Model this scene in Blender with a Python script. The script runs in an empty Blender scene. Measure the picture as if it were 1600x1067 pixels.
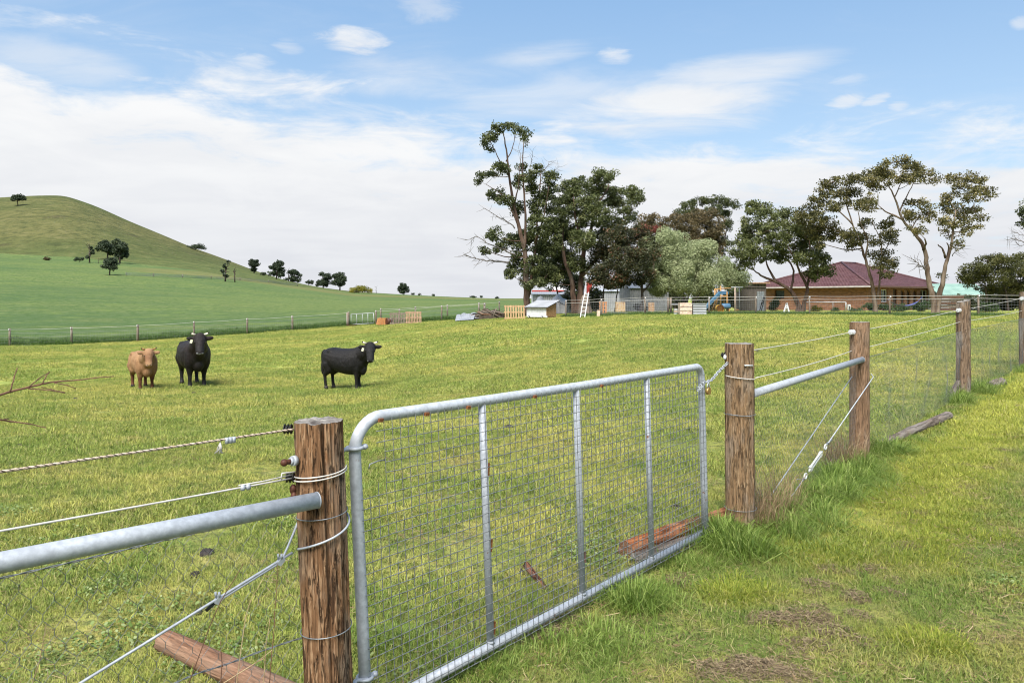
import bpy, bmesh, math, random
import numpy as np
from mathutils import Vector, Matrix, Euler, noise as mnoise

SC = bpy.context.scene
COL = SC.collection
R = math.radians
random.seed(7)

# ------------------------------------------------------------------ camera
F, HY, CX, CAMZ = 1150.0, 466.0, 800.0, 1.72      # focal length and horizon row of the photograph (1600 px wide)
cam_d = bpy.data.cameras.new('camera')
cam = bpy.data.objects.new('camera', cam_d)
COL.objects.link(cam)
cam.location = (0, 0, CAMZ)
cam.rotation_euler = (R(90), 0, 0)
cam_d.sensor_width = 36.0
cam_d.lens = 36.0 * F / 1600.0
cam_d.shift_y = -(533.5 - HY) / 1600.0
cam_d.clip_start = 0.05
cam_d.clip_end = 9000
SC.camera = cam

# ------------------------------------------------------------------ exposure, sun, sky
SC.view_settings.view_transform = 'Standard'
SC.view_settings.look = 'None'
SC.view_settings.exposure = 1.25
SC.view_settings.gamma = 1.0
SC.view_settings.use_curve_mapping = False
try:
    SC.cycles.filter_width = 1.1
    SC.cycles.max_bounces = 6
    SC.cycles.transparent_max_bounces = 6
    SC.cycles.diffuse_bounces = 3
    SC.cycles.sample_clamp_indirect = 4.0
except Exception:
    pass

SUN_EL, SUN_AZ = R(54), R(196)          # azimuth clockwise from +Y: the sun stands behind the camera's left shoulder
sun_d = bpy.data.lights.new('sun', 'SUN')
sun_d.energy = 3.6
sun_d.angle = R(38)
sun_d.color = (1.0, 0.95, 0.87)
sun = bpy.data.objects.new('sun', sun_d)
COL.objects.link(sun)
sdir = Vector((math.sin(SUN_AZ) * math.cos(SUN_EL), math.cos(SUN_AZ) * math.cos(SUN_EL), math.sin(SUN_EL)))
sun.rotation_euler = sdir.to_track_quat('Z', 'Y').to_euler()
sun.location = sdir * 50


def nd(nt, t, **kw):
    n = nt.nodes.new(t)
    for k, v in kw.items():
        setattr(n, k, v)
    return n


def setin(nt, sock, v):
    if hasattr(v, 'is_output'):
        nt.links.new(v, sock)
    elif v is not None:
        sock.default_value = v


def M(nt, op, a, b=None, c=None, clamp=False):
    n = nt.nodes.new('ShaderNodeMath')
    n.operation = op
    n.use_clamp = clamp
    for i, v in enumerate((a, b, c)):
        if v is not None:
            setin(nt, n.inputs[i], v)
    return n.outputs[0]


def SMOOTH(nt, v, lo, hi, a=0.0, b=1.0):
    n = nt.nodes.new('ShaderNodeMapRange')
    n.interpolation_type = 'SMOOTHSTEP'
    setin(nt, n.inputs[0], v)
    for i, q in enumerate((lo, hi, a, b)):
        setin(nt, n.inputs[1 + i], q)
    return n.outputs[0]


def MIX(nt, fac, a, b):
    n = nt.nodes.new('ShaderNodeMix')
    n.data_type = 'RGBA'
    setin(nt, n.inputs[0], fac)
    for i, v in ((6, a), (7, b)):
        if not hasattr(v, 'is_output') and len(v) == 3:
            v = (*v, 1)
        setin(nt, n.inputs[i], v)
    return n.outputs[2]


def NOISE(nt, vec, scale, detail=3.0, rough=0.55, dist=0.0, dims='3D'):
    n = nt.nodes.new('ShaderNodeTexNoise')
    n.noise_dimensions = dims
    if vec is not None:
        setin(nt, n.inputs['Vector'], vec)
    n.inputs['Scale'].default_value = scale
    n.inputs['Detail'].default_value = detail
    n.inputs['Roughness'].default_value = rough
    n.inputs['Distortion'].default_value = dist
    return n.outputs[0]


def MAPPING(nt, vec, scale=(1, 1, 1), rot=(0, 0, 0), loc=(0, 0, 0)):
    n = nt.nodes.new('ShaderNodeMapping')
    setin(nt, n.inputs[0], vec)
    n.inputs['Scale'].default_value = scale
    n.inputs['Rotation'].default_value = rot
    n.inputs['Location'].default_value = loc
    return n.outputs[0]


SKY_STRENGTH = 0.1
world = bpy.data.worlds.new('World')
SC.world = world
world.use_nodes = True
wt = world.node_tree
wt.nodes.clear()
w_out = nd(wt, 'ShaderNodeOutputWorld')
w_bg = nd(wt, 'ShaderNodeBackground')
w_bg.inputs[1].default_value = SKY_STRENGTH
wt.links.new(w_bg.outputs[0], w_out.inputs[0])
w_sky = nd(wt, 'ShaderNodeTexSky')
w_sky.sky_type = 'NISHITA'
w_sky.sun_disc = False
w_sky.sun_elevation = SUN_EL
w_sky.sun_rotation = SUN_AZ
w_sky.air_density = 1.0
w_sky.dust_density = 0.6
w_sky.ozone_density = 1.6
tc = nd(wt, 'ShaderNodeTexCoord')
sep = nd(wt, 'ShaderNodeSeparateXYZ')
wt.links.new(tc.outputs['Generated'], sep.inputs[0])
dx, dy, dz = sep.outputs
az = M(wt, 'ARCTAN2', dx, dy)
el = M(wt, 'ARCSINE', dz)
# cloud sheet seen in perspective: the direction projected on a flat layer overhead
den = M(wt, 'ADD', M(wt, 'MAXIMUM', dz, 0.0), 0.10)
px_ = M(wt, 'DIVIDE', dx, den)
py_ = M(wt, 'DIVIDE', dy, den)
cmb = nd(wt, 'ShaderNodeCombineXYZ')
wt.links.new(px_, cmb.inputs[0])
wt.links.new(py_, cmb.inputs[1])
cl = cmb.outputs[0]
clm = MAPPING(wt, cl, scale=(0.55, 1.0, 1.0), rot=(0, 0, R(-14)))
n_big = NOISE(wt, clm, 0.9, 5.0, 0.55, 0.6)
n_fine = NOISE(wt, clm, 3.2, 8.0, 0.62, 0.7)
n_mid = M(wt, 'ADD', M(wt, 'MULTIPLY', n_big, 0.55), M(wt, 'MULTIPLY', n_fine, 0.45))
n_wisp = M(wt, 'ADD', M(wt, 'MULTIPLY', n_mid, 0.4), M(wt, 'MULTIPLY', NOISE(wt, clm, 7.5, 7.0, .62, 1.0), 0.6))
# white bank low in the sky, its upper edge higher on the left of the view
edge = M(wt, 'SUBTRACT', R(11.6), M(wt, 'MULTIPLY', M(wt, 'SINE', az), R(5.5)))
n_dir = NOISE(wt, MAPPING(wt, tc.outputs['Generated'], scale=(5.0, 5.0, 17.0), rot=(0, R(5), 0)), 1.6, 6.0, .6, .5)
lift = M(wt, 'MULTIPLY', M(wt, 'SUBTRACT', M(wt, 'ADD', M(wt, 'MULTIPLY', n_mid, .5), M(wt, 'MULTIPLY', n_dir, .5)), 0.5), R(30))
hgt = M(wt, 'SUBTRACT', M(wt, 'ADD', edge, lift), el)
bank = SMOOTH(wt, hgt, R(-3.2), R(2.8))


def blob(px, py, rx, ry, amt, tilt=0.0):
    nz = n_mid if rx > 100 else n_wisp
    a0 = math.atan((px - CX) / F)
    e0 = math.atan((HY - py) / F * math.cos(a0))
    ra = rx / F * math.cos(a0) ** 2
    re = ry / F * math.cos(a0)
    da = M(wt, 'SUBTRACT', az, a0)
    de = M(wt, 'SUBTRACT', M(wt, 'SUBTRACT', el, e0), M(wt, 'MULTIPLY', da, tilt))
    q = M(wt, 'ADD', M(wt, 'POWER', M(wt, 'ABSOLUTE', M(wt, 'DIVIDE', da, ra)), 2.0),
          M(wt, 'POWER', M(wt, 'ABSOLUTE', M(wt, 'DIVIDE', de, re)), 2.0))
    q = M(wt, 'ADD', q, M(wt, 'MULTIPLY', M(wt, 'SUBTRACT', nz, 0.5), -7.0))
    return SMOOTH(wt, q, 1.5, -0.3, 0.0, amt)


blobs = [(690, 118, 190, 38, .55, .05), (800, 92, 120, 22, .6, .1), (1020, 172, 190, 52, .95, .0), (900, 150, 230, 45, .5, .0),
         (1160, 106, 180, 26, .72, .06), (552, 62, 54, 20, .85, -.05), (397, 95, 38, 16, .6, 0), (960, 88, 28, 12, .7, 0),
         (1322, 160, 30, 11, .7, .1), (1366, 157, 22, 8, .6, .2), (1404, 168, 18, 8, .6, 0), (680, 12, 50, 22, .4, 0),
         (1325, 126, 30, 10, .4, 0), (110, 110, 150, 40, .5, -.1), (450, 75, 24, 12, .4, 0), (1596, 36, 18, 10, .5, 0)]
cov = bank
for b in blobs:
    cov = M(wt, 'MAXIMUM', cov, blob(*b))
veil = SMOOTH(wt, n_mid, 0.46, 0.74, 0.0, 0.34)
cov = M(wt, 'MAXIMUM', cov, veil)
CLOUD = 3.75
cl_shade = SMOOTH(wt, M(wt, 'ADD', M(wt, 'MULTIPLY', NOISE(wt, clm, 1.7, 4.0, 0.5, 0.2), .5), M(wt, 'MULTIPLY', n_dir, .5)), 0.36, 0.64)
up = SMOOTH(wt, el, R(1.0), R(13.0))
c_lo = MIX(wt, cl_shade, (CLOUD * .85, CLOUD * .87, CLOUD * .925), (CLOUD * .92, CLOUD * .94, CLOUD * .98))
c_hi = MIX(wt, cl_shade, (CLOUD * .98, CLOUD * 1.0, CLOUD * 1.03), (CLOUD * 1.07, CLOUD * 1.08, CLOUD * 1.09))
ccol = MIX(wt, up, c_lo, c_hi)
skyc = nd(wt, 'ShaderNodeMix', data_type='RGBA', blend_type='MULTIPLY')
skyc.inputs[0].default_value = 1.0
wt.links.new(w_sky.outputs[0], skyc.inputs[6])
skyc.inputs[7].default_value = (.95, .95, .92, 1)
clear = MIX(wt, SMOOTH(wt, el, R(3), R(30)), (2.15, 2.90, 3.70), (1.02, 1.95, 3.35))
skyb = MIX(wt, .72, skyc.outputs[2], clear)
wt.links.new(MIX(wt, cov, skyb, ccol), w_bg.inputs[0])

# ------------------------------------------------------------------ terrain height
COLS = np.array([-350, 0, 50, 100, 150, 200, 250, 300, 350, 400, 450, 500, 550, 620, 690, 800, 1000, 1200, 1500, 1700, 2000], float)
ROWS = np.array([.3, 1.5, 3, 6, 9, 12, 16, 21, 35, 55, 75, 100, 200, 350, 600, 1000, 2500, 6000], float)


def yrow(D, xs, ys):
    y = np.interp(COLS, xs, ys)
    return CAMZ + (HY - y) / F * D


def zrow(xs, zs):
    return np.interp(COLS, xs, zs)


TAB = []
TAB.append(zrow([0], [0])); TAB.append(zrow([0], [0])); TAB.append(zrow([0], [0]))
TAB.append(zrow([0, 800, 1500, 2000], [-.02, 0, 0, .03]))
TAB.append(zrow([0, 800, 1200, 1500, 2000], [-.16, -.06, 0, .03, .1]))
TAB.append(zrow([0, 550, 800, 1200, 1500, 2000], [-.34, -.32, -.14, .03, .14, .22]))
TAB.append(zrow([0, 550, 800, 1200, 1500, 1700], [-.58, -.56, -.24, .12, .24, .3]))
TAB.append(zrow([0, 550, 800, 1000, 1200, 1500], [-.84, -.80, -.34, .08, .28, .42]))
TAB.append(zrow([0, 200, 550, 800, 1000, 1200, 1500], [-1.32, -1.25, -.85, .0, .48, .64, .76]))
TAB.append(zrow([0, 200, 400, 550, 690, 800, 1000, 1500], [-1.62, -1.4, -.95, -.5, 0, .34, .72, .76]))
TAB.append(zrow([0, 200, 400, 550, 690, 800, 1000, 1500], [-1.2, -1.3, -1.0, -.6, -.2, .2, .5, .54]))
TAB.append(yrow(100, [0, 200, 400, 550, 690, 800, 1000, 1500], [489, 493, 492, 489, 486, 481, 479, 479]))
TAB.append(yrow(200, [0, 200, 400, 550, 690, 800, 1000, 1500], [442, 452, 465, 472, 472, 472, 471, 471]))
TAB.append(yrow(350, [0, 100, 200, 300, 350, 400, 450, 550, 690, 800, 2000],
                [403, 406, 412, 421, 428, 436, 445, 461, 466, 469, 468]))
TAB.append(yrow(600, [-350, 0, 50, 100, 130, 170, 200, 230, 290, 350, 400, 450, 500, 550, 620, 690, 750, 800, 2000],
                [330, 303, 300, 299, 309, 325, 341, 353, 381, 403, 423, 439, 449, 455, 459.5, 463, 465.5, 467.5, 467]))
TAB.append(TAB[-1] * .35)
TAB.append(TAB[-2] * .05)
TAB.append(TAB[-1] * 0)
TAB = np.array(TAB)
# resample on a fine grid (azimuth x log distance) and soften the kinks
AZ_C = np.arctan((COLS - CX) / F)
LD = np.log(ROWS)
NA, NL = 401, 361
AZ0, AZ1 = R(-46), R(46)
azg = np.linspace(AZ0, AZ1, NA)
lg = np.linspace(LD[0], LD[-1], NL)
tmp = np.array([np.interp(azg, AZ_C, row) for row in TAB])          # rows x NA
GRID = np.array([np.interp(lg, LD, tmp[:, j]) for j in range(NA)]).T  # NL x NA
for _ in range(6):
    g = np.pad(GRID, 1, mode='edge')
    GRID = (g[:-2, 1:-1] + 2 * g[1:-1, 1:-1] + g[2:, 1:-1]) / 4
    g = np.pad(GRID, 1, mode='edge')
    GRID = (g[1:-1, :-2] + 2 * g[1:-1, 1:-1] + g[1:-1, 2:]) / 4


def gz(X, Y):
    X = np.asarray(X, float)
    Y = np.asarray(Y, float)
    r = np.hypot(X, Y) + 1e-6
    a = np.arctan2(X, Y)
    ac = np.clip(a, AZ0, AZ1)
    D = np.clip(r * np.cos(ac), ROWS[0], ROWS[-1] * .999)
    fi = (ac - AZ0) / (AZ1 - AZ0) * (NA - 1)
    fj = (np.log(D) - LD[0]) / (LD[-1] - LD[0]) * (NL - 1)
    i = np.clip(fi.astype(int), 0, NA - 2)
    j = np.clip(fj.astype(int), 0, NL - 2)
    u, v = fi - i, fj - j
    z = (GRID[j, i] * (1 - u) * (1 - v) + GRID[j, i + 1] * u * (1 - v) + GRID[j + 1, i] * (1 - u) * v + GRID[j + 1, i + 1] * u * v)
    fade = np.clip(1 - (np.abs(a) - R(60)) / R(70), 0, 1)
    fade = fade * fade * (3 - 2 * fade)
    return z * fade


def gz1(x, y):
    return float(gz(np.array([x]), np.array([y]))[0])


def P(px, py, Y):
    return Vector(((px - CX) / F * Y, Y, CAMZ - (py - HY) / F * Y))


def PG(px, Y):
    x = (px - CX) / F * Y
    return Vector((x, Y, gz1(x, Y)))


def hit(px, py, far=700.0, near=1.2):
    Ys = np.exp(np.linspace(math.log(near), math.log(far), 4000))
    X = (px - CX) / F * Ys
    ray = CAMZ - (py - HY) / F * Ys
    d = ray - gz(X, Ys)
    k = np.where(d < 0)[0]
    Y = Ys[k[0]] if len(k) else 590.0
    return PG(px, float(Y))


# ------------------------------------------------------------------ object helpers
def link_mesh(name, me, mats, parent=None, local=False):
    o = bpy.data.objects.new(name, me)
    COL.objects.link(o)
    if not isinstance(mats, (list, tuple)):
        mats = [mats]
    for m in mats:
        me.materials.append(m)
    if parent is not None:
        o.parent = parent
        if not local and parent.type == 'EMPTY' and parent.parent is None:
            o.matrix_parent_inverse = parent.matrix_basis.inverted()
    return o


def thing(name, label, cat, loc=(0, 0, 0), rotz=0.0, group=None):
    o = bpy.data.objects.new(name, None)
    o.empty_display_size = 0.2
    COL.objects.link(o)
    o.location = loc
    o.rotation_euler = (0, 0, rotz)
    o['label'] = label
    o['category'] = cat
    if group:
        o['group'] = group
    return o


def tag(o, label=None, cat=None, group=None, kind=None):
    if label: o['label'] = label
    if cat: o['category'] = cat
    if group: o['group'] = group
    if kind: o['kind'] = kind
    return o


def children_of(o):
    return [c for c in bpy.data.objects if c.parent == o]


def copy_thing(root, loc, rotz=0.0, label=None, scale=None):
    r = root.copy()
    COL.objects.link(r)
    r.location = loc
    r.rotation_euler = (0, 0, rotz)
    if scale: r.scale = (scale,) * 3
    if label: r['label'] = label
    for ch in list(root.children):
        c = ch.copy()
        COL.objects.link(c)
        c.parent = r
        for g in list(ch.children):
            d = g.copy()
            COL.objects.link(d)
            d.parent = c
    return r


def np_mesh(name, V, faces, smooth=False, attrs=None):
    """faces: list of int arrays (n,k), any k."""
    me = bpy.data.meshes.new(name)
    V = np.asarray(V, np.float32)
    me.vertices.add(len(V))
    me.vertices.foreach_set('co', V.ravel())
    idx, start, tot, n = [], [], [], 0
    for f in faces:
        f = np.asarray(f, np.int32)
        if len(f) == 0: continue
        k = f.shape[1]
        idx.append(f.ravel())
        start.append(n + np.arange(len(f)) * k)
        n += f.size
    idx = np.concatenate(idx)
    start = np.concatenate(start).astype(np.int32)
    me.loops.add(len(idx))
    me.loops.foreach_set('vertex_index', idx)
    me.polygons.add(len(start))
    me.polygons.foreach_set('loop_start', start)
    if smooth:
        me.polygons.foreach_set('use_smooth', np.ones(len(start), bool))
    if attrs:
        for k, v in attrs.items():
            a = me.attributes.new(k, 'FLOAT', 'POINT')
            a.data.foreach_set('value', np.asarray(v, np.float32))
    me.update(calc_edges=True)
    me.validate()
    return me


class MB:
    """collects simple solids and links them as one mesh object"""
    def __init__(s):
        s.v, s.f, s.sm = [], [], []

    def add(s, vs, fs, smooth=False):
        b = len(s.v)
        s.v += [tuple(v) for v in vs]
        for f in fs:
            s.f.append(tuple(i + b for i in f))
            s.sm.append(smooth)
        return s

    def box(s, c, d, rot=None, bev=0.0):
        hx, hy, hz = d[0] / 2, d[1] / 2, d[2] / 2
        m = Matrix.Identity(3) if rot is None else (Euler(rot).to_matrix() if not isinstance(rot, Matrix) else rot)
        vs = [Vector(c) + m @ Vector((x * hx, y * hy, z * hz)) for z in (-1, 1) for y in (-1, 1) for x in (-1, 1)]
        return s.add(vs, [(0, 2, 3, 1), (4, 5, 7, 6), (0, 1, 5, 4), (2, 6, 7, 3), (0, 4, 6, 2), (1, 3, 7, 5)])

    def beam(s, a, b, w, h, up=(0, 0, 1)):
        a, b = Vector(a), Vector(b)
        d = (b - a).normalized()
        u = Vector(up)
        sd = d.cross(u)
        if sd.length < 1e-4: sd = d.cross(Vector((1, 0, 0)))
        sd.normalize()
        u = sd.cross(d)
        vs = []
        for p in (a, b):
            for i, j in ((-1, -1), (1, -1), (1, 1), (-1, 1)):
                vs.append(p + sd * (i * w / 2) + u * (j * h / 2))
        return s.add(vs, [(3, 2, 1, 0), (4, 5, 6, 7), (0, 1, 5, 4), (1, 2, 6, 5), (2, 3, 7, 6), (3, 0, 4, 7)])

    def tube(s, pts, r, n=8, cap=True, closed=False):
        pts = [Vector(p) for p in pts]
        k = len(pts)
        rs = list(r) if isinstance(r, (list, tuple)) else [r] * k
        vs, fs = [], []
        prev = None
        for i, p in enumerate(pts):
            if closed:
                t = pts[(i + 1) % k] - pts[i - 1]
            else:
                t = pts[min(i + 1, k - 1)] - pts[max(i - 1, 0)]
            t.normalize()
            if prev is None:
                a = t.cross(Vector((0, 0, 1)))
                if a.length < 1e-3: a = t.cross(Vector((1, 0, 0)))
            else:
                a = prev - t * prev.dot(t)
                if a.length < 1e-5: a = t.cross(Vector((0, 1, 0)))
            a.normalize()
            prev = a
            b = t.cross(a)
            for q in range(n):
                an = 2 * math.pi * q / n
                vs.append(p + (a * math.cos(an) + b * math.sin(an)) * rs[i])
        m = k if closed else k - 1
        for i in range(m):
            for q in range(n):
                j = (i + 1) % k
                fs.append((i * n + q, i * n + (q + 1) % n, j * n + (q + 1) % n, j * n + q))
        b0 = len(s.v)
        s.add(vs, fs, True)
        if cap and not closed:
            s.f.append(tuple(b0 + q for q in reversed(range(n)))); s.sm.append(False)
            s.f.append(tuple(b0 + (k - 1) * n + q for q in range(n))); s.sm.append(False)
        return s

    def ball(s, c, r, seg=10, ring=7, rot=None):
        rx, ry, rz = r if isinstance(r, (tuple, list)) else (r, r, r)
        m = Matrix.Identity(3) if rot is None else rot
        vs = [Vector(c) + m @ Vector((0, 0, rz))]
        for i in range(1, ring):
            t = math.pi * i / ring
            for j in range(seg):
                p = 2 * math.pi * j / seg
                vs.append(Vector(c) + m @ Vector((rx * math.sin(t) * math.cos(p), ry * math.sin(t) * math.sin(p), rz * math.cos(t))))
        vs.append(Vector(c) + m @ Vector((0, 0, -rz)))
        fs = []
        for j in range(seg):
            fs.append((0, 1 + j, 1 + (j + 1) % seg))
        for i in range(ring - 2):
            for j in range(seg):
                a = 1 + i * seg + j
                b = 1 + i * seg + (j + 1) % seg
                fs.append((a, a + seg, b + seg, b))
        L = len(vs) - 1
        o = 1 + (ring - 2) * seg
        for j in range(seg):
            fs.append((o + j, L, o + (j + 1) % seg))
        return s.add(vs, fs, True)

    def mesh(s, name):
        me = bpy.data.meshes.new(name)
        me.from_pydata(s.v, [], s.f)
        me.polygons.foreach_set('use_smooth', s.sm)
        me.update()
        return me

    def build(s, name, mat, parent=None, local=False):
        return link_mesh(name, s.mesh(name), mat, parent, local)


def segs(A, B, r, n=3):
    """many thin straight wires as open prisms, numpy"""
    A = np.asarray(A, float); B = np.asarray(B, float)
    d = B - A
    d /= np.linalg.norm(d, axis=1)[:, None] + 1e-9
    ref = np.tile(np.array([[0.31, 0.77, 0.55]]), (len(A), 1))
    u = np.cross(d, ref); u /= np.linalg.norm(u, axis=1)[:, None] + 1e-9
    w = np.cross(d, u)
    r = np.broadcast_to(np.asarray(r, float), (len(A),))[:, None]
    rings = []
    for P0 in (A, B):
        for q in range(n):
            an = 2 * math.pi * q / n
            rings.append(P0 + (u * math.cos(an) + w * math.sin(an)) * r)
    V = np.stack(rings, 1)
    base = (np.arange(len(A)) * 2 * n)[:, None]
    Fs = [base + np.array([[q, (q + 1) % n, n + (q + 1) % n, n + q]]) for q in range(n)]
    return V.reshape(-1, 3), np.concatenate(Fs)


# ------------------------------------------------------------------ materials
def new_mat(name):
    m = bpy.data.materials.new(name)
    m.use_nodes = True
    nt = m.node_tree
    nt.nodes.clear()
    out = nd(nt, 'ShaderNodeOutputMaterial')
    b = nd(nt, 'ShaderNodeBsdfPrincipled')
    nt.links.new(b.outputs[0], out.inputs[0])
    return m, nt, b, out


def pmat(name, c1, c2, scale=8.0, rough=0.7, metal=0.0, bump=0.0, stretch=(1, 1, 1), c3=None, detail=4.0, spec=0.4, bscale=None, lo=.35, hi=.65):
    m, nt, b, out = new_mat(name)
    co = nd(nt, 'ShaderNodeTexCoord')
    v = MAPPING(nt, co.outputs['Object'], scale=stretch)
    n = NOISE(nt, v, scale, detail, .6)
    col = MIX(nt, SMOOTH(nt, n, lo, hi), c1, c2)
    if c3:
        n2 = NOISE(nt, v, scale * .37, 3, .6)
        col = MIX(nt, SMOOTH(nt, n2, .52, .68), col, c3)
    nt.links.new(col, b.inputs['Base Color'])
    b.inputs['Roughness'].default_value = rough
    b.inputs['Metallic'].default_value = metal
    b.inputs['Specular IOR Level'].default_value = spec
    if bump:
        bn = nd(nt, 'ShaderNodeBump')
        bn.inputs['Strength'].default_value = bump
        bn.inputs['Distance'].default_value = 0.02
        nt.links.new(NOISE(nt, v, bscale or scale * 2, 4, .6), bn.inputs['Height'])
        nt.links.new(bn.outputs[0], b.inputs['Normal'])
    return m


def leaf_mat(name, dark, mid, light, trans=0.25, rough=0.55):
    m, nt, b, out = new_mat(name)
    at = nd(nt, 'ShaderNodeAttribute', attribute_name='tint')
    t = at.outputs['Fac']
    col = MIX(nt, SMOOTH(nt, t, 0.0, 0.5), dark, mid)
    col = MIX(nt, SMOOTH(nt, t, 0.5, 1.0), col, light)
    nt.links.new(col, b.inputs['Base Color'])
    b.inputs['Roughness'].default_value = rough
    b.inputs['Specular IOR Level'].default_value = 0.3
    tr = nd(nt, 'ShaderNodeBsdfTranslucent')
    nt.links.new(col, tr.inputs[0])
    mx = nd(nt, 'ShaderNodeMixShader')
    mx.inputs[0].default_value = trans
    nt.links.new(b.outputs[0], mx.inputs[1])
    nt.links.new(tr.outputs[0], mx.inputs[2])
    nt.links.new(mx.outputs[0], out.inputs[0])
    return m


def fence_dist(nt, pos):
    """signed distance to the gate line, positive on the camera's side"""
    s = nd(nt, 'ShaderNodeSeparateXYZ')
    nt.links.new(pos, s.inputs[0])
    # line through (-0.71,2.77) with direction (0.645,0.764); normal (0.764,-0.645)
    a = M(nt, 'MULTIPLY', M(nt, 'ADD', s.outputs[0], 0.71), 0.764)
    b = M(nt, 'MULTIPLY', M(nt, 'SUBTRACT', s.outputs[1], 2.77), 0.645)
    return M(nt, 'SUBTRACT', a, b), s


def grass_tone(nt):
    """colour of paddock grass at a place in the world"""
    geo = nd(nt, 'ShaderNodeNewGeometry')
    pos = geo.outputs['Position']
    d, s = fence_dist(nt, pos)
    n1 = NOISE(nt, pos, .16, 4, .6)
    n2 = NOISE(nt, pos, .85, 5, .62, .3)
    n3 = NOISE(nt, pos, 3.5, 4, .6)
    n4 = NOISE(nt, pos, 14.0, 3, .6)
    green, yellow = (.275, .335, .066), (.500, .465, .120)
    col = MIX(nt, SMOOTH(nt, M(nt, 'ADD', M(nt, 'MULTIPLY', n1, .5), M(nt, 'MULTIPLY', n2, .5)), .42, .60), green, yellow)
    col = MIX(nt, SMOOTH(nt, n3, .52, .70, 0, .75), col, (.140, .205, .040))
    col = MIX(nt, SMOOTH(nt, n2, .60, .74, 0, .55), col, (.34, .265, .12))
    n8 = NOISE(nt, pos, 1.9, 5, .7, .6)
    col = MIX(nt, SMOOTH(nt, n8, .56, .66, 0, .8), col, (.125, .195, .036))
    col = MIX(nt, SMOOTH(nt, n8, .40, .30, 0, .7), col, (.50, .44, .15))
    col = MIX(nt, SMOOTH(nt, NOISE(nt, pos, .55, 6, .72, .5), .62, .70, 0, .7), col, (.26, .20, .095))
    n7 = NOISE(nt, pos, 9.0, 4, .65)
    col = MIX(nt, SMOOTH(nt, n7, .50, .64, 0, .75), col, (.080, .130, .028))
    col = MIX(nt, SMOOTH(nt, n7, .44, .30, 0, .55), col, (.40, .34, .12))
    # the mown lawn on the camera's side: lime strip beside the fence, duller and browner beyond
    lawn = SMOOTH(nt, d, -.05, .25)
    n5 = NOISE(nt, pos, 1.3, 5, .65, .4)
    n6 = NOISE(nt, pos, 2.6, 5, .65, .5)
    lc = MIX(nt, SMOOTH(nt, n5, .42, .60), (.170, .235, .042), (.320, .315, .078))
    lc = MIX(nt, SMOOTH(nt, n6, .54, .68, 0, .6), lc, (.28, .215, .105))
    lc = MIX(nt, SMOOTH(nt, n7, .50, .66, 0, .6), lc, (.090, .155, .028))
    strip = M(nt, 'MULTIPLY', SMOOTH(nt, M(nt, 'ADD', d, M(nt, 'MULTIPLY', n5, .8)), .75, 1.0), SMOOTH(nt, M(nt, 'ADD', d, M(nt, 'MULTIPLY', n6, 1.0)), 2.1, 1.5))
    along = SMOOTH(nt, s.outputs[1], 4.6, 6.2)
    lc = MIX(nt, M(nt, 'MULTIPLY', M(nt, 'MULTIPLY', strip, along), .8), lc, (.46, .46, .080))
    col = MIX(nt, lawn, col, lc)
    return col, n3, n4, pos


def grass_mats():
    # the ground sheet below the blades
    m, nt, b, out = new_mat('paddock_turf')
    col, n3, n4, pos = grass_tone(nt)
    far = nd(nt, 'ShaderNodeVectorMath', operation='LENGTH')
    nt.links.new(pos, far.inputs[0])
    soil = SMOOTH(nt, far.outputs['Value'], 10.0, 34.0, .55, 0.0)
    patch = M(nt, 'MULTIPLY', soil, SMOOTH(nt, n4, .35, .6, .45, 1.0))
    col = MIX(nt, patch, col, (.10, .085, .040))
    fine = NOISE(nt, pos, 5.0, 6, .7)
    grit = NOISE(nt, pos, 75.0, 4, .75)
    grit2 = NOISE(nt, MAPPING(nt, pos, scale=(1, 1, 1), rot=(0, 0, .6)), 28.0, 5, .75, .8)
    nearf = SMOOTH(nt, far.outputs['Value'], 6.0, 16.0, 1.0, .25)
    col = MIX(nt, M(nt, 'MULTIPLY', nearf, SMOOTH(nt, grit2, .48, .62, 0, .85)), col, (.045, .048, .018))
    col = MIX(nt, M(nt, 'MULTIPLY', nearf, SMOOTH(nt, grit, .54, .66, 0, .7)), col, (.30, .25, .12))
    col = MIX(nt, M(nt, 'MULTIPLY', nearf, SMOOTH(nt, grit, .46, .36, 0, .8)), col, (.06, .085, .02))
    col = MIX(nt, SMOOTH(nt, fine, .45, .75, 0, .5), col, (.085, .125, .022))
    nt.links.new(col, b.inputs['Base Color'])
    b.inputs['Roughness'].default_value = .9
    b.inputs['Specular IOR Level'].default_value = .15
    bn = nd(nt, 'ShaderNodeBump')
    bn.inputs['Strength'].default_value = .9
    bn.inputs['Distance'].default_value = .06
    nt.links.new(NOISE(nt, pos, 7.0, 6, .7), bn.inputs['Height'])
    nt.links.new(bn.outputs[0], b.inputs['Normal'])
    # blades
    m2, nt, b, out = new_mat('grass_blades')
    col, n3, n4, pos = grass_tone(nt)
    at = nd(nt, 'ShaderNodeAttribute', attribute_name='tint')
    t = at.outputs['Fac']
    col = MIX(nt, SMOOTH(nt, t, .78, .95, 0, .75), col, (.36, .31, .14))      # straw-coloured blades
    col = MIX(nt, SMOOTH(nt, t, .30, .05, 0, .65), col, (.07, .135, .020))      # dark ones
    nt.links.new(col, b.inputs['Base Color'])
    b.inputs['Roughness'].default_value = .6
    b.inputs['Specular IOR Level'].default_value = .25
    tr = nd(nt, 'ShaderNodeBsdfTranslucent')
    nt.links.new(col, tr.inputs[0])
    mx = nd(nt, 'ShaderNodeMixShader')
    mx.inputs[0].default_value = .3
    nt.links.new(b.outputs[0], mx.inputs[1])
    nt.links.new(tr.outputs[0], mx.inputs[2])
    nt.links.new(mx.outputs[0], out.inputs[0])
    return m, m2


M_TURF, M_BLADE = grass_mats()


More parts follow.
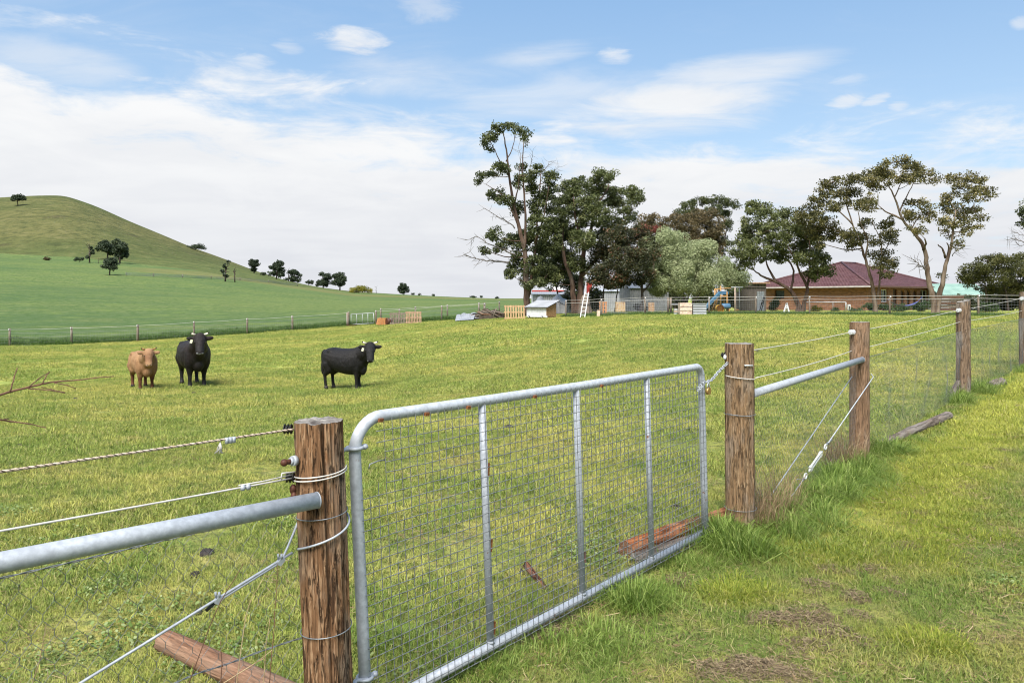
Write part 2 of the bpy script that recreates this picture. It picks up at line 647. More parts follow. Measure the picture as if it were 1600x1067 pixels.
def crop_mat():
    m, nt, b, out = new_mat('crop_green')
    geo = nd(nt, 'ShaderNodeNewGeometry')
    pos = geo.outputs['Position']
    n1 = NOISE(nt, MAPPING(nt, pos, scale=(.6, 1, 1), rot=(0, 0, .3)), .02, 4, .6)
    n2 = NOISE(nt, MAPPING(nt, pos, scale=(.5, 1, 1)), .15, 5, .65)
    n3 = NOISE(nt, pos, 1.2, 5, .7)
    col = MIX(nt, SMOOTH(nt, n1, .38, .62), (.082, .125, .048), (.138, .172, .056))
    col = MIX(nt, SMOOTH(nt, n2, .5, .72, 0, .6), col, (.185, .198, .070))
    col = MIX(nt, SMOOTH(nt, n3, .42, .60, 0, .8), col, (.050, .095, .024))
    col = MIX(nt, SMOOTH(nt, NOISE(nt, MAPPING(nt, pos, scale=(.35, 1, 1), rot=(0, 0, -.1)), .45, 5, .7), .52, .66, 0, .7), col, (.15, .195, .05))
    # an unsown olive strip across the upper field
    sp = nd(nt, 'ShaderNodeSeparateXYZ')
    nt.links.new(pos, sp.inputs[0])
    ln = nd(nt, 'ShaderNodeVectorMath', operation='LENGTH')
    nt.links.new(pos, ln.inputs[0])
    rr = M(nt, 'ADD', ln.outputs['Value'], M(nt, 'MULTIPLY', M(nt, 'SUBTRACT', n1, .5), 30))
    azp = M(nt, 'ARCTAN2', sp.outputs[0], sp.outputs[1])
    strip = M(nt, 'MULTIPLY', SMOOTH(nt, rr, 300, 310), SMOOTH(nt, azp, R(-28.5), R(-26)))
    strip = M(nt, 'MULTIPLY', strip, SMOOTH(nt, M(nt, 'SUBTRACT', rr, M(nt, 'MULTIPLY', M(nt, 'ADD', azp, R(28)), 190)), 346, 336))
    col = MIX(nt, M(nt, 'MULTIPLY', strip, .85), col, MIX(nt, SMOOTH(nt, n2, .4, .6), (.115, .125, .042), (.15, .15, .055)))
    nt.links.new(col, b.inputs['Base Color'])
    b.inputs['Roughness'].default_value = .9
    b.inputs['Specular IOR Level'].default_value = .1
    bn = nd(nt, 'ShaderNodeBump')
    bn.inputs['Strength'].default_value = 1.0
    bn.inputs['Distance'].default_value = .35
    nt.links.new(NOISE(nt, pos, .9, 7, .7), bn.inputs['Height'])
    nt.links.new(bn.outputs[0], b.inputs['Normal'])
    return m


def hill_mat():
    m, nt, b, out = new_mat('hill_pasture')
    geo = nd(nt, 'ShaderNodeNewGeometry')
    pos = geo.outputs['Position']
    n1 = NOISE(nt, MAPPING(nt, pos, scale=(.5, 1, 2.0)), .012, 5, .6)
    n2 = NOISE(nt, MAPPING(nt, pos, scale=(.6, 1, 3.0)), .05, 6, .68)
    n3 = NOISE(nt, pos, .25, 6, .7)
    n0 = NOISE(nt, MAPPING(nt, pos, scale=(1, 1, 1.6)), .12, 6, .75)
    col = MIX(nt, SMOOTH(nt, n1, .38, .62), (.088, .104, .034), (.130, .126, .046))
    col = MIX(nt, SMOOTH(nt, n0, .5, .64, 0, .75), col, (.050, .064, .024))
    col = MIX(nt, SMOOTH(nt, n0, .46, .36, 0, .6), col, (.17, .155, .068))
    col = MIX(nt, SMOOTH(nt, n2, .52, .72, 0, .7), col, (.056, .068, .022))
    col = MIX(nt, SMOOTH(nt, n3, .45, .66, 0, .65), col, (.050, .058, .020))
    col = MIX(nt, SMOOTH(nt, NOISE(nt, pos, .045, 3, .5), .63, .72, 0, .5), col, (.055, .045, .026))
    sp = nd(nt, 'ShaderNodeSeparateXYZ')
    nt.links.new(pos, sp.inputs[0])
    low = SMOOTH(nt, M(nt, 'ADD', sp.outputs[2], M(nt, 'MULTIPLY', M(nt, 'SUBTRACT', n2, .5), 26)), 27, 14, 0, .75)
    col = MIX(nt, low, col, MIX(nt, SMOOTH(nt, n0, .4, .6), (.125, .145, .048), (.080, .110, .036)))
    # faint contour tracks worn by stock
    tr = M(nt, 'FRACT', M(nt, 'ADD', M(nt, 'MULTIPLY', sp.outputs[2], .16), M(nt, 'MULTIPLY', n1, 2.2)))
    col = MIX(nt, M(nt, 'MULTIPLY', SMOOTH(nt, M(nt, 'ABSOLUTE', M(nt, 'SUBTRACT', tr, .5)), .07, .0), SMOOTH(nt, n2, .46, .58, 0, .5)), col, (.06, .062, .028))
    nt.links.new(col, b.inputs['Base Color'])
    b.inputs['Roughness'].default_value = .95
    b.inputs['Specular IOR Level'].default_value = .1
    bn = nd(nt, 'ShaderNodeBump')
    bn.inputs['Strength'].default_value = .8
    bn.inputs['Distance'].default_value = 3.0
    nt.links.new(NOISE(nt, pos, .12, 8, .72), bn.inputs['Height'])
    nt.links.new(bn.outputs[0], b.inputs['Normal'])
    return m


M_CROP, M_HILL = crop_mat(), hill_mat()


def steel_mat(name, base=(.36, .385, .42), rust=0.0):
    m, nt, b, out = new_mat(name)
    co = nd(nt, 'ShaderNodeTexCoord')
    v = co.outputs['Object']
    n = NOISE(nt, v, 45, 5, .65)
    n2 = NOISE(nt, v, 9, 4, .6)
    col = MIX(nt, SMOOTH(nt, n, .3, .7), tuple(c * .82 for c in base), tuple(c * 1.15 for c in base))
    col = MIX(nt, SMOOTH(nt, n2, .45, .7, 0, .5), col, tuple(c * .72 for c in base))
    if rust:
        n3 = NOISE(nt, v, 16, 5, .7)
        rf = SMOOTH(nt, n3, .70 - rust, .78 - rust)
        col = MIX(nt, rf, col, (.20, .075, .025))
        nt.links.new(M(nt, 'SUBTRACT', .2, M(nt, 'MULTIPLY', rf, .2)), b.inputs['Metallic'])
    else:
        b.inputs['Metallic'].default_value = .2
    nt.links.new(col, b.inputs['Base Color'])
    nt.links.new(SMOOTH(nt, n2, .3, .7, .52, .72), b.inputs['Roughness'])
    bn = nd(nt, 'ShaderNodeBump')
    bn.inputs['Strength'].default_value = .12
    bn.inputs['Distance'].default_value = .003
    nt.links.new(n, bn.inputs['Height'])
    nt.links.new(bn.outputs[0], b.inputs['Normal'])
    return m


def wood_mat(name, dark, mid, light, grey, along='Z', scale=1.0, greyamt=.5, gaps=1.0):
    m, nt, b, out = new_mat(name)
    co = nd(nt, 'ShaderNodeTexCoord')
    ax = 'XYZ'.index(along)

    def st(k): return tuple(k if i == ax else 1 for i in range(3))
    ob = co.outputs['Object']
    fib = NOISE(nt, MAPPING(nt, ob, scale=st(.05)), 170 * scale, 4, .7, .4)
    gap = NOISE(nt, MAPPING(nt, ob, scale=st(.13)), 44 * scale, 6, .68, 1.3)
    flk = NOISE(nt, MAPPING(nt, ob, scale=st(.12)), 75 * scale, 4, .62, .9)
    big = NOISE(nt, MAPPING(nt, ob, scale=st(.35)), 7 * scale, 4, .6)
    col = MIX(nt, SMOOTH(nt, fib, .34, .66), tuple(c * .62 for c in mid), tuple(c * 1.25 for c in mid))
    col = MIX(nt, SMOOTH(nt, flk, .50, .64, 0, .85), col, light)
    col = MIX(nt, SMOOTH(nt, big, .46, .64, 0, greyamt), col, grey)
    gm = SMOOTH(nt, gap, .47, .39, 0, gaps)
    col = MIX(nt, gm, col, dark)
    nt.links.new(col, b.inputs['Base Color'])
    b.inputs['Roughness'].default_value = .88
    b.inputs['Specular IOR Level'].default_value = .18
    bn = nd(nt, 'ShaderNodeBump')
    bn.inputs['Strength'].default_value = 1.0
    bn.inputs['Distance'].default_value = .010 / scale
    h = M(nt, 'ADD', M(nt, 'MULTIPLY', fib, .35), M(nt, 'ADD', M(nt, 'MULTIPLY', flk, .5), M(nt, 'MULTIPLY', gm, -.9)))
    nt.links.new(h, bn.inputs['Height'])
    nt.links.new(bn.outputs[0], b.inputs['Normal'])
    return m


M_STEEL = steel_mat('galvanised_steel', (.36, .385, .42))
M_GATE = steel_mat('galvanised_gate_tube', (.43, .455, .49), .06)
M_WIRE = pmat('fence_wire', (.16, .17, .18), (.28, .29, .30), 60, .5, .6)
M_MESHWIRE = pmat('mesh_wire', (.13, .135, .14), (.24, .25, .26), 50, .55, .3)
M_NET = pmat('chicken_wire', (.14, .145, .15), (.24, .25, .26), 40, .5, .5)
M_WHITEWIRE = pmat('white_fence_wire', (.42, .40, .37), (.52, .50, .46), 30, .6)
M_ROPE = pmat('braided_rope', (.16, .12, .08), (.62, .54, .45), 160, .85, 0, .3)
M_POST_RED = wood_mat('split_timber_red', (.022, .011, .006), (.185, .098, .048), (.37, .235, .135), (.27, .215, .165), 'Z', 1.05, .55, .8)
M_POST_TAN = wood_mat('split_timber_tan', (.024, .014, .008), (.205, .128, .068), (.37, .26, .155), (.27, .22, .17), 'Z', 1.25, .55, .62)
M_POST_SMOOTH = wood_mat('split_timber_smooth', (.055, .032, .018), (.215, .130, .076), (.30, .195, .125), (.27, .22, .175), 'Z', 1.1, .35, .5)
M_POST_GREY = wood_mat('weathered_timber_grey', (.04, .03, .024), (.17, .115, .075), (.26, .19, .135), (.27, .245, .215), 'Z', .9, .7, .7)
M_POST_FAR = pmat('weathered_post', (.10, .075, .055), (.20, .16, .125), 12, .9, 0, .2, (1, 1, .2), (.26, .24, .21))
M_LOG_RED = wood_mat('debarked_log_orange', (.045, .014, .007), (.32, .105, .036), (.46, .22, .09), (.22, .16, .12), 'X', .7, .35, .5)
M_STICK = wood_mat('reddish_stick', (.03, .014, .008), (.14, .06, .035), (.22, .115, .07), (.18, .15, .13), 'X', .7, .5)
M_LOG_TAN = wood_mat('smooth_log_tan', (.10, .05, .028), (.20, .105, .062), (.29, .17, .105), (.24, .175, .13), 'X', .6, .4, .12)
M_LOG_GREY = wood_mat('dry_log_grey', (.06, .045, .035), (.16, .125, .10), (.24, .20, .165), (.22, .20, .18), 'X', .6, .6, .5)
M_BLACK = pmat('black_plastic', (.012, .012, .013), (.022, .022, .023), 30, .5)
M_WHITE = pmat('white_paint', (.50, .51, .53), (.62, .63, .65), 6, .6)
M_DARKRUST = pmat('rusty_bolt', (.05, .018, .012), (.11, .04, .022), 60, .6, .3)
M_BRASS = pmat('brass_padlock', (.33, .20, .07), (.42, .26, .09), 40, .4, .6)

# ------------------------------------------------------------------ the ground: paddock, yard, crop field, hill
PXF = np.array([-350, 0, 112, 300, 400, 550, 620, 690, 757, 800, 900, 1000, 1200, 1390, 1530, 1700, 2000], float)
DF = np.array([50, 51, 51, 54.5, 56.5, 60, 58.6, 57.5, 56, 55, 51, 48.5, 47, 42, 39, 37, 35], float)
AZF = np.arctan((PXF - CX) / F)
PXH = np.array([-350, 0, 200, 300, 350, 400, 450, 500, 550, 600, 650, 800, 2000], float)
DH = np.array([350, 350, 345, 335, 325, 318, 330, 380, 430, 480, 520, 540, 540], float)
AZH = np.arctan((PXH - CX) / F)


def build_ground():
    azs = np.concatenate([np.arange(-180, -48, 4.0), np.arange(-48, 48, .3), np.arange(48, 180, 4.0)])
    azr = np.radians(azs)
    ac = np.clip(azr, AZ0, AZ1)
    fd = np.interp(ac, AZF, DF) / np.cos(ac)
    hd = np.interp(ac, AZH, DH) / np.cos(ac)
    hd = hd + np.array([5.0 * mnoise.noise(Vector((q * 14, 1, 1))) + 2.5 * mnoise.noise(Vector((q * 60, 4, 1))) for q in azr])
    na = len(azs)
    nxt = (np.arange(na) + 1) % na

    def sheet(name, r0, r1, nr, mat, keep=None, cap=False, power=1.0):
        t = np.linspace(0, 1, nr) ** power
        lr = np.log(r0)[None, :] * (1 - t[:, None]) + np.log(r1)[None, :] * t[:, None]
        r = np.exp(lr)
        X, Y = r * np.sin(azr), r * np.cos(azr)
        Z = gz(X, Y)
        V = np.stack([X, Y, Z], -1).reshape(-1, 3)
        j, i = np.meshgrid(np.arange(nr - 1), np.arange(na), indexing='ij')
        if keep is not None:
            k = keep[i]
            j, i = j[k], i[k]
        j, i = j.ravel(), i.ravel()
        Q = np.stack([j * na + i, j * na + nxt[i], (j + 1) * na + nxt[i], (j + 1) * na + i], -1)[:, ::-1]
        fs = [Q]
        if cap:
            V = np.vstack([V, [[0, 0, 0]]])
            c = len(V) - 1
            fs.append(np.stack([np.full(na, c), nxt, np.arange(na)], -1)[:, ::-1])
        me = np_mesh(name, V, fs, True)
        o = link_mesh(name, me, mat)
        tag(o, kind='structure')
        return o

    one = np.ones(na)
    sheet('paddock', one * .4, fd, 110, M_TURF, cap=True)
    left = azr < math.atan((848 - CX) / F)
    left &= azr > R(-130)
    sheet('crop_field', fd, hd, 90, M_CROP, keep=left)
    sheet('yard', fd, hd, 60, M_TURF, keep=~left)
    sheet('hill', hd, one * 5000, 90, M_HILL)


build_ground()

# ------------------------------------------------------------------ trees
BARK_DARK = pmat('dark_bark', (.030, .022, .017), (.075, .055, .042), 6, .95, 0, .6, (1, 1, .25), (.10, .08, .065))
BARK_BROWN = pmat('brown_bark', (.045, .026, .018), (.105, .064, .045), 5, .95, 0, .7, (1, 1, .25), (.13, .095, .075))
BARK_PALE = pmat('peeling_bark', (.075, .048, .031), (.20, .152, .112), 3.2, .9, 0, .5, (1, 1, .3), (.055, .034, .023))
TWIG_GREY = pmat('dead_wood', (.085, .072, .062), (.16, .14, .125), 8, .9, 0, .3)

L_GUM = leaf_mat('gum_leaves', (0.030, 0.042, 0.014), (0.090, 0.107, 0.036), (0.208, 0.210, 0.083), .2)
L_GUM_DARK = leaf_mat('dark_gum_leaves', (0.023, 0.032, 0.012), (0.067, 0.081, 0.028), (0.158, 0.170, 0.063), .2)
L_GUM_BRONZE = leaf_mat('bronze_gum_leaves', (0.031, 0.035, 0.013), (0.114, 0.106, 0.036), (0.276, 0.228, 0.097), .2)
L_BROWN = leaf_mat('bronze_brown_leaves', (0.028, 0.026, 0.013), (0.092, 0.075, 0.033), (0.194, 0.137, 0.063), .2)
L_RUST = leaf_mat('rusty_dark_leaves', (0.019, 0.022, 0.011), (0.057, 0.062, 0.024), (0.241, 0.093, 0.054), .2)
L_LIGHT = leaf_mat('pale_green_leaves', (.15, .185, .085), (.285, .33, .165), (.45, .475, .28), .35)
L_OLIVE = leaf_mat('olive_leaves', (0.038, 0.048, 0.016), (0.110, 0.127, 0.043), (0.241, 0.251, 0.099), .22)
L_BUSH = leaf_mat('olive_bush_leaves', (0.024, 0.029, 0.009), (0.078, 0.081, 0.023), (0.152, 0.139, 0.045), .2)
L_YELLOW = leaf_mat('yellow_leaves', (.20, .17, .02), (.34, .27, .025), (.46, .37, .05), .2)
L_GORSE = leaf_mat('gorse_leaves', (.09, .10, .015), (.19, .18, .02), (.30, .26, .03), .2)
L_FAR = leaf_mat('far_leaves', (0.015, 0.025, 0.012), (0.035, 0.052, 0.025), (0.072, 0.093, 0.045), .1)
L_SHRUB = leaf_mat('garden_shrub_leaves', (.020, .040, .012), (.048, .085, .024), (.100, .150, .045), .25)
L_RED = leaf_mat('red_leaves', (.10, .022, .016), (.19, .050, .034), (.26, .085, .055), .2)

TOTAL_LEAVES = [0]


def leaf_cloud(rng, blobs, dens, size, clump=.30, droop=.5, flat=.75, fine=1.0, lobe=False):
    size = size / fine ** .45
    """blobs: rows of (x,y,z,rx,ry,rz,tint). Leaves gather in clumps on each blob's volume. returns V,F,tint and clump centres"""
    Vs, Ts, cents = [], [], []
    for (x, y, z, rx, ry, rz, tint) in blobs:
        area = 4 * rx * rz
        n = max(30, int(dens * area * 1.7 * fine))
        K = max(6, int(8.5 * area / (clump * 3.2) ** 2))
        d = rng.normal(size=(K, 3)); d /= np.linalg.norm(d, axis=1)[:, None]
        rad = rng.uniform(.35, 1.0, K) ** .6
        cc = d * rad[:, None] * np.array([rx, ry, rz]) * .92
        ct = tint + rng.normal(0, .13, K)
        cs = clump * rng.uniform(.6, 1.45, K)
        w = cs ** 2; w /= w.sum()
        k = rng.choice(K, n, p=w)
        q = rng.normal(size=(n, 3)); q /= np.linalg.norm(q, axis=1)[:, None]
        q *= rng.uniform(.15, 1.0, n)[:, None] ** .5 * np.where(rng.uniform(0, 1, n) < .08, 1.4, 1.0)[:, None]
        c = cc[k] + q * cs[k][:, None] * np.array([1.1, 1.1, flat])
        c += np.array([x, y, z])
        if lobe:                       # billowing crown: leaves lie on bumpy lobes
            kk = rng.integers(0, K, n)
            e3 = rng.normal(size=(n, 3)); e3 /= np.linalg.norm(e3, axis=1)[:, None]
            sr = clump * rng.uniform(.8, 1.2, K)
            c = cc[kk] * .8 + e3 * (sr[kk] * rng.uniform(.72, 1.04, n))[:, None] + np.array([x, y, z])
            q = e3 * 2.6
            k = kk
        ax = rng.normal(size=(n, 3)); ax[:, 2] -= droop * 1.5
        ax /= np.linalg.norm(ax, axis=1)[:, None]
        nn = rng.normal(size=(n, 3)) + q * .9 + np.array([0, 0, .5])
        sd = np.cross(ax, nn); sd /= np.linalg.norm(sd, axis=1)[:, None] + 1e-9
        L = size * rng.uniform(.65, 1.35, n)[:, None]
        W = L * rng.uniform(.22, .36, n)[:, None]
        v = np.stack([c - ax * L * .5, c + sd * W, c + ax * L * .5, c - sd * W], 1)
        Vs.append(v.reshape(-1, 3))
        Ts.append(np.repeat(np.clip(ct[k] + rng.normal(0, .16, n), 0, 1), 4))
        cents.append(cc + np.array([x, y, z]))
    V = np.concatenate(Vs)
    nq = len(V) // 4
    TOTAL_LEAVES[0] += nq
    return V, [np.arange(nq * 4).reshape(-1, 4)], np.concatenate(Ts), cents


def limb_pts(pts, jit, rng, sub=4):
    """smooth a px polyline into 3-D points (Catmull-Rom)"""
    p = [Vector(q) for q in pts]
    p = [p[0] * 2 - p[1]] + p + [p[-1] * 2 - p[-2]]
    out = []
    for i in range(1, len(p) - 2):
        for s in range(sub):
            t = s / sub
            a, b, c, d = p[i - 1], p[i], p[i + 1], p[i + 2]
            q = .5 * ((2 * b) + (c - a) * t + (2 * a - 5 * b + 4 * c - d) * t * t + (3 * b - a - 3 * c + d) * t ** 3)
            out.append(q + Vector(rng.normal(0, jit, 3)))
    out.append(p[-2])
    return out


def tree(name, label, Y, conv, limbs, blobs, leafm, bark, dens=120, size=.24, seed=1, base_r=.35, depth=.8, clump=.32,
         dead=(), group=None, twigs=3, tint=.45, extra=None, tintf=None, gapdepth=None, cat='tree', grow=1.0, lobe=False):
    """limbs: list of (pxpts, r0, r1) in zoom coordinates, conv turns them into photo pixels. First limb starts at the base."""
    rng = np.random.default_rng(seed)
    bx, by = conv(*limbs[0][0][0])
    base = PG(bx, Y)
    root = thing(name, label, cat, base, 0, group)
    mb = MB()
    lp, lr = [], []
    for li, (pts, r0, r1) in enumerate(limbs):
        w = []
        off = 0.0 if li == 0 else rng.uniform(-.5, .5) * depth
        for k, q in enumerate(pts):
            a, b = conv(*q)
            fr = k / max(1, len(pts) - 1)
            w.append(P(a, b, Y + off * fr * 2.2))
        if li == 0 or abs(conv(*pts[0])[1] - by) < 12:
            w[0].z = gz1(w[0].x, w[0].y) - .12
        sm = limb_pts(w, .015, rng)
        m = len(sm)
        rs = [.62 * (r0 + (r1 - r0) * (i / (m - 1)) ** .8) * (1 + rng.normal(0, .035)) for i in range(m)]
        if li == 0 or abs(conv(*pts[0])[1] - by) < 12:
            rs[0] *= 1.45; rs[1] *= 1.12
        mb.tube(sm, rs, 9)
        lp += sm; lr += rs
    B = []
    for i, b in enumerate(blobs):
        a, c = conv(b[0], b[1])
        s = conv(1, 0)[0] - conv(0, 0)[0]
        rx, rz = b[2] * s / F * Y * 1.10 * grow, b[3] * s / F * Y * 1.10 * grow
        yo = rng.uniform(-1, 1) * depth * 1.2 if gapdepth is None else gapdepth
        ctr = P(a, c, Y + yo)
        t = tint if len(b) < 5 else b[4]
        ry = max(rx * .95, .5)
        B.append((ctr.x, ctr.y, ctr.z, rx, ry, rz, t))
    if extra:
        B += extra(rng, B)
    V, Fq, T, cents = leaf_cloud(rng, B, dens, size, clump, fine=1.9, lobe=lobe)
    # branches out to every clump of leaves
    LP = np.array([tuple(q) for q in lp])
    for (x, y, z, rx, ry, rz, t), cc in zip(B, cents):
        tgt = np.array([x, y, z])
        dd = np.linalg.norm(LP - tgt, axis=1) + np.maximum(0, LP[:, 2] - z + .3) * 1.5
        k = int(np.argmin(dd))
        s0 = Vector(LP[k]); e = Vector(tgt)
        L = (e - s0).length
        if L > .25:
            rr = min(lr[k] * .7, .02 + .012 * L)
            mid = s0.lerp(e, .5) + Vector((rng.normal(0, .06) * L, rng.normal(0, .06) * L, -.07 * L))
            pts = [s0, s0.lerp(mid, .5) + Vector((0, 0, -.02 * L)), mid, mid.lerp(e, .55), e]
            mb.tube(pts, [rr, rr * .85, rr * .65, rr * .5, rr * .32], 5, cap=False)
        for q in cc[rng.permutation(len(cc))[:twigs]]:
            q = Vector(q)
            if (q - e).length > .3:
                mb.tube([e, e.lerp(q, .5) + Vector((0, 0, -.05)), q], [.022, .015, .006], 4, cap=False)
    mb.build('trunk', bark, root)
    me = np_mesh('crown', V, Fq, False, {'tint': T})
    link_mesh('crown', me, leafm, root)
    if dead:
        for pts, r0, r1 in dead:
            db = MB()
            w = [P(*conv(*q), Y + rng.uniform(-.3, .3)) for q in pts]
            sm = limb_pts(w, .03, rng, 3)
            m = len(sm)
            db.tube(sm, [r0 + (r1 - r0) * i / (m - 1) for i in range(m)], 5)
            for i in range(2, m):                    # side twigs
                for _ in range(2):
                    d = (sm[i] - sm[i - 1]).normalized() + Vector(rng.normal(0, .75, 3))
                    ln = rng.uniform(.35, 1.0)
                    q = sm[i] + d.normalized() * ln
                    db.tube([sm[i], sm[i].lerp(q, .5) + Vector(rng.normal(0, .05, 3)), q], [r1 * 1.1, r1 * .8, r1 * .35], 4, cap=False)
            db.build('dead_branch', TWIG_GREY, root)
    return root


Z3 = lambda x, y: (700 + x / 3.137, 170 + y / 3.137)
Z4 = lambda x, y: (980 + x / 4.85, 290 + y / 4.85)
Z5 = lambda x, y: (1240 + x / 3.811, 230 + y / 3.811)

GT = 'trees around the farmyard'
tree('gum_tree', 'tallest thin-crowned gum tree with open leggy branches, beside the white hutch', 55, Z3,
     [([(390, 1005), (386, 900), (383, 800), (376, 700), (350, 590), (322, 470), (300, 330), (285, 200), (268, 110)], .46, .05),
      ([(388, 960), (410, 820), (430, 660), (438, 520), (452, 370), (458, 270)], .22, .04),
      ([(376, 700), (380, 520), (366, 320), (372, 150)], .2, .04),
      ([(350, 590), (300, 470), (250, 410), (185, 370)], .12, .03),
      ([(322, 470), (345, 380), (350, 280)], .11, .03),
      ([(430, 660), (470, 520), (495, 380)], .12, .03),
      ([(386, 860), (450, 850), (500, 800)], .14, .05),
      ([(300, 330), (240, 230), (205, 150)], .09, .03),
      ([(285, 260), (320, 180), (328, 105)], .07, .03)],
     [(265, 95, 48, 20), (310, 92, 36, 18), (210, 135, 40, 28), (190, 165, 22, 22), (345, 105, 22, 18), (376, 122, 25, 25), (375, 160, 14, 14), (205, 200, 16, 12),
      (245, 285, 42, 22), (275, 300, 26, 22), (155, 345, 26, 30), (215, 325, 30, 20), (345, 355, 30, 32), (358, 282, 24, 18), (235, 420, 42, 34),
      (275, 450, 36, 30), (345, 490, 34, 44), (400, 340, 30, 34), (438, 305, 34, 26), (500, 345, 38, 42), (420, 400, 32, 34), (470, 420, 42, 38),
      (440, 480, 50, 44), (230, 615, 44, 30), (180, 695, 26, 20), (295, 650, 44, 44), (250, 680, 30, 20), (330, 760, 40, 44), (305, 815, 32, 30), (375, 640, 46, 56),
      (440, 570, 55, 60), (450, 680, 60, 70), (410, 770, 60, 55), (480, 790, 56, 46), (420, 850, 50, 30), (350, 700, 40, 40)],
     L_GUM_DARK, BARK_BROWN, dens=150, size=.22, seed=11, depth=1.3, clump=.27, twigs=4, tint=.5,
     dead=[([(300, 752), (240, 748), (190, 745), (140, 735), (80, 715)], .07, .018), ([(330, 720), (270, 690), (210, 668), (150, 628), (95, 642)], .06, .016),
           ([(330, 585), (290, 555), (240, 528), (180, 488)], .055, .014), ([(400, 330), (405, 270), (414, 215)], .035, .010),
           ([(440, 330), (480, 290), (502, 258)], .03, .009), ([(500, 330), (520, 310), (540, 288)], .025, .009), ([(350, 300), (355, 240), (345, 190)], .03, .01)])

tree('gum_tree', 'dense dark gum tree with twin thick trunks behind the white stepladder', 57, Z3,
     [([(622, 1000), (612, 900), (605, 830), (570, 740), (560, 650), (565, 560)], .44, .12),
      ([(648, 1000), (650, 900), (657, 800), (668, 680), (700, 600), (722, 470), (760, 380)], .50, .08),
      ([(657, 820), (740, 720), (830, 600), (900, 500)], .26, .06),
      ([(668, 680), (630, 560), (615, 440)], .2, .06),
      ([(722, 480), (780, 400), (790, 340)], .12, .04)],
     [(620, 365, 56, 34), (700, 375, 62, 40), (760, 330, 40, 26), (795, 322, 22, 20), (740, 315, 26, 18), (560, 430, 70, 55), (660, 450, 86, 66), (760, 430, 76, 55),
      (850, 440, 62, 44), (915, 425, 40, 36), (935, 460, 24, 28), (880, 520, 45, 40), (520, 540, 62, 66), (600, 560, 86, 76), (720, 530, 76, 55), (800, 560, 56, 38),
      (500, 650, 54, 76), (580, 680, 76, 76), (660, 640, 56, 54), (540, 770, 46, 56), (590, 750, 56, 46), (760, 610, 46, 28), (500, 840, 46, 40), (640, 760, 40, 40)],
     L_GUM, BARK_BROWN, dens=180, size=.20, grow=1.08, seed=12, depth=2.0, clump=.32, tint=.42, base_r=.5)

tree('shade_tree', 'dark leafy tree with rust-tinged foliage between the gum and the pale bush tree', 55, Z3,
     [([(945, 985), (952, 900), (940, 830), (900, 740)], .22, .07), ([(765, 985), (762, 900), (775, 820), (800, 730)], .11, .05),
      ([(815, 985), (830, 900), (850, 800)], .09, .05), ([(952, 900), (1000, 840), (1010, 760)], .12, .05)],
     [(800, 650, 66, 54), (870, 620, 66, 46), (930, 640, 56, 66), (770, 750, 66, 66), (860, 750, 76, 66), (930, 740, 56, 66), (800, 830, 66, 46),
      (880, 830, 66, 36), (730, 810, 46, 56), (980, 690, 40, 60), (850, 690, 50, 40, .7), (930, 720, 36, 36, .9), (1000, 780, 36, 56), (740, 700, 50, 50), (960, 820, 50, 40),
      (890, 725, 30, 26, .95), (790, 860, 60, 22, .85), (950, 595, 50, 30, .5)],
     L_RUST, BARK_DARK, dens=200, size=.18, grow=1.1, seed=13, depth=1.6, clump=.34, tint=.35)

tree('shade_tree', 'bushy bronze-brown tree rising behind the pale green bush tree', 70, Z4,
     [([(520, 960), (510, 720), (480, 520), (430, 330)], .3, .08), ([(510, 720), (580, 500), (620, 300)], .2, .06), ([(480, 520), (320, 400), (190, 310)], .18, .05)],
     [(160, 262, 66, 44), (230, 305, 56, 36), (120, 310, 56, 36), (350, 265, 56, 40), (420, 285, 76, 56), (530, 245, 86, 60), (630, 245, 76, 54),
      (560, 340, 100, 66), (440, 370, 86, 56), (660, 340, 66, 56), (620, 430, 76, 56), (300, 330, 60, 45), (220, 360, 60, 40), (690, 420, 40, 40), (520, 440, 80, 60), (640, 500, 60, 50),
      (270, 300, 28, 40)],
     L_BROWN, BARK_DARK, dens=165, size=.21, grow=1.08, seed=14, depth=2.0, clump=.38, tint=.55)

tree('gum_tree', 'dark domed gum tree farthest back, its crown showing above the bronze tree', 80, Z4,
     [([(700, 960), (700, 760), (695, 520), (700, 400), (690, 260), (640, 180)], .34, .07), ([(700, 520), (745, 380), (770, 260)], .15, .05),
      ([(700, 400), (600, 250), (520, 160)], .18, .05)],
     [(460, 170, 56, 46), (545, 125, 66, 36), (600, 120, 40, 26), (690, 115, 56, 36), (770, 135, 50, 32), (810, 152, 22, 34), (740, 200, 46, 46), (660, 180, 60, 40),
      (740, 310, 46, 40), (770, 280, 28, 28), (500, 220, 70, 50), (390, 200, 26, 26), (710, 390, 50, 30), (760, 440, 60, 25), (700, 500, 50, 40)],
     L_GUM_DARK, BARK_DARK, dens=160, size=.21, seed=15, depth=1.6, clump=.36, tint=.45)

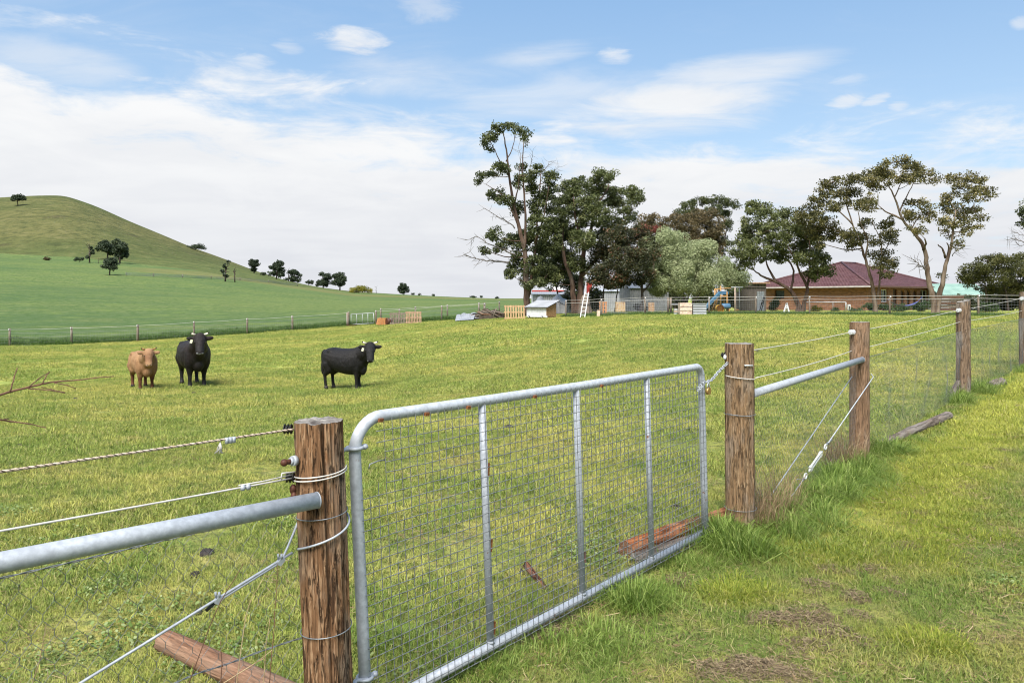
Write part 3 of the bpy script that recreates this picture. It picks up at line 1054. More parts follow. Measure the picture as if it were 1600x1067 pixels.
tree('bush_tree', 'rounded pale yellow-green bush tree with billowing foliage, before the dark trees', 56, Z4,
     [([(430, 970), (430, 860), (420, 760), (340, 600)], .2, .06), ([(430, 970), (470, 830), (520, 680)], .16, .05), ([(440, 970), (560, 800), (640, 700)], .12, .04)],
     [(310, 395, 90, 46), (380, 430, 50, 50), (200, 470, 76, 50), (160, 560, 46, 76), (330, 480, 76, 60), (290, 590, 96, 66), (260, 700, 96, 60), (170, 640, 46, 56),
      (330, 740, 86, 50), (520, 500, 90, 60), (590, 480, 60, 40), (600, 580, 86, 66), (500, 640, 90, 66), (530, 730, 110, 56), (640, 690, 56, 56), (270, 780, 76, 36),
      (420, 540, 50, 60), (240, 760, 56, 40), (560, 770, 70, 36), (460, 760, 50, 40), (420, 650, 60, 60), (420, 740, 50, 50), (350, 660, 60, 60), (480, 570, 60, 60)],
     L_LIGHT, BARK_DARK, dens=420, size=.16, seed=16, depth=.7, clump=.62, tint=.60, grow=1.22, lobe=True)

tree('bush_tree', 'smaller pale green bush tree at the right end of the pale foliage', 59, Z4,
     [([(770, 960), (765, 850), (755, 720)], .14, .05)],
     [(750, 610, 56, 50), (770, 690, 56, 50), (840, 680, 52, 48), (870, 700, 40, 46), (720, 670, 50, 50), (800, 740, 70, 40)],
     L_LIGHT, BARK_DARK, dens=380, size=.16, seed=17, depth=.6, clump=.56, tint=.50, grow=1.15, lobe=True)

tree('gum_tree', 'spreading olive gum tree with low forked trunk before the left end of the brick house', 53, Z4,
     [([(1300, 965), (1292, 900), (1240, 800), (1130, 730), (1030, 690), (960, 640)], .36, .07),
      ([(1325, 965), (1340, 880), (1365, 780), (1310, 660), (1270, 560), (1220, 470)], .30, .05),
      ([(1352, 840), (1375, 700), (1400, 650)], .15, .05),
      ([(1130, 730), (1060, 600), (1040, 480)], .16, .05),
      ([(1240, 800), (1262, 650), (1200, 540), (1160, 430)], .15, .05),
      ([(1365, 780), (1385, 560), (1380, 420)], .13, .05)],
     [(1000, 150, 80, 36), (960, 190, 50, 36), (1060, 225, 70, 44), (1140, 260, 70, 54), (920, 280, 50, 30, .9), (880, 400, 70, 60), (970, 350, 80, 56),
      (1070, 340, 80, 60), (1200, 200, 46, 36), (1240, 285, 66, 46), (890, 480, 76, 50), (830, 510, 46, 40), (990, 470, 80, 60), (950, 560, 80, 40),
      (1120, 430, 76, 56), (1070, 530, 56, 36), (1150, 500, 50, 40), (1220, 360, 56, 46), (1300, 420, 80, 56), (1370, 380, 76, 60), (1400, 470, 80, 60),
      (1280, 480, 60, 40), (1350, 560, 80, 50), (1420, 560, 60, 50), (1440, 640, 50, 50), (1180, 560, 50, 30), (1310, 330, 60, 40), (1480, 560, 50, 60), (1500, 650, 46, 46),
      (1390, 690, 50, 30), (880, 600, 50, 30)],
     L_OLIVE, BARK_BROWN, dens=175, size=.20, grow=1.12, seed=18, depth=1.6, clump=.30, tint=.42, twigs=4)

tree('gum_tree', 'wide-topped bronze gum tree with slim pale leaning trunk at the near house corner', 50, Z5,
     [([(490, 992), (478, 900), (470, 830), (450, 740), (425, 660), (400, 580), (352, 460), (318, 340), (320, 260)], .26, .04),
      ([(425, 660), (442, 560), (400, 460), (380, 360)], .12, .03),
      ([(500, 900), (512, 790), (524, 660), (520, 560), (465, 440)], .13, .03),
      ([(352, 460), (270, 380), (190, 320)], .10, .03), ([(400, 580), (300, 520), (220, 480)], .09, .03), ([(524, 660), (570, 560), (580, 470)], .07, .02)],
     [(80, 380, 60, 40), (150, 330, 50, 40), (235, 205, 60, 30), (310, 195, 60, 32), (385, 195, 46, 32), (200, 260, 50, 36), (280, 270, 60, 40), (360, 265, 50, 36),
      (230, 350, 56, 36), (130, 420, 50, 46), (200, 450, 60, 50), (250, 520, 66, 46), (170, 510, 50, 40), (330, 520, 56, 36), (395, 545, 46, 40), (350, 585, 46, 30),
      (100, 500, 50, 50), (420, 450, 36, 36), (555, 450, 46, 38), (565, 520, 46, 38), (500, 560, 36, 36), (588, 555, 28, 30), (520, 640, 56, 36), (570, 680, 46, 36),
      (600, 715, 24, 26), (500, 710, 46, 30), (540, 755, 40, 20), (300, 330, 40, 26), (60, 430, 50, 40), (150, 570, 40, 30), (410, 330, 36, 30)],
     L_GUM_BRONZE, BARK_PALE, dens=150, size=.19, seed=19, depth=1.2, clump=.27, tint=.38, twigs=4)

tree('gum_tree', 'tall gum forking low into two bare peeling limbs with separate crowns, right of the house', 47, Z5,
     [([(842, 988), (836, 920), (815, 850), (795, 720), (776, 600), (722, 520), (650, 430), (602, 300), (565, 230)], .38, .05),
      ([(848, 988), (862, 900), (884, 820), (905, 700), (938, 590), (950, 480), (965, 380)], .36, .05),
      ([(650, 430), (560, 390), (508, 350)], .11, .04), ([(630, 380), (680, 280), (722, 200)], .09, .03), ([(776, 610), (788, 575), (782, 545)], .13, .06),
      ([(905, 660), (888, 610), (860, 580)], .13, .05), ([(905, 680), (922, 610), (912, 570)], .10, .05), ([(950, 480), (1020, 400), (1080, 340)], .09, .03),
      ([(700, 490), (740, 420), (770, 370)], .07, .025), ([(602, 300), (640, 210), (650, 140)], .07, .03)],
     [(560, 115, 66, 34), (620, 85, 60, 30), (700, 115, 66, 36), (775, 150, 56, 42), (825, 190, 34, 30), (485, 160, 56, 36), (540, 190, 66, 40), (630, 175, 66, 40),
      (440, 210, 46, 36), (495, 235, 46, 26), (720, 185, 46, 30), (455, 300, 30, 40), (420, 350, 46, 32), (700, 320, 36, 24), (775, 335, 44, 28),
      (715, 410, 56, 32), (800, 400, 44, 40), (745, 480, 50, 30), (690, 390, 26, 30), (455, 350, 30, 30),
      (955, 185, 48, 32), (1040, 180, 50, 28), (1105, 215, 50, 38), (1155, 280, 38, 42), (1010, 250, 66, 40), (1080, 290, 66, 40), (925, 310, 46, 34), (880, 350, 40, 36),
      (980, 370, 56, 36), (1085, 375, 46, 38), (1115, 410, 32, 24), (885, 425, 30, 40), (950, 450, 46, 30), (1015, 445, 46, 36), (1075, 475, 32, 24),
      (920, 510, 32, 22), (1025, 510, 32, 22), (980, 575, 32, 24), (880, 770, 20, 18)],
     L_GUM_BRONZE, BARK_PALE, dens=150, size=.18, seed=20, depth=1.0, clump=.26, tint=.52, twigs=4,
     dead=[([(800, 745), (780, 725), (752, 700), (725, 676)], .07, .02), ([(945, 650), (965, 615), (1000, 600)], .03, .01)])

tree('gum_tree', 'thin-twigged tree cut off by the right edge of the view', 60, Z5,
     [([(1420, 990), (1415, 760), (1400, 600), (1385, 480), (1375, 400)], .3, .05)],
     [(1380, 390, 34, 50), (1375, 450, 30, 34), (1410, 340, 40, 40), (1420, 440, 50, 50)],
     L_GUM_DARK, BARK_DARK, dens=110, size=.22, seed=21, depth=.6, clump=.3,
     dead=[([(1400, 600), (1360, 560), (1310, 545), (1275, 555)], .045, .012), ([(1395, 540), (1350, 520), (1300, 505)], .04, .01), ([(1395, 570), (1350, 590), (1320, 560)], .03, .01)])

tree('hedge_bush', 'broad dark olive bush beside the green-roofed shed at the right', 58, Z5,
     [([(1150, 985), (1150, 900), (1140, 800)], .16, .06), ([(1280, 985), (1270, 900), (1250, 780)], .16, .06)],
     [(1090, 730, 86, 46), (1160, 680, 66, 36), (1050, 760, 56, 46), (1250, 680, 86, 44), (1330, 680, 70, 44), (1200, 760, 110, 60), (1320, 770, 90, 66), (1100, 800, 70, 40),
      (1260, 830, 100, 46), (1360, 840, 60, 50), (1150, 840, 60, 30), (1420, 760, 60, 80), (1190, 670, 26, 40), (1010, 750, 26, 26), (1420, 850, 60, 50)],
     L_BUSH, BARK_DARK, dens=190, size=.17, seed=22, depth=1.4, clump=.34, tint=.42, cat='bush')

# red-leaved shrub tops and understorey
tree('garden_shrub', 'red-leaved shrub top glowing above the pale green bush tree', 62, Z4,
     [([(210, 960), (212, 700), (205, 400)], .08, .03)], [(190, 330, 56, 18), (240, 335, 46, 18), (150, 320, 30, 14)],
     L_RED, BARK_DARK, dens=240, size=.16, seed=31, depth=.3, clump=.24, cat='shrub')
tree('understorey_tree', 'very dark bushy tree low behind the tall gum trunk', 64, Z3,
     [([(545, 985), (535, 900), (515, 800), (500, 700)], .15, .05)],
     [(470, 820, 66, 40), (560, 830, 60, 50), (540, 760, 60, 46), (400, 830, 50, 36), (610, 840, 50, 40), (480, 770, 50, 40), (640, 860, 40, 30)],
     L_GUM_DARK, BARK_PALE, dens=170, size=.2, seed=33, depth=.8, clump=.34, tint=.25)


def shrub(label, px, py0, py1, w, Y, leafm, seed, name='garden_shrub', dens=320, size=.12, tint=.45, cat='shrub'):
    c = lambda x, y: (x, y)
    h = py1 - py0
    rng = random.Random(seed)
    bl = []
    for i in range(6):
        bl.append((px + rng.uniform(-.32, .32) * w, py0 + h * rng.uniform(.3, .75), w * rng.uniform(.2, .3), h * rng.uniform(.24, .34)))
    return tree(name, label, Y, c, [([(px, py1), (px, py1 - h * .3), (px + w * .05, py0 + h * .5)], .04, .015)], bl, leafm, BARK_DARK, dens=dens, size=size,
                seed=seed, depth=.25, clump=.16, tint=tint, twigs=1, cat=cat)


for (px, py0, py1, w, Y, sd, lab) in ((1092, 440, 489, 60, 66, 331, 'dark hedge bush filling the gap behind the slatted crate'), (1050, 446, 489, 50, 64, 332, 'dark bush in the shade below the pale bush tree'),
                                      (900, 448, 488, 40, 66, 333, 'dark bush behind the twin gum trunks'), (1560, 440, 489, 70, 62, 334, 'low dark bush at the foot of the broad olive bush'),
                                      (1620, 430, 489, 90, 60, 335, 'dark bush at the far right edge behind the fence'), (1510, 452, 488, 46, 66, 336, 'dark bush beside the sleeper stack'),
                                      (1140, 446, 488, 44, 66, 337, 'dark bush behind the climbing frame'), (968, 440, 487, 60, 70, 338, 'deep-shaded bush between the two iron sheds'), (930, 446, 488, 30, 63, 339, 'dark bush right of the grey-white draped heap')):
    shrub(lab, px, py0, py1, w, Y, L_GUM_DARK, sd, 'hedge_bush', 190, .18, .3, 'bush')

# ------------------------------------------------------------------ trees on the hill and along its skyline
def hill_tree(name, label, px, ybase, ytop, w, Y=None, seed=1, leafm=L_FAR, style='dome', trunk=.25, cat='tree', group=None):
    """small far tree: trunk plus uneven crown"""
    rng = np.random.default_rng(seed)
    b = PG(px, Y) if Y else hit(px, ybase)
    Yb = b.y
    s = Yb / F
    H, W = (ybase - ytop) * s, w * s
    root = thing(name, label, cat, b, 0, group)
    mb = MB()
    lean = rng.normal(0, .06) * H
    top = b + Vector((lean, 0, H * .72))
    mb.tube([b - Vector((0, 0, .5)), b + Vector((lean * .3, 0, H * .3)), top], [H * .04, H * .03, H * .012], 6)
    B = []
    if style == 'dome':
        n = 12
        for i in range(n):
            an = rng.uniform(0, 2 * math.pi)
            rr = rng.uniform(.1, .36) * W
            zz = rng.uniform(trunk + .12, .86) * H
            k = 1 - .55 * abs((zz / H) - .58)
            c = b + Vector((lean * zz / H + math.cos(an) * rr * k, math.sin(an) * rr * k, zz))
            B.append((c.x, c.y, c.z, W * rng.uniform(.19, .30), W * .24, H * rng.uniform(.12, .19), rng.uniform(.25, .7)))
    elif style == 'bush':
        for i in range(8):
            c = b + Vector((rng.uniform(-.38, .38) * W, rng.uniform(-.3, .3) * W, H * rng.uniform(.3, .62)))
            B.append((c.x, c.y, c.z, W * rng.uniform(.14, .24), W * .2, H * rng.uniform(.2, .34), rng.uniform(.3, .7)))
    elif style == 'sparse':
        for i in range(6):
            c = b + Vector((rng.uniform(-.42, .42) * W, rng.uniform(-.3, .3) * W, H * rng.uniform(.25, .9)))
            B.append((c.x, c.y, c.z, W * rng.uniform(.1, .2), W * .15, H * rng.uniform(.06, .11), .4))
    if style in ('dead', 'sparse'):
        for i in range(9):
            z0 = rng.uniform(.3, .95)
            p0 = b + Vector((lean * z0, 0, H * z0 * .95))
            e = p0 + Vector((rng.uniform(-.5, .5) * W, rng.uniform(-.2, .2) * W, H * rng.uniform(.02, .28)))
            mb.tube([p0, p0.lerp(e, .5) + Vector((0, 0, H * .03)), e], [H * .018, H * .013, H * .006], 4, cap=False)
    for q in B:
        e = Vector(q[:3])
        p0 = b + Vector((lean * .5, 0, max(H * .2, (e.z - b.z) * .55)))
        mb.tube([p0, p0.lerp(e, .5), e], [H * .018, H * .012, H * .006], 4, cap=False)
    mb.build('trunk', BARK_DARK, root)
    if B:
        V, Fq, T, _ = leaf_cloud(rng, B, 26 if leafm is L_FAR else 30, .65 if H > 6 else .45, max(.5, W * .09))
        link_mesh('crown', np_mesh('crown', V, Fq, False, {'tint': T}), leafm, root)
    return root


GH = 'trees on the hillside'
hill_tree('hill_tree', 'lone windswept tree near the summit of the round hill', 28, 322, 304, 20, seed=41, group=GH)
hill_tree('hill_tree', 'taller leafy half of the paired trees at the foot of the round hill', 168, 406, 373, 31, seed=42, group=GH)
hill_tree('hill_tree', 'right-hand leaning half of the paired trees at the foot of the round hill', 187, 412, 373, 28, seed=43, group=GH)
hill_tree('hill_tree', 'small lollipop tree standing in the crop below the paired hill trees', 171, 430, 402, 28, seed=44, trunk=.3, group=GH)
hill_tree('hill_tree', 'thin half-dead tree left of the paired hill trees', 140, 411, 381, 14, seed=45, style='sparse', group=GH)
hill_tree('hill_bush', 'low scrubby bush left of the half-dead hill tree', 124, 410, 401, 14, seed=46, style='bush', cat='bush', group=GH)
hill_tree('hill_bush', 'small brown bush on the hill fence line far left', 72, 407, 401, 9, seed=47, style='bush', leafm=L_BROWN, cat='bush', group=GH)
hill_tree('dead_tree', 'grey stump post tree between the half-dead tree and the paired trees', 154, 412, 403, 4, seed=48, style='dead', group=GH)
hill_tree('hill_bush', 'flat dark bush on the right shoulder of the round hill', 305, 391, 379, 30, seed=49, style='bush', cat='bush', group=GH)
hill_tree('dead_tree', 'leafless twisted tree at the hill foot above the standing black bull', 352, 440, 407, 14, seed=50, style='sparse', group=GH)
hill_tree('dead_tree', 'bare dead stick tree just right of the twisted leafless tree', 367, 441, 415, 7, seed=51, style='dead', group=GH)
GS = 'trees along the hill skyline'
sky_t = [(397, 420, 398, 19, 'leftmost full tree on the hill skyline', 'dome', 61), (411, 421, 413, 11, 'small round bush tucked beside the leftmost skyline tree', 'bush', 62),
         (432, 433, 404, 25, 'tall two-lobed tree second along the hill skyline', 'dome', 63), (451, 432, 411, 7, 'thin bare dead tree among the skyline trees', 'dead', 64),
         (447, 430, 425, 9, 'tiny low bush between the second and third skyline trees', 'bush', 68),
         (461, 436, 415, 20, 'squat rounded tree just right of the bare dead skyline tree', 'dome', 65), (482, 441, 431, 14, 'small bushy tree in the gap of the skyline row', 'bush', 66),
         (505, 447, 420, 25, 'left one of the close pair of big skyline trees', 'dome', 67), (531, 452, 422, 26, 'right one of the close pair of big skyline trees', 'dome', 69),
         (631, 459, 440, 20, 'solitary cone-shaped tree on the flat part of the skyline', 'dome', 70)]
for (px, yb, yt, w, lab, st, sd) in sky_t:
    hill_tree('skyline_bush' if st == 'bush' else ('dead_tree' if st == 'dead' else 'skyline_tree'), lab, px, yb, yt, w, Y=500 if px > 440 else 430, seed=sd, style=st, trunk=.08,
              cat='bush' if st == 'bush' else 'tree', group=GS)
hill_tree('gorse_bush', 'wide yellow-green gorse bush at the end of the skyline tree row', 561, 460, 446, 38, Y=420, seed=71, style='bush', leafm=L_GORSE, cat='bush', group=GS)
hill_tree('dead_tree', 'broken stump with a crooked arm right of the gorse bush', 588, 458, 447, 6, Y=480, seed=72, style='dead', group=GS)
for i, (px, yb, w, lab) in enumerate([(645, 460, 6, 'first tiny dark bush right of the solitary cone-shaped tree'), (656, 461, 4, 'second tiny dark bush right of the solitary cone-shaped tree'),
                                      (677, 461, 5, 'tiny round bush alone on the skyline above the field gate end'), (739, 465, 11, 'low wide bush on the skyline left of the tall gum'),
                                      (752, 465, 5, 'tiny bush on the skyline nearest the low wide bush'), (776, 466, 8, 'tiny low bush on the skyline closest to the tall gum')]):
    hill_tree('skyline_bush', lab, px, yb + 1, yb - 3.5, w, Y=500, seed=80 + i, style='bush', cat='bush', group=GS)

# ------------------------------------------------------------------ brick house
def brick_mat():
    m, nt, b, out = new_mat('orange_brick')
    co = nd(nt, 'ShaderNodeTexCoord')
    s = nd(nt, 'ShaderNodeSeparateXYZ')
    nt.links.new(co.outputs['Object'], s.inputs[0])
    c = nd(nt, 'ShaderNodeCombineXYZ')
    nt.links.new(M(nt, 'ADD', s.outputs[0], s.outputs[1]), c.inputs[0])
    nt.links.new(s.outputs[2], c.inputs[1])
    br = nd(nt, 'ShaderNodeTexBrick')
    nt.links.new(c.outputs[0], br.inputs['Vector'])
    br.inputs['Color1'].default_value = (.31, .125, .058, 1)
    br.inputs['Color2'].default_value = (.18, .068, .036, 1)
    br.inputs['Mortar'].default_value = (.20, .15, .115, 1)
    br.inputs['Scale'].default_value = 1.0
    br.inputs['Mortar Size'].default_value = .010
    br.inputs['Brick Width'].default_value = .24
    br.inputs['Row Height'].default_value = .086
    n = NOISE(nt, MAPPING(nt, c.outputs[0], scale=(1, 4, 1)), 1.6, 4, .6)
    col = MIX(nt, SMOOTH(nt, n, .42, .66, 0, .7), br.outputs[0], (.115, .050, .030))
    nt.links.new(col, b.inputs['Base Color'])
    b.inputs['Roughness'].default_value = .9
    return m


M_BRICK = brick_mat()
M_TILE = pmat('maroon_roof_tile', (.068, .029, .031), (.106, .049, .051), 3.0, .6, 0, .15, (1, 1, 1), (.075, .030, .033))
M_FASCIA = pmat('brown_fascia', (.085, .045, .032), (.115, .062, .043), 5, .7)
M_GUTTER = pmat('grey_gutter', (.36, .33, .32), (.46, .43, .42), 4, .5)
M_GLASS = pmat('dark_window_glass', (.018, .022, .028), (.05, .06, .07), 2, .12, 0, 0, spec=.6)
M_FRAME_ARCHSHADE = pmat('dark_frame_and_arch_shade', (.045, .022, .014), (.075, .038, .022), 6, .6)  # dark frame timber; on the arch panels its colour paints the recess shade
M_FRAMEW = pmat('white_window_frame', (.55, .57, .58), (.66, .68, .68), 5, .6)
M_SOIL = pmat('dark_soil', (.030, .023, .016), (.075, .055, .038), 14, 1.0, 0, .8)


def house():
    Cx, Cy = 31.9, 66.0
    gz0 = .42
    e1 = Vector((.806, .592, 0)).normalized()
    rot = math.atan2(e1.y, e1.x)
    t = thing('brick_house', 'single storey orange brick house with maroon hipped tile roof', 'house', (Cx, Cy, gz0), rot)
    Lx, Wy, Hh = 14.0, 11.4, 2.36

    def wall(name, length, openings, axis):
        """wall in its own plane pierced by openings (x0,x1,z0,z1,arched)"""
        mb = MB()
        th = .24

        def seg(a, b, z0, z1):
            if b - a < .01 or z1 - z0 < .01: return
            c = (a + b) / 2
            if axis == 'x': mb.box((c, th / 2, (z0 + z1) / 2), (b - a, th, z1 - z0))
            else: mb.box((th / 2, c, (z0 + z1) / 2), (th, b - a, z1 - z0))
        x = 0 if axis == 'x' else .245
        for (a, b, z0, z1, arch) in sorted(openings):
            seg(x, a, -.5, Hh)
            seg(a, b, z1, Hh)
            seg(a, b, -.5, z0)
            if arch:
                r = (b - a) / 2
                cc = (a + b) / 2
                for sgn in (-1, 1):
                    pts = [(cc + sgn * r, z1)]
                    for k in range(0, 7):
                        an = math.pi / 2 * k / 6
                        pts.append((cc + sgn * r * math.cos(an), z1 - r + r * math.sin(an)))
                    vs = []
                    for yy in (.004, th - .004):
                        vs += [((p[0], yy, p[1]) if axis == 'x' else (yy, p[0], p[1])) for p in pts]
                    n = len(pts)
                    fs = [tuple(range(n)), tuple(reversed(range(n, 2 * n)))] + [(i, (i + 1) % n, n + (i + 1) % n, n + i) for i in range(n)]
                    mb.add(vs, fs)
            x = b
        seg(x, length, -.5, Hh)
        return mb.build(name, M_BRICK, t, True)

    opx = [(2.35, 3.55, .95, 2.1, False), (4.55, 5.35, 0.0, 2.15, False), (6.0, 6.75, 0.02, 2.1, True), (7.15, 7.9, 0.02, 2.1, True), (8.45, 9.2, 0.02, 2.1, True),
           (9.9, 11.4, .5, 2.1, False), (12.2, 12.9, .9, 2.0, False)]
    wall('front_wall', Lx, opx, 'x')
    opy = [(8.4, 9.5, 1.25, 2.1, False)]
    wall('side_wall', Wy, opy, 'y')
    b = MB(); b.box((Lx - .12, Wy / 2, Hh / 2 - .25), (.24, Wy - .5, Hh + .5)); b.box((Lx / 2, Wy - .125, Hh / 2 - .25), (Lx - .01, .24, Hh + .5))
    b.build('back_wall', M_BRICK, t, True)
    for (a, c, z0, z1, arch) in opx:
        full = z0 < .1
        f = MB()
        w = c - a
        for s in ((a + .03, (z0 + z1) / 2, .06, z1 - z0), (c - .03, (z0 + z1) / 2, .06, z1 - z0)):
            f.box((s[0], .16, s[1]), (s[2], .07, s[3]))
        f.box(((a + c) / 2, .16, z1 - .03), (w - .124, .07, .06)); f.box(((a + c) / 2, .16, z0 + .03), (w - .124, .07, .06))
        if not full: f.box(((a + c) / 2, .16, (z0 + z1) / 2), (.04, .064, z1 - z0 - .124))
        fr = f.build('door' if full else 'window', M_FRAME_ARCHSHADE if full else M_FRAMEW, t, True)  # full-height openings are dark veranda recesses, not real doors
        MB().box(((a + c) / 2, .19, (z0 + z1) / 2), (w - .12, .02, z1 - z0 - .12)).build('panel' if full else 'pane', M_FRAME_ARCHSHADE if full else M_GLASS, fr, True)  # in full-height openings a dark panel stands in for the shade behind
        if not full:
            MB().box(((a + c) / 2, -.03, z0 - .035), (w + .14, .09, .06)).build('sill', M_BRICK, fr, True)
    a, c, z0, z1, _ = opy[0]
    f = MB(); f.box((.16, a + .03, (z0 + z1) / 2), (.07, .06, z1 - z0)); f.box((.16, c - .03, (z0 + z1) / 2), (.07, .06, z1 - z0))
    f.box((.16, (a + c) / 2, z1 - .03), (.07, c - a - .124, .06)); f.box((.16, (a + c) / 2, z0 + .03), (.07, c - a - .124, .06))
    fr = f.build('window', M_FRAME_ARCHSHADE, t, True)
    MB().box((.19, (a + c) / 2, (z0 + z1) / 2), (.02, c - a - .12, z1 - z0 - .12)).build('pane', M_GLASS, fr, True)
    # roof
    ov, tanp = .65, math.tan(R(21.0))
    x0, x1, y0, y1 = -ov, Lx + ov, -ov, Wy + ov
    half = (y1 - y0) / 2
    zt = half * tanp
    A = [Vector((x0, y0, Hh)), Vector((x1, y0, Hh)), Vector((x1, y1, Hh)), Vector((x0, y1, Hh))]
    r0, r1 = Vector((x0 + half, (y0 + y1) / 2, Hh + zt)), Vector((x1 - half, (y0 + y1) / 2, Hh + zt))
    faces = [(A[0], A[1], r1, r0), (A[3], A[0], r0, r0), (A[2], A[3], r0, r1), (A[1], A[2], r1, r1)]
    Vt, Ft = [], []
    for (p, q, q2, p2) in faces:
        u = (q - p).normalized()
        mid = (p2 + q2) / 2
        n = u.cross((mid - (p + q) / 2).normalized()).normalized()
        if n.z < 0: n = -n
        nc = 19
        for k in range(nc):
            t0, t1 = k / nc, min(1.0, (k + 1.12) / nc)
            a0, b0 = p.lerp(p2, t0), q.lerp(q2, t0)
            a1, b1 = p.lerp(p2, t1), q.lerp(q2, t1)
            L = max((b0 - a0).length, .05)
            m = max(2, int(L / .075))
            base = len(Vt)
            for i in range(m + 1):
                s = i / m
                w = .5 + .5 * math.cos(2 * math.pi * s * L / .30)
                lo = a0.lerp(b0, s) + n * (.055 + .030 * w)
                hi = a1.lerp(b1, s) + n * (.018 + .030 * w)
                lip = a0.lerp(b0, s) + n * (.012 + .030 * w)
                Vt += [tuple(lip), tuple(lo), tuple(hi)]
            for i in range(m):
                o = base + i * 3
                Ft += [(o, o + 3, o + 4, o + 1), (o + 1, o + 4, o + 5, o + 2)]
    me = np_mesh('roof', Vt, [np.array(Ft)], False)
    roof = link_mesh('roof', me, M_TILE, t, True)
    cap = MB()
    for a, b2 in ((A[0], r0), (A[3], r0), (A[1], r1), (A[2], r1), (r0, r1)):
        cap.tube([a + Vector((0, 0, .08)), b2 + Vector((0, 0, .10))], .11, 7)
    cap.build('ridge_capping', M_TILE, roof, True)
    g = MB()
    g.box((x0 - .05, (y0 + y1) / 2, Hh - .02), (.12, y1 - y0 + .2, .13))
    g.build('gutter', M_GUTTER, t, True)
    g = MB(); g.box(((x0 + x1) / 2 + .06, y0 - .05, Hh - .02), (x1 - x0, .12, .16)); g.box((x1 + .05, (y0 + y1) / 2 + .12, Hh - .02), (.12, y1 - y0 - .1, .16))
    g.build('fascia', M_FASCIA, t, True)
    g = MB(); g.box(((x0 + x1) / 2, (y0 + y1) / 2, Hh - .06), (x1 - x0 - .02, y1 - y0 - .02, .05))
    g.build('eaves', M_FASCIA, t, True)
    return t


house()


# ------------------------------------------------------------------ sheds
def corrugated(name, c1, c2, period=.08, axis=0, bump=.6):
    m, nt, b, out = new_mat(name)
    co = nd(nt, 'ShaderNodeTexCoord')
    n = NOISE(nt, co.outputs['Object'], 1.4, 4, .6)
    nt.links.new(MIX(nt, SMOOTH(nt, n, .35, .65), c1, c2), b.inputs['Base Color'])
    b.inputs['Roughness'].default_value = .5
    b.inputs['Metallic'].default_value = .15
    return m


M_GREYSHEET = corrugated('grey_iron_sheet', (.24, .25, .265), (.32, .33, .345))
M_PALESHEET = corrugated('pale_iron_sheet', (.33, .34, .36), (.42, .43, .45))
M_BEIGESHEET = corrugated('dirty_white_tarp', (.50, .48, .455), (.62, .60, .57))
M_GREENSHEET = corrugated('pale_green_iron', (.20, .31, .25), (.27, .39, .32))
M_REDSHEET = corrugated('red_painted_panel', (.30, .030, .026), (.38, .05, .04))
M_DARKROOF = pmat('dark_roof_edge', (.03, .03, .033), (.055, .055, .06), 4, .6)
M_BROWNSHEET = corrugated('brown_fence_iron', (.10, .082, .070), (.135, .112, .096))
M_PLY = pmat('raw_plywood', (.36, .24, .13), (.50, .36, .21), 9, .75, 0, .1, (1, 1, 1), (.22, .105, .04))
M_OSB = pmat('stained_chipboard', (.26, .13, .055), (.46, .29, .15), 12, .8, 0, .2, (1, 1, 1), (.19, .085, .03))
M_PALLET = pmat('new_pallet_pine', (.30, .19, .095), (.40, .27, .14), 7, .75, 0, .1)
M_PALLET_OLD = pmat('old_pallet_timber', (.24, .145, .085), (.36, .235, .15), 7, .8, 0, .1, (1, 1, 1), (.17, .13, .10))
M_PALLET_GREY = pmat('grey_pallet_timber', (.12, .09, .068), (.20, .16, .125), 7, .85, 0, .1)
M_ORANGEBOX = pmat('orange_stained_timber', (.36, .14, .045), (.46, .22, .085), 9, .7)
M_ALU = pmat('pale_aluminium', (.50, .51, .50), (.60, .61, .60), 9, .45, .2)
M_PINKBLOCK = pmat('pale_pink_board', (.50, .38, .30), (.60, .47, .38), 9, .8, 0, .2, (1, 1, 1), (.32, .22, .16))
M_BLUE = pmat('blue_plastic', (.04, .11, .20), (.055, .14, .25), 4, .5)
M_CYAN = pmat('pale_blue_slide', (.08, .17, .235), (.11, .21, .28), 4, .5)
M_YELLOW = pmat('yellow_plastic', (.45, .25, .03), (.54, .31, .04), 4, .45)
M_ORANGE = pmat('orange_painted_tube', (.33, .17, .05), (.42, .24, .08), 8, .5)
M_HAMMOCK = pmat('blue_violet_cloth', (.10, .11, .32), (.17, .20, .44), 6, .9)
M_TYRE = pmat('black_rubber', (.014, .014, .015), (.028, .028, .03), 10, .85)


def sheet_wall(mb, a, b, z0, z1, per=.2, amp=.018):
    """upright ribbed sheet between two ground points, real ribs"""
    a, b = Vector(a), Vector(b)
    L = (b - a).length
    u = (b - a) / L
    nrm = Vector((u.y, -u.x, 0))
    n = max(2, int(L / per * 4))
    vs, fs = [], []
    for i in range(n + 1):
        p = a + u * (L * i / n) + nrm * (amp if (i % 4) in (0, 1) else -amp)
        vs += [(p.x, p.y, z0), (p.x, p.y, z1)]
    for i in range(n):
        fs.append((2 * i, 2 * i + 2, 2 * i + 3, 2 * i + 1))
    mb.add(vs, fs)


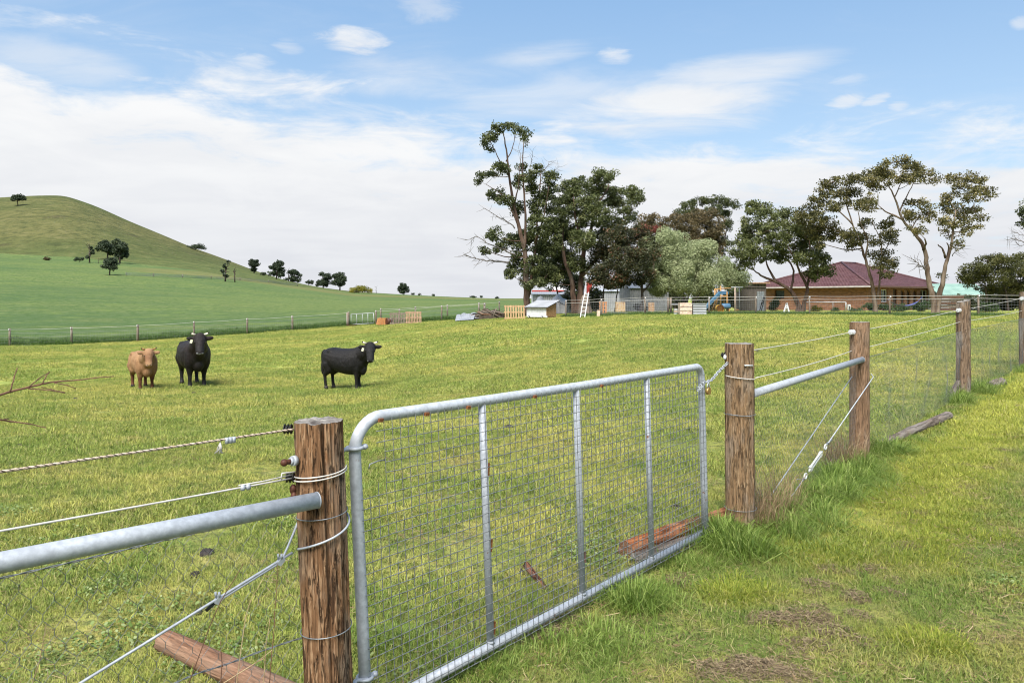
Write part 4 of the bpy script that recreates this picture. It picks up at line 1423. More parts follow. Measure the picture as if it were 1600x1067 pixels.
def shed(name, label, base, rot, L, W, H, rise, wallm, roofm, over=.15, cat='shed'):
    """simple pitched shed: ribbed walls as one part each side, roof sheets as parts"""
    t = thing(name, label, cat, base, rot)
    for nm, a, b in (('front_wall', (0, 0, 0), (L, 0, 0)), ('end_wall', (0, W, 0), (0, 0, 0)), ('back_wall', (L, W, 0), (0, W, 0)), ('end_wall', (L, 0, 0), (L, W, 0))):
        mb = MB()
        sheet_wall(mb, a, b, -.3, H)
        mb.build(nm, wallm, t, True)
    for s in (0, 1):
        mb = MB()
        y0, y1 = (-over, W / 2) if s == 0 else (W / 2, W + over)
        z0, z1 = (H - .02, H + rise) if s == 0 else (H + rise, H - .02)
        n = max(2, int((L + 2 * over) / .2 * 2))
        vs, fs = [], []
        for i in range(n + 1):
            x = -over + (L + 2 * over) * i / n
            o = .02 * (i % 2)
            vs += [(x, y0, z0 + o), (x, y1, z1 + o)]
        for i in range(n): fs.append((2 * i, 2 * i + 2, 2 * i + 3, 2 * i + 1))
        mb.add(vs, fs).build('roof_sheet', roofm, t, True)
    for sx in (0, L):
        MB().add([(sx, 0, H), (sx, W, H), (sx, W / 2, H + rise)], [(0, 1, 2)]).build('gable', wallm, t, True)
    return t


shed('iron_shed', 'low pale iron shed behind the two gum trunks', PG(833, 66), 0, 4.3, 5, 1.75, .25, M_WHITE, M_GREYSHEET)
t = shed('iron_shed', 'grey ribbed iron shed under the dark trees behind the wire enclosure', PG(985, 61), .05, 3.2, 4.5, 1.95, .55, M_GREYSHEET, M_GREYSHEET)
shed('iron_shed', 'whitish iron shed glimpsed behind slender multi-stemmed trunks', PG(936, 68), 0, 3.2, 5, 1.9, .3, M_PALESHEET, M_PALESHEET)
shed('green_roof_shed', 'white walled shed with pale green iron roof right of the house', PG(1470, 70), -.12, 4.3, 6, 1.45, 1.1, M_PALESHEET, M_GREENSHEET)

# tarpaulin-covered stack beside the shed, behind the hutch
t = thing('tarp_stack', 'dirty white tarpaulin draped over a long stack behind the white hutch', 'tarpaulin', PG(866, 60))
mb = MB()
rng = random.Random(5)
n = 14
vs, fs = [], []
for i in range(n + 1):
    px = 838 + (886 - 838) * i / n
    g0 = PG(px, 59.4)
    top = PG(px, 60.4)
    h = 1.25 + .25 * math.sin(i * .8) + rng.uniform(-.05, .05) + (.15 if i > 5 else 0)
    vs += [tuple(g0 + Vector((rng.uniform(-.03, .03), rng.uniform(-.08, .08), -.1))), tuple(g0 + Vector((0, .25 + rng.uniform(-.1, .1), h * .6))), tuple(top + Vector((0, 0, h))), tuple(top + Vector((0, 1.6, h * .9))), tuple(top + Vector((0, 2.0, -.1)))]
for i in range(n):
    for k in range(4):
        fs.append((5 * i + k, 5 * i + 5 + k, 5 * i + 6 + k, 5 * i + 1 + k))
mb.add(vs, fs, True).build('cover', M_BEIGESHEET, t)
mb = MB(); mb.tube([v for v in [Vector(q) + Vector((0, -.02, .01)) for q in vs[1::5]]], .018, 5); mb.build('rope', M_DARKROOF, t)

t = thing('tarp_heap', 'grey-white draped heap standing right behind the ladder', 'tarpaulin', PG(914, 52))
rng = np.random.default_rng(9)
b0 = PG(914, 52)
vs, fs = [], []
n, m = 26, 12
for j in range(m + 1):
    k = j / m
    for i in range(n):
        an = 2 * math.pi * i / n
        rr = (.46 * (1 - k) ** .4 + .03) * (1 + .16 * math.sin(an * 5 + 1) * (1 - k) + .10 * mnoise.noise(Vector((math.cos(an) * 2, math.sin(an) * 2, k * 3))))
        vs.append((b0.x + rr * math.cos(an), b0.y + rr * .7 * math.sin(an), b0.z - .05 + 1.55 * k))
for j in range(m):
    for i in range(n): fs.append((j * n + i, j * n + (i + 1) % n, (j + 1) * n + (i + 1) % n, (j + 1) * n + i))
fs.append(tuple(m * n + i for i in range(n)))
MB().add(vs, fs, True).build('cover', M_PALLET_GREY, t)
MB().tube([b0 + Vector((.36 * math.cos(q), .33 * math.sin(q), .75)) for q in [i * 2 * math.pi / 20 for i in range(20)]], .02, 5, closed=True).build('tie_rope', M_DARKROOF, t)

# red truck-like boxes behind
t = thing('red_vehicle', 'red and white vehicle body half hidden behind the pale shed', 'vehicle', PG(856, 76))
b0 = PG(856, 76)
MB().box(b0 + Vector((0, 0, 1.75)), (3.3, 1.8, .95)).build('body', M_REDSHEET, t)
MB().box(b0 + Vector((1.0, -.02, 2.55)), (.95, 1.5, .62)).build('cab', M_WHITE, t)
MB().box(b0 + Vector((0.2, -.925, 1.35)), (2.9, .04, .13)).build('white_stripe', M_WHITE, t)
mb = MB(); mb.box(b0 + Vector((0.9, -.93, 1.9)), (.8, .05, .3)); mb.build('amber_light', M_YELLOW, t)
for sx in (-1, 1): MB().tube([b0 + Vector((sx * 1.1, -.85, .65)), b0 + Vector((sx * 1.1, .85, .65))], .65, 14).build('wheel', M_TYRE, t)
t = thing('red_cabinet', 'upright red panel with white edge behind the stepladder', 'cabinet', PG(920, 68))
b0 = PG(920, 68)
MB().box(b0 + Vector((.02, 0, 2.25)), (.5, .5, 1.0)).build('body', M_REDSHEET, t)
MB().box(b0 + Vector((-.30, 0, 2.2)), (.12, .46, .96)).build('edge_strip', M_WHITE, t)
MB().box(b0 + Vector((-.05, .02, .75)), (.7, .44, 1.98)).build('base', M_GREYSHEET, t)


# ------------------------------------------------------------------ hutch, pallets, ladder and the clutter along the yard fence
def hutch():
    b = PG(850, 50.5)
    t = thing('animal_hutch', 'white mobile hutch with sloping iron roof and stained chipboard end', 'hutch', b, R(-33))
    L, W = 1.55, 1.35
    h0, h1 = .74, 1.02

    def slab(name, vs, fs, mat): return MB().add(vs, fs).build(name, mat, t, True)
    x0, x1, y0, y1 = -L / 2 - .2, L / 2 - .2, -W / 2, W / 2
    # board front: individual boards
    for k in range(4):
        z0 = .07 + k * .165
        MB().box(((x0 + x1) / 2, y0, z0 + .08), (L, .03, .158)).build('board', M_WHITE, t, True)
    MB().box(((x0 + x1) / 2, y1, .5), (L, .03, .98)).build('back_panel', M_WHITE, t, True)
    for xx, mt, nm in ((x1, M_OSB, 'end_panel'), (x0, M_WHITE, 'end_panel')):
        vs = []
        for dxx in (-.016, .016):
            vs += [(xx + dxx, y0 + .017, .07), (xx + dxx, y1 - .017, .07), (xx + dxx, y1 - .017, h1 + .1), (xx + dxx, y0 + .017, h0 + .0)]
        slab(nm, vs, [(0, 1, 2, 3), (7, 6, 5, 4), (0, 4, 5, 1), (1, 5, 6, 2), (2, 6, 7, 3), (3, 7, 4, 0)], mt)
    # roof
    n = 26
    vs, fs = [], []
    ya, yb = y0 - .16, y1 + .22
    for i in range(n + 1):
        x = x0 - .12 + (L + .30) * i / n
        o = .010 * (i % 2)
        za, zb = h0 + .005, h1 + .19
        vs += [(x, ya, za + o), (x, yb, zb + o)]
    for i in range(n): fs.append((2 * i, 2 * i + 2, 2 * i + 3, 2 * i + 1))
    MB().add(vs, fs).build('roof_sheet', M_PALESHEET, t, True)
    mb = MB()
    mb.beam((x0 - .12, ya - .01, h0 - .03), (x1 + .18, ya - .01, h0 - .03), .03, .05)
    mb.beam((x1 + .17, ya, h0 - .02), (x1 + .17, yb, h1 + .155), .03, .05)
    mb.build('roof_edge', M_DARKROOF, t, True)
    for xx in (x0 + .22, x1 - .28):
        mb = MB(); mb.tube([(xx, y0 - .05, .075), (xx, y0 - .11, .075)], .075, 12); w = mb.build('wheel', M_TYRE, t, True)
        mb = MB(); mb.tube([(xx, y0 - .112, .075), (xx, y0 - .118, .075)], .035, 10); mb.build('hub', M_WHITE, w, True)
    MB().box((x1 + .03, y0 - .02, .1), (.1, .1, .12)).build('corner_block', M_WHITE, t, True)
    return t


hutch()


def pallet(label, px0, px1, Y, h, mat, tilt=.12, rails=3, slats=9, yaw=0.0, name='timber_pallet', horiz=False):
    """a pallet stood on its edge: upright slats nailed on cross rails"""
    b = PG((px0 + px1) / 2, Y)
    W = (px1 - px0) / F * Y
    t = thing(name, label, 'pallet', b, yaw)
    rm = Matrix.Rotation(-tilt, 3, 'X')
    for k in range(rails):
        z = h * (.08 + .84 * k / (rails - 1))
        MB().box(rm @ Vector((0, .06, z)), (W, .085, .09), rm).build('rail', mat, t, True)
    for k in range(slats):
        x = -W / 2 + W * (k + .5) / slats
        MB().box(rm @ Vector((x, .006, h / 2)), (W / slats * .58, .022, h * random.uniform(.985, 1.0)), rm).build('slat', mat, t, True)
    return t


pallet('new pale pine pallet standing on edge beside the white hutch', 788, 821, 50.5, .98, M_PALLET, .2, 3, 8, .1)
pallet('reddish timber pallet, front one of the two leaning on the far fence', 634, 659, 55.5, .92, M_PALLET_OLD, .2, 3, 10, .25)
pallet('grey weathered pallet half hidden behind the fence post at the far gate', 609, 634, 56.2, .9, M_PALLET_GREY, .2, 3, 10, .3)
t = thing('timber_box', 'orange timber crate tipped over beside the far fence gate', 'crate', PG(598, 56.6), .4)
for k in range(4):
    MB().box((-.3 + k * .2, -.32, .3), (.17, .03, .55), (0, .25, 0)).build('board', M_ORANGEBOX, t, True)
for s in (-1, 1):
    MB().box((s * .38, 0, .3), (.03, .6, .5), (0, .25, 0)).build('side_board', M_ORANGEBOX, t, True)
MB().box((0.1, .3, .28), (.8, .03, .5), (0, .25, 0)).build('back_board', M_PALLET_OLD, t, True)
t = thing('dark_barrel', 'small dark drum lying beside the tipped orange crate', 'drum', PG(606, 56.2))
b = PG(606, 56.2); mb = MB(); mb.tube([b + Vector((-.1, -.05, .28)), b + Vector((.3, .2, .28))], .26, 14); mb.build('shell', M_DARKRUST, t)
mb = MB(); mb.tube([b + Vector((.0, .0, .28)), b + Vector((.03, .015, .28))], .275, 14); mb.tube([b + Vector((.17, .11, .28)), b + Vector((.20, .125, .28))], .275, 14); mb.build('hoop', M_DARKROOF, t)

# grey sheet iron lying on the ground, with a heap of soil and branches beside it
t = thing('iron_sheet_heap', 'grey iron sheets lying on the grass beside the brown wood heap', 'iron sheets', PG(728, 54))
for k in range(2):
    mb = MB()
    n = 24
    vs, fs = [], []
    for i in range(n + 1):
        px = 711 + (740 - 711) * i / n + k * 8
        lo = PG(px, 52.6 + k); hi = PG(px + 2, 54.2 + k)
        vs += [(lo.x, lo.y, lo.z + .08 + .02 * (i % 2) + .05 * k), (hi.x, hi.y, hi.z + .42 + .02 * (i % 2) + .06 * math.sin(i * .5) + .05 * k)]
    for i in range(n): fs.append((2 * i, 2 * i + 2, 2 * i + 3, 2 * i + 1))
    mb.add(vs, fs).build('sheet', M_GREYSHEET, t)
t = thing('wood_heap', 'dark brown heap of soil and cut branches by the far corner post', 'heap', PG(764, 54.5))
b = PG(764, 54.5)
rng = np.random.default_rng(3)
nx, ny = 34, 16
vs, fs = [], []
for j in range(ny):
    for i in range(nx):
        u, v = i / (nx - 1) * 2 - 1, j / (ny - 1) * 2 - 1
        h = max(0, 1 - u * u) ** .6 * max(0, 1 - v * v) ** .6 * (.75 + .35 * mnoise.noise(Vector((u * 3, v * 3, 1)))) + .1 * mnoise.noise(Vector((u * 9, v * 9, 4)))
        x = b.x + u * 1.15; y = b.y + v * .9
        vs.append((x, y, gz1(x, y) - .03 + max(0, h) * .95))
for j in range(ny - 1):
    for i in range(nx - 1):
        a = j * nx + i
        fs.append((a, a + 1, a + nx + 1, a + nx))
MB().add(vs, fs, False).build('soil', M_SOIL, t)
for i in range(16):
    p = b + Vector((rng.uniform(-.8, .8), rng.uniform(-.9, -.1), rng.uniform(.1, .55)))
    d = Vector((rng.uniform(-1, 1), rng.uniform(-.3, .3), rng.uniform(-.45, .45))).normalized() * rng.uniform(.3, .7)
    MB().tube([p - d, p + d], rng.uniform(.025, .06), 6).build('branch', M_LOG_GREY if i % 3 else M_LOG_TAN, t)
t = thing('dark_tank', 'black upturned trough beside the grey iron sheets', 'trough', PG(746, 55))
b = PG(746, 55); mb = MB(); mb.box(b + Vector((0, 0, .25)), (.62, .7, .3)); mb.build('body', M_DARKROOF, t); MB().box(b + Vector((0, -.02, .43)), (.72, .8, .05)).build('rim', M_BLACK, t)


def ladder():
    Y = 47.5
    t = thing('step_ladder', 'white aluminium ladder leaning with a bent lower section', 'ladder', PG(912, Y))
    bl, br = PG(906.5, Y), PG(913.5, Y)
    ml, mr = P(910.2, 473.5, Y + .35), P(917, 473.5, Y + .35)
    tl, tr_ = P(914.0, 457.0, Y + .9), P(919.5, 457.0, Y + .9)
    for a, m, c in ((bl, ml, tl), (br, mr, tr_)):
        mb = MB(); mb.beam(a, m, .05, .07, (0, 1, 0)); mb.beam(m + Vector((0, .02, 0)), c, .05, .07, (0, 1, 0))
        mb.build('rail', M_ALU, t)
    for k in range(7):
        s = (k + .6) / 7
        if s < .5: a, c = bl.lerp(ml, s * 2), br.lerp(mr, s * 2)
        else: a, c = ml.lerp(tl, s * 2 - 1), mr.lerp(tr_, s * 2 - 1)
        MB().beam(a, c, .05, .04).build('rung', M_ALU, t)
    return t


ladder()

pallet('stained orange pallet upright inside the wire enclosure', 936, 949, 52, .92, M_ORANGEBOX, .05, 4, 3, 0)
for (px0, px1, y0, Y, mat, lab) in ((962.5, 977, 472, 53, M_PLY, 'pale plywood box front inside the wire enclosure'), (1013, 1022.5, 472.5, 54, M_OSB, 'small brown chipboard panel leaning on the grey shed')):
    b = PG((px0 + px1) / 2, Y)
    W = (px1 - px0) / F * Y
    H = P(px0, y0, Y).z - b.z
    t = thing('timber_box' if mat is M_PLY else 'chipboard_sheet', lab, 'box' if mat is M_PLY else 'panel', b)
    d = .55 if mat is M_PLY else .03
    MB().box((0, 0, H / 2), (W, .02, H)).build('front_panel', mat, t, True)
    if mat is M_PLY:
        for s in (-1, 1): MB().box((s * (W / 2 - .01), d / 2 + .012, H / 2), (.02, d, H - .002)).build('side_panel', mat, t, True)
        MB().box((0, d / 2 + .012, H - .01), (W - .044, d, .02)).build('lid', mat, t, True)
    else:
        for s in (-1, 1): MB().box((s * W * .3, .03, H / 2), (.05, .03, H * .95)).build('batten', M_PALLET_GREY, t, True)
t = thing('timber_offcut', 'short grey timber block at the foot of the stained orange pallet', 'block', PG(935, 48.6))
b = PG(935, 48.6); MB().box(b + Vector((0, 0, .2)), (.2, .18, .42), (0, .05, 0)).build('block', M_PINKBLOCK, t); MB().box(b + Vector((.02, 0, .43)), (.24, .22, .03)).build('cap', M_PALLET_GREY, t)

# slatted feed crate with iron tank and white board on top
Y = 47.6
t = thing('slatted_crate', 'pale pink slatted crate against the yard fence', 'crate', PG(1070.5, Y - .6))
b = PG(1070.5, Y - .6)
W = 18.5 / F * Y
for k in range(3):
    MB().box((0, -.25, .11 + k * .255), (W, .03, .215)).build('slat', M_PINKBLOCK, t, True)
for sx in (-1, 0, 1):
    MB().box((sx * (W / 2 - .05), -.22, .38), (.08, .025, .72)).build('batten', M_PALLET_GREY, t, True)
MB().box((0, .12, .76), (W * .9, .6, .03)).build('lid', M_PINKBLOCK, t, True)
for sx in (-1, 1): MB().box((sx * (W / 2 - .012), .06, .37), (.02, .56, .7)).build('side_board', M_PINKBLOCK, t, True)
t = thing('iron_tank', 'grey corrugated iron bin right of the pale pink slatted crate', 'bin', PG(1091.5, Y - .5))
W = 20.5 / F * Y
mb = MB()
n = 18
vs, fs = [], []
for i in range(n + 1):
    z = -.05 + .72 * i / n
    o = .016 * (1 if i % 4 in (0, 1) else -1)
    vs += [(-W / 2, -.3 + o, z), (W / 2, -.3 + o, z), (W / 2, .5, z), (-W / 2, .5, z)]
for i in range(n):
    for q in range(4):
        fs.append((4 * i + q, 4 * i + (q + 1) % 4, 4 * i + 4 + (q + 1) % 4, 4 * i + 4 + q))
mb.add(vs, fs).build('body', M_GREYSHEET, t, True)
MB().box((0, .1, .69), (W + .08, .86, .03)).build('lid', M_PALESHEET, t, True)
t = thing('white_board', 'thin white board laid flat left of the slatted crate on brick supports', 'board', PG(1055.5, Y))
MB().box((0, 0, .66), (.56, .5, .035)).build('top', M_WHITE, t, True)
for k, z in enumerate((.06, .2, .33)):
    MB().box((.0, 0, z), (.28 - k * .04, .3, .075)).build('block', M_WHITE if k != 1 else M_PINKBLOCK, t, True)
MB().box((0, .05, .5), (.1, .1, .27)).build('leg', M_PALLET_GREY, t, True)


def playset():
    Y = 54.0
    b = PG(1125, Y)
    t = thing('climbing_frame', 'orange tube climbing frame with ladder and blue platform', 'play frame', b)

    def Q(px, py, o=0.0): return P(px, py, Y + o)
    gz_ = lambda px, o=0.0: PG(px, Y + o)
    for (px, top, o) in ((1117, 451, 0), (1120, 451, 1.0), (1126, 447, 0), (1131, 456, 1.0), (1136, 456, 0)):
        g = gz_(px, o); mb = MB(); mb.tube([g, Q(px, top, o)], .05, 7); mb.build('upright', M_ORANGE, t)
    for a, c in (((1117, 452, 0), (1142, 450, 0)), ((1126, 463, 0), (1136, 463, 0)), ((1117, 457, 0), (1117.5, 457, 1.0))):
        MB().tube([Q(*a), Q(*c)], .045, 7).build('crossbar', M_ORANGE, t)
    MB().tube([gz_(1111.5), Q(1117.5, 471)], .04, 6).build('brace', M_ORANGE, t)
    MB().tube([gz_(1112, .5), Q(1123, 458, .3)], .04, 6).build('brace', M_ORANGE, t)
    MB().tube([gz_(1118, .3), Q(1125, 457, .3)], .035, 6).build('brace', M_DARKROOF, t)
    for k in range(5):
        MB().tube([Q(1117, 455 + k * 6), Q(1120, 455 + k * 6, 1.0)], .03, 5).build('rung', M_ORANGE, t)
    MB().box(Q(1130, 457.5, .5), (.55, .9, .22)).build('platform', M_BLUE, t)
    t2 = thing('slide', 'pale blue slide running down left from the climbing frame', 'slide', PG(1101, Y - .6))
    a, c = Q(1125.5, 457, -.35), Vector(PG(1100, Y - .9)) + Vector((0, 0, .2))
    ce = Vector(PG(1097.5, Y - 1.0)) + Vector((0, 0, .14))
    MB().beam(a, c, .42, .05, (0, 0, 1)).build('chute', M_CYAN, t2)
    MB().beam(c, ce, .42, .05, (0, 0, 1)).build('chute_end', M_CYAN, t2)
    for s in (-.22, .22):
        MB().beam(a + Vector((0, s, .06)), c + Vector((0, s, .06)), .03, .14).build('side', M_BLUE, t2)
    t3 = thing('yellow_tunnel', 'round yellow plastic tunnel mouth under the climbing frame', 'tunnel', PG(1124, Y - 1))
    g = PG(1124, Y - 1)
    mb = MB(); mb.tube([g + Vector((0, -.25, .27)), g + Vector((.1, .55, .27))], .27, 20, cap=False); mb.tube([g + Vector((0, -.27, .27)), g + Vector((0, -.22, .27))], .285, 20, cap=False)
    mb.build('ring', M_YELLOW, t3)
    mb = MB(); mb.tube([g + Vector((.05, .2, .27)), g + Vector((.055, .24, .27))], .262, 20); mb.build('disc', M_YELLOW, t3)
    t4 = thing('blue_barrel', 'blue plastic barrel on its side right of the yellow tunnel', 'barrel', PG(1134, Y - .4))
    g = PG(1134, Y - .4)
    mb = MB(); mb.tube([g + Vector((-.3, 0, .43)), g + Vector((-.22, 0, .43)), g + Vector((.25, 0, .43)), g + Vector((.33, 0, .43))], [.15, .2, .2, .15], 12); mb.build('shell', M_BLUE, t4)
    mb = MB()
    for s in (-.2, .22): mb.box(g + Vector((s, 0, .12)), (.06, .34, .26))
    mb.build('cradle', M_ORANGE, t4)
    t5 = thing('clothes_frame', 'pale T-shaped clothesline post right of the climbing frame', 'clothesline', PG(1148.5, Y))
    MB().tube([gz_(1148.5), Q(1148.5, 449)], .055, 7).build('post', M_PINKBLOCK, t5)
    MB().beam(Q(1142.5, 448.6), Q(1161, 448.6), .07, .08).build('crossarm', M_WHITE, t5)
    MB().tube([gz_(1155), Q(1155, 449)], .03, 6).build('prop', M_GREYSHEET, t5)
    MB().tube([Q(1148.5, 484), Q(1155, 484)], .04, 6).build('lower_rail', M_ORANGE, t5)


playset()

# paling fence behind, leaning white sheet, A-frame, goal, hammock, sleepers
t = thing('sheet_fence', 'brown ribbed iron fence panel left of the house', 'fence', PG(1170, 60))
a, c = PG(1152, 60), PG(1196, 61)
for k in range(6):
    s0, s1 = a.lerp(c, k / 6), a.lerp(c, (k + .985) / 6)
    mb = MB(); sheet_wall(mb, (s0.x, s0.y, 0), (s1.x, s1.y, 0), s0.z - .2, s0.z + 1.95, .14, .015)
    mb.build('panel', M_BROWNSHEET, t)
MB().beam(a + Vector((0, -.05, 1.98)), c + Vector((0, -.05, 1.98)), .08, .07).build('top_rail', M_BROWNSHEET, t)
t = thing('garden_shed', 'tan flat-topped garden shed behind the clothesline post', 'shed', PG(1178, 63))
mb = MB(); a, c = PG(1150, 62), PG(1197, 62.6); sheet_wall(mb, (a.x, a.y, 0), (c.x, c.y, 0), a.z - .2, a.z + 2.3, .3, .015); mb.build('front_wall', M_BROWNSHEET, t)
MB().box((a.lerp(c, .5)) + Vector((0, 1.0, 2.36)), ((c - a).length + .3, 2.4, .1)).build('roof', M_PALLET_OLD, t)
t = thing('white_sheet', 'white painted sheet propped upright at the left end of the house', 'sheet', PG(1188.5, 56))
a, c = PG(1182.5, 56), PG(1194.5, 56)
mb = MB(); sheet_wall(mb, (a.x, a.y, 0), (c.x, c.y, 0), a.z, a.z + 1.52, .15, .012); mb.build('sheet', M_WHITE, t)
mb = MB(); mb.beam(PG(1185, 56.3) + Vector((0, 0, 0)), PG(1185, 56.2) + Vector((0, 0, 1.4)), .06, .04); mb.build('batten', M_PALLET_GREY, t)
t = thing('black_trestle', 'folded black trestle leaning against the white sheet', 'trestle', PG(1189, 55.2))
for (xa, xb) in ((1186.5, 1193.5), (1189.5, 1195)):
    MB().tube([PG(xa, 55.2), P(xb, 463, 55.7)], .035, 6).build('leg', M_BLACK, t)
MB().tube([P(1189, 474, 55.4), P(1192.5, 473, 55.45)], .03, 6).build('spreader', M_BLACK, t)
t = thing('a_frame', 'white A-shaped stand on the grass before the low forked gum', 'stand', PG(1229, 51))
for xa in (1224.5, 1233):
    MB().beam(PG(xa, 51), P(1229.3, 473.5, 51), .10, .03, (0, 1, 0)).build('leg', M_WHITE, t)
MB().beam(P(1227, 481, 50.97), P(1231.5, 481, 50.97), .05, .03, (0, 1, 0)).build('crossbar', M_WHITE, t)
MB().beam(PG(1229, 51.6), P(1229.3, 474, 51.1), .09, .03, (1, 0, 0)).build('rear_leg', M_WHITE, t)
t = thing('soccer_goal', 'small white pipe goal frame before the brick wall', 'goal', PG(1290, 57))
Y = 57
fr = MB()
MB().tube([P(1258, 472.2, Y), P(1322, 472.2, Y)], .035, 7).build('crossbar', M_WHITE, t)
for px in (1258.5, 1321.8):
    MB().tube([PG(px, Y), P(px, 472.2, Y)], .035, 7).build('post', M_WHITE, t)
    MB().tube([P(px, 472.2, Y), PG(px - 2, Y + 1.0)], .025, 6).build('brace', M_GREYSHEET, t)
MB().tube([PG(1301.5, Y), P(1301.5, 472.2, Y)], .025, 6).build('middle_post', M_GREYSHEET, t)
t = thing('meter_box', 'small white meter box low on the brick side wall', 'box', PG(1326.5, 65.5))
b = PG(1326.5, 65.5); MB().box(b + Vector((0, 0, .3)), (.2, .2, .5)).build('body', M_WHITE, t); MB().box(b + Vector((0, -.11, .32)), (.12, .01, .2)).build('door', M_DARKROOF, t)
t = thing('hammock', 'blue violet hammock slung low between fence post and house tree', 'hammock', PG(1412, 49))
n = 16
vs, fs = [], []
for i in range(n + 1):
    s = i / n
    x = 1391 + (1434 - 1391) * s
    py = 471 + 9.0 * (1 - (2 * s - 1) ** 2)
    w = .08 + .32 * math.sin(math.pi * s)
    c = P(x, py, 49)
    for k in (-1, -.3, .3, 1):
        vs.append((c.x, c.y + k * w, c.z + .10 * abs(k) * math.sin(math.pi * s)))
for i in range(n):
    for k in range(3): fs.append((4 * i + k, 4 * i + 4 + k, 4 * i + 5 + k, 4 * i + 1 + k))
MB().add(vs, fs, True).build('cloth', M_HAMMOCK, t)
for a, c in ((P(1391, 471, 49), P(1388, 468, 49)), (P(1434, 471, 49), P(1441, 464, 49.5))):
    MB().tube([a, c], .02, 5).build('cord', M_HAMMOCK, t)
t = thing('sleeper_stack', 'long dark stack of timber sleepers right of the peeling gum', 'timber stack', PG(1489, 56))
a, c = PG(1467, 56), PG(1508, 57)
for k in range(5):
    MB().beam(a + Vector((0, .1 * (k % 2), .14 + k * .235)), c + Vector((random.uniform(-.3, .1), .1 * (k % 2), .14 + k * .235)), .3, .20).build('sleeper', M_PALLET_GREY if k % 2 else M_FASCIA, t)
shrub('yellow flowering shrub at the foot of the brick side wall', 1275, 474, 489, 16, 55, L_YELLOW, 301)
shrub('dark leafy shrub at the near corner of the house', 1358, 473, 489, 22, 60, L_SHRUB, 302, tint=.3)
shrub('large leafy shrub under the hammock', 1407, 473, 489, 26, 56, L_SHRUB, 303, tint=.6)
shrub('big green shrub between hammock and peeling gum', 1441, 468, 489, 28, 56, L_SHRUB, 304, tint=.4)
shrub('low green shrub before the goal frame end', 1338, 480, 489, 20, 58, L_SHRUB, 305, tint=.5)
shrub('dark upright shrub beside the black trestle', 1208, 465, 488, 16, 58, L_SHRUB, 306, tint=.2)
shrub('low shrub behind the hammock post', 1383, 474, 488, 22, 60, L_SHRUB, 307, tint=.35)
shrub('garden shrub in the gap right of the sleeper stack', 1545, 470, 491, 30, 50, L_SHRUB, 308, tint=.4)
shrub('small round shrub below the goal crossbar', 1307, 481, 489, 10, 58, L_SHRUB, 309, tint=.35)
shrub('low dark shrub under the grey shed wall', 1000, 474, 488, 24, 57, L_RUST, 310, tint=.3)


# ------------------------------------------------------------------ far fences: posts with white-capped insulators, wires, netting
def far_fence(name, label, posts, Ys, hs, wires, netm=None, nethw=None, rad=.055, cell=.12):
    pts = [PG(px, Y) for px, Y in zip(posts, Ys)]
    t = thing(name, label, 'fence', pts[0])
    for i, (p, h) in enumerate(zip(pts, hs)):
        mb = MB()
        rr = rad * random.uniform(.85, 1.2)
        lean = Vector((random.uniform(-.03, .03), 0, 0))
        mb.tube([p - Vector((0, 0, .2)), p + Vector((0, 0, h * .5)) + lean * .5, p + Vector((0, 0, h)) + lean], [rr * 1.05, rr, rr * .95], 9)
        po = mb.build('post', M_POST_FAR, t)
        mb = MB(); mb.box(p + lean + Vector((.0, -rr - .025, h - .07)), (.05, .06, .07)); mb.build('insulator', M_WHITE, po)
    for wi, (fr, rw) in enumerate(wires):
        mb = MB()
        line = []
        for i, (p, h) in enumerate(zip(pts, hs)):
            line.append(p + Vector((0, -rad - .03, h * fr)))
        full = []
        for i in range(len(line) - 1):
            for k in range(4):
                q = line[i].lerp(line[i + 1], k / 4); q.z -= .03 * math.sin(math.pi * k / 4); full.append(q)
        full.append(line[-1])
        mb.tube(full, rw, 4, cap=False)
        mb.build('wire', M_WHITEWIRE if fr > .8 else M_WIRE, t)
    if nethw:
        A, B = [], []
        for i in range(len(pts) - 1):
            p, q = pts[i], pts[i + 1]
            L = (q - p).length
            n = max(2, int(L / cell))
            m = max(2, int(nethw / cell))
            for k in range(n + 1):
                b = p.lerp(q, k / n) + Vector((0, -.02, .02)); A.append(tuple(b)); B.append((b.x, b.y, b.z + nethw))
            for k in range(m + 1):
                z = Vector((0, -.02, .02 + nethw * k / m)); A.append(tuple(p + z)); B.append(tuple(q + z))
        V, Fs = segs(A, B, .0035)
        o = link_mesh('netting', np_mesh('netting', V, [Fs]), netm or M_NET, t)
        o['kind'] = 'stuff'
    return t


lf = [(-90, 50.5), (15, 50.7), (112, 51), (215, 52.5), (303, 54.2), (386, 56), (457, 57.6), (545, 60)]
far_fence('boundary_fence', 'long post and wire fence between paddock and green crop, left of the metal field gate', [a for a, _ in lf], [b for _, b in lf],
          [1.2] * 6 + [1.15, 1.15], [(.93, .008), (.72, .005), (.45, .005)], M_NET, .75, .07, .16)
rf = [(587, 59.3), (624, 58.4), (690, 57.3), (757, 55.8)]
far_fence('boundary_fence', 'paddock fence run from the metal field gate to the wood heap', [a for a, _ in rf], [b for _, b in rf], [1.15, 1.15, 1.2, 1.2],
          [(.93, .008), (.70, .005), (.4, .005)], None, None, .075)
bf = [(595, 63.5), (649, 63.5), (699, 63), (748, 62.5), (780, 62)]
far_fence('lane_fence', 'second post and wire fence running just beyond the field gate', [a for a, _ in bf], [b for _, b in bf], [1.25] * 5, [(.93, .007), (.6, .005)], None, None, .06)
yf = [(884, 50.5), (939, 49.5), (1008, 48.5), (1108, 47.8), (1181, 47), (1265, 44.8), (1390, 42), (1529, 39), (1700, 36.5)]
far_fence('yard_fence', 'post and wire netting fence in front of the farmyard and house', [a for a, _ in yf], [b for _, b in yf], [1.15] * 9, [(.98, .009), (.83, .009)], M_NET, .88, .06, .13)

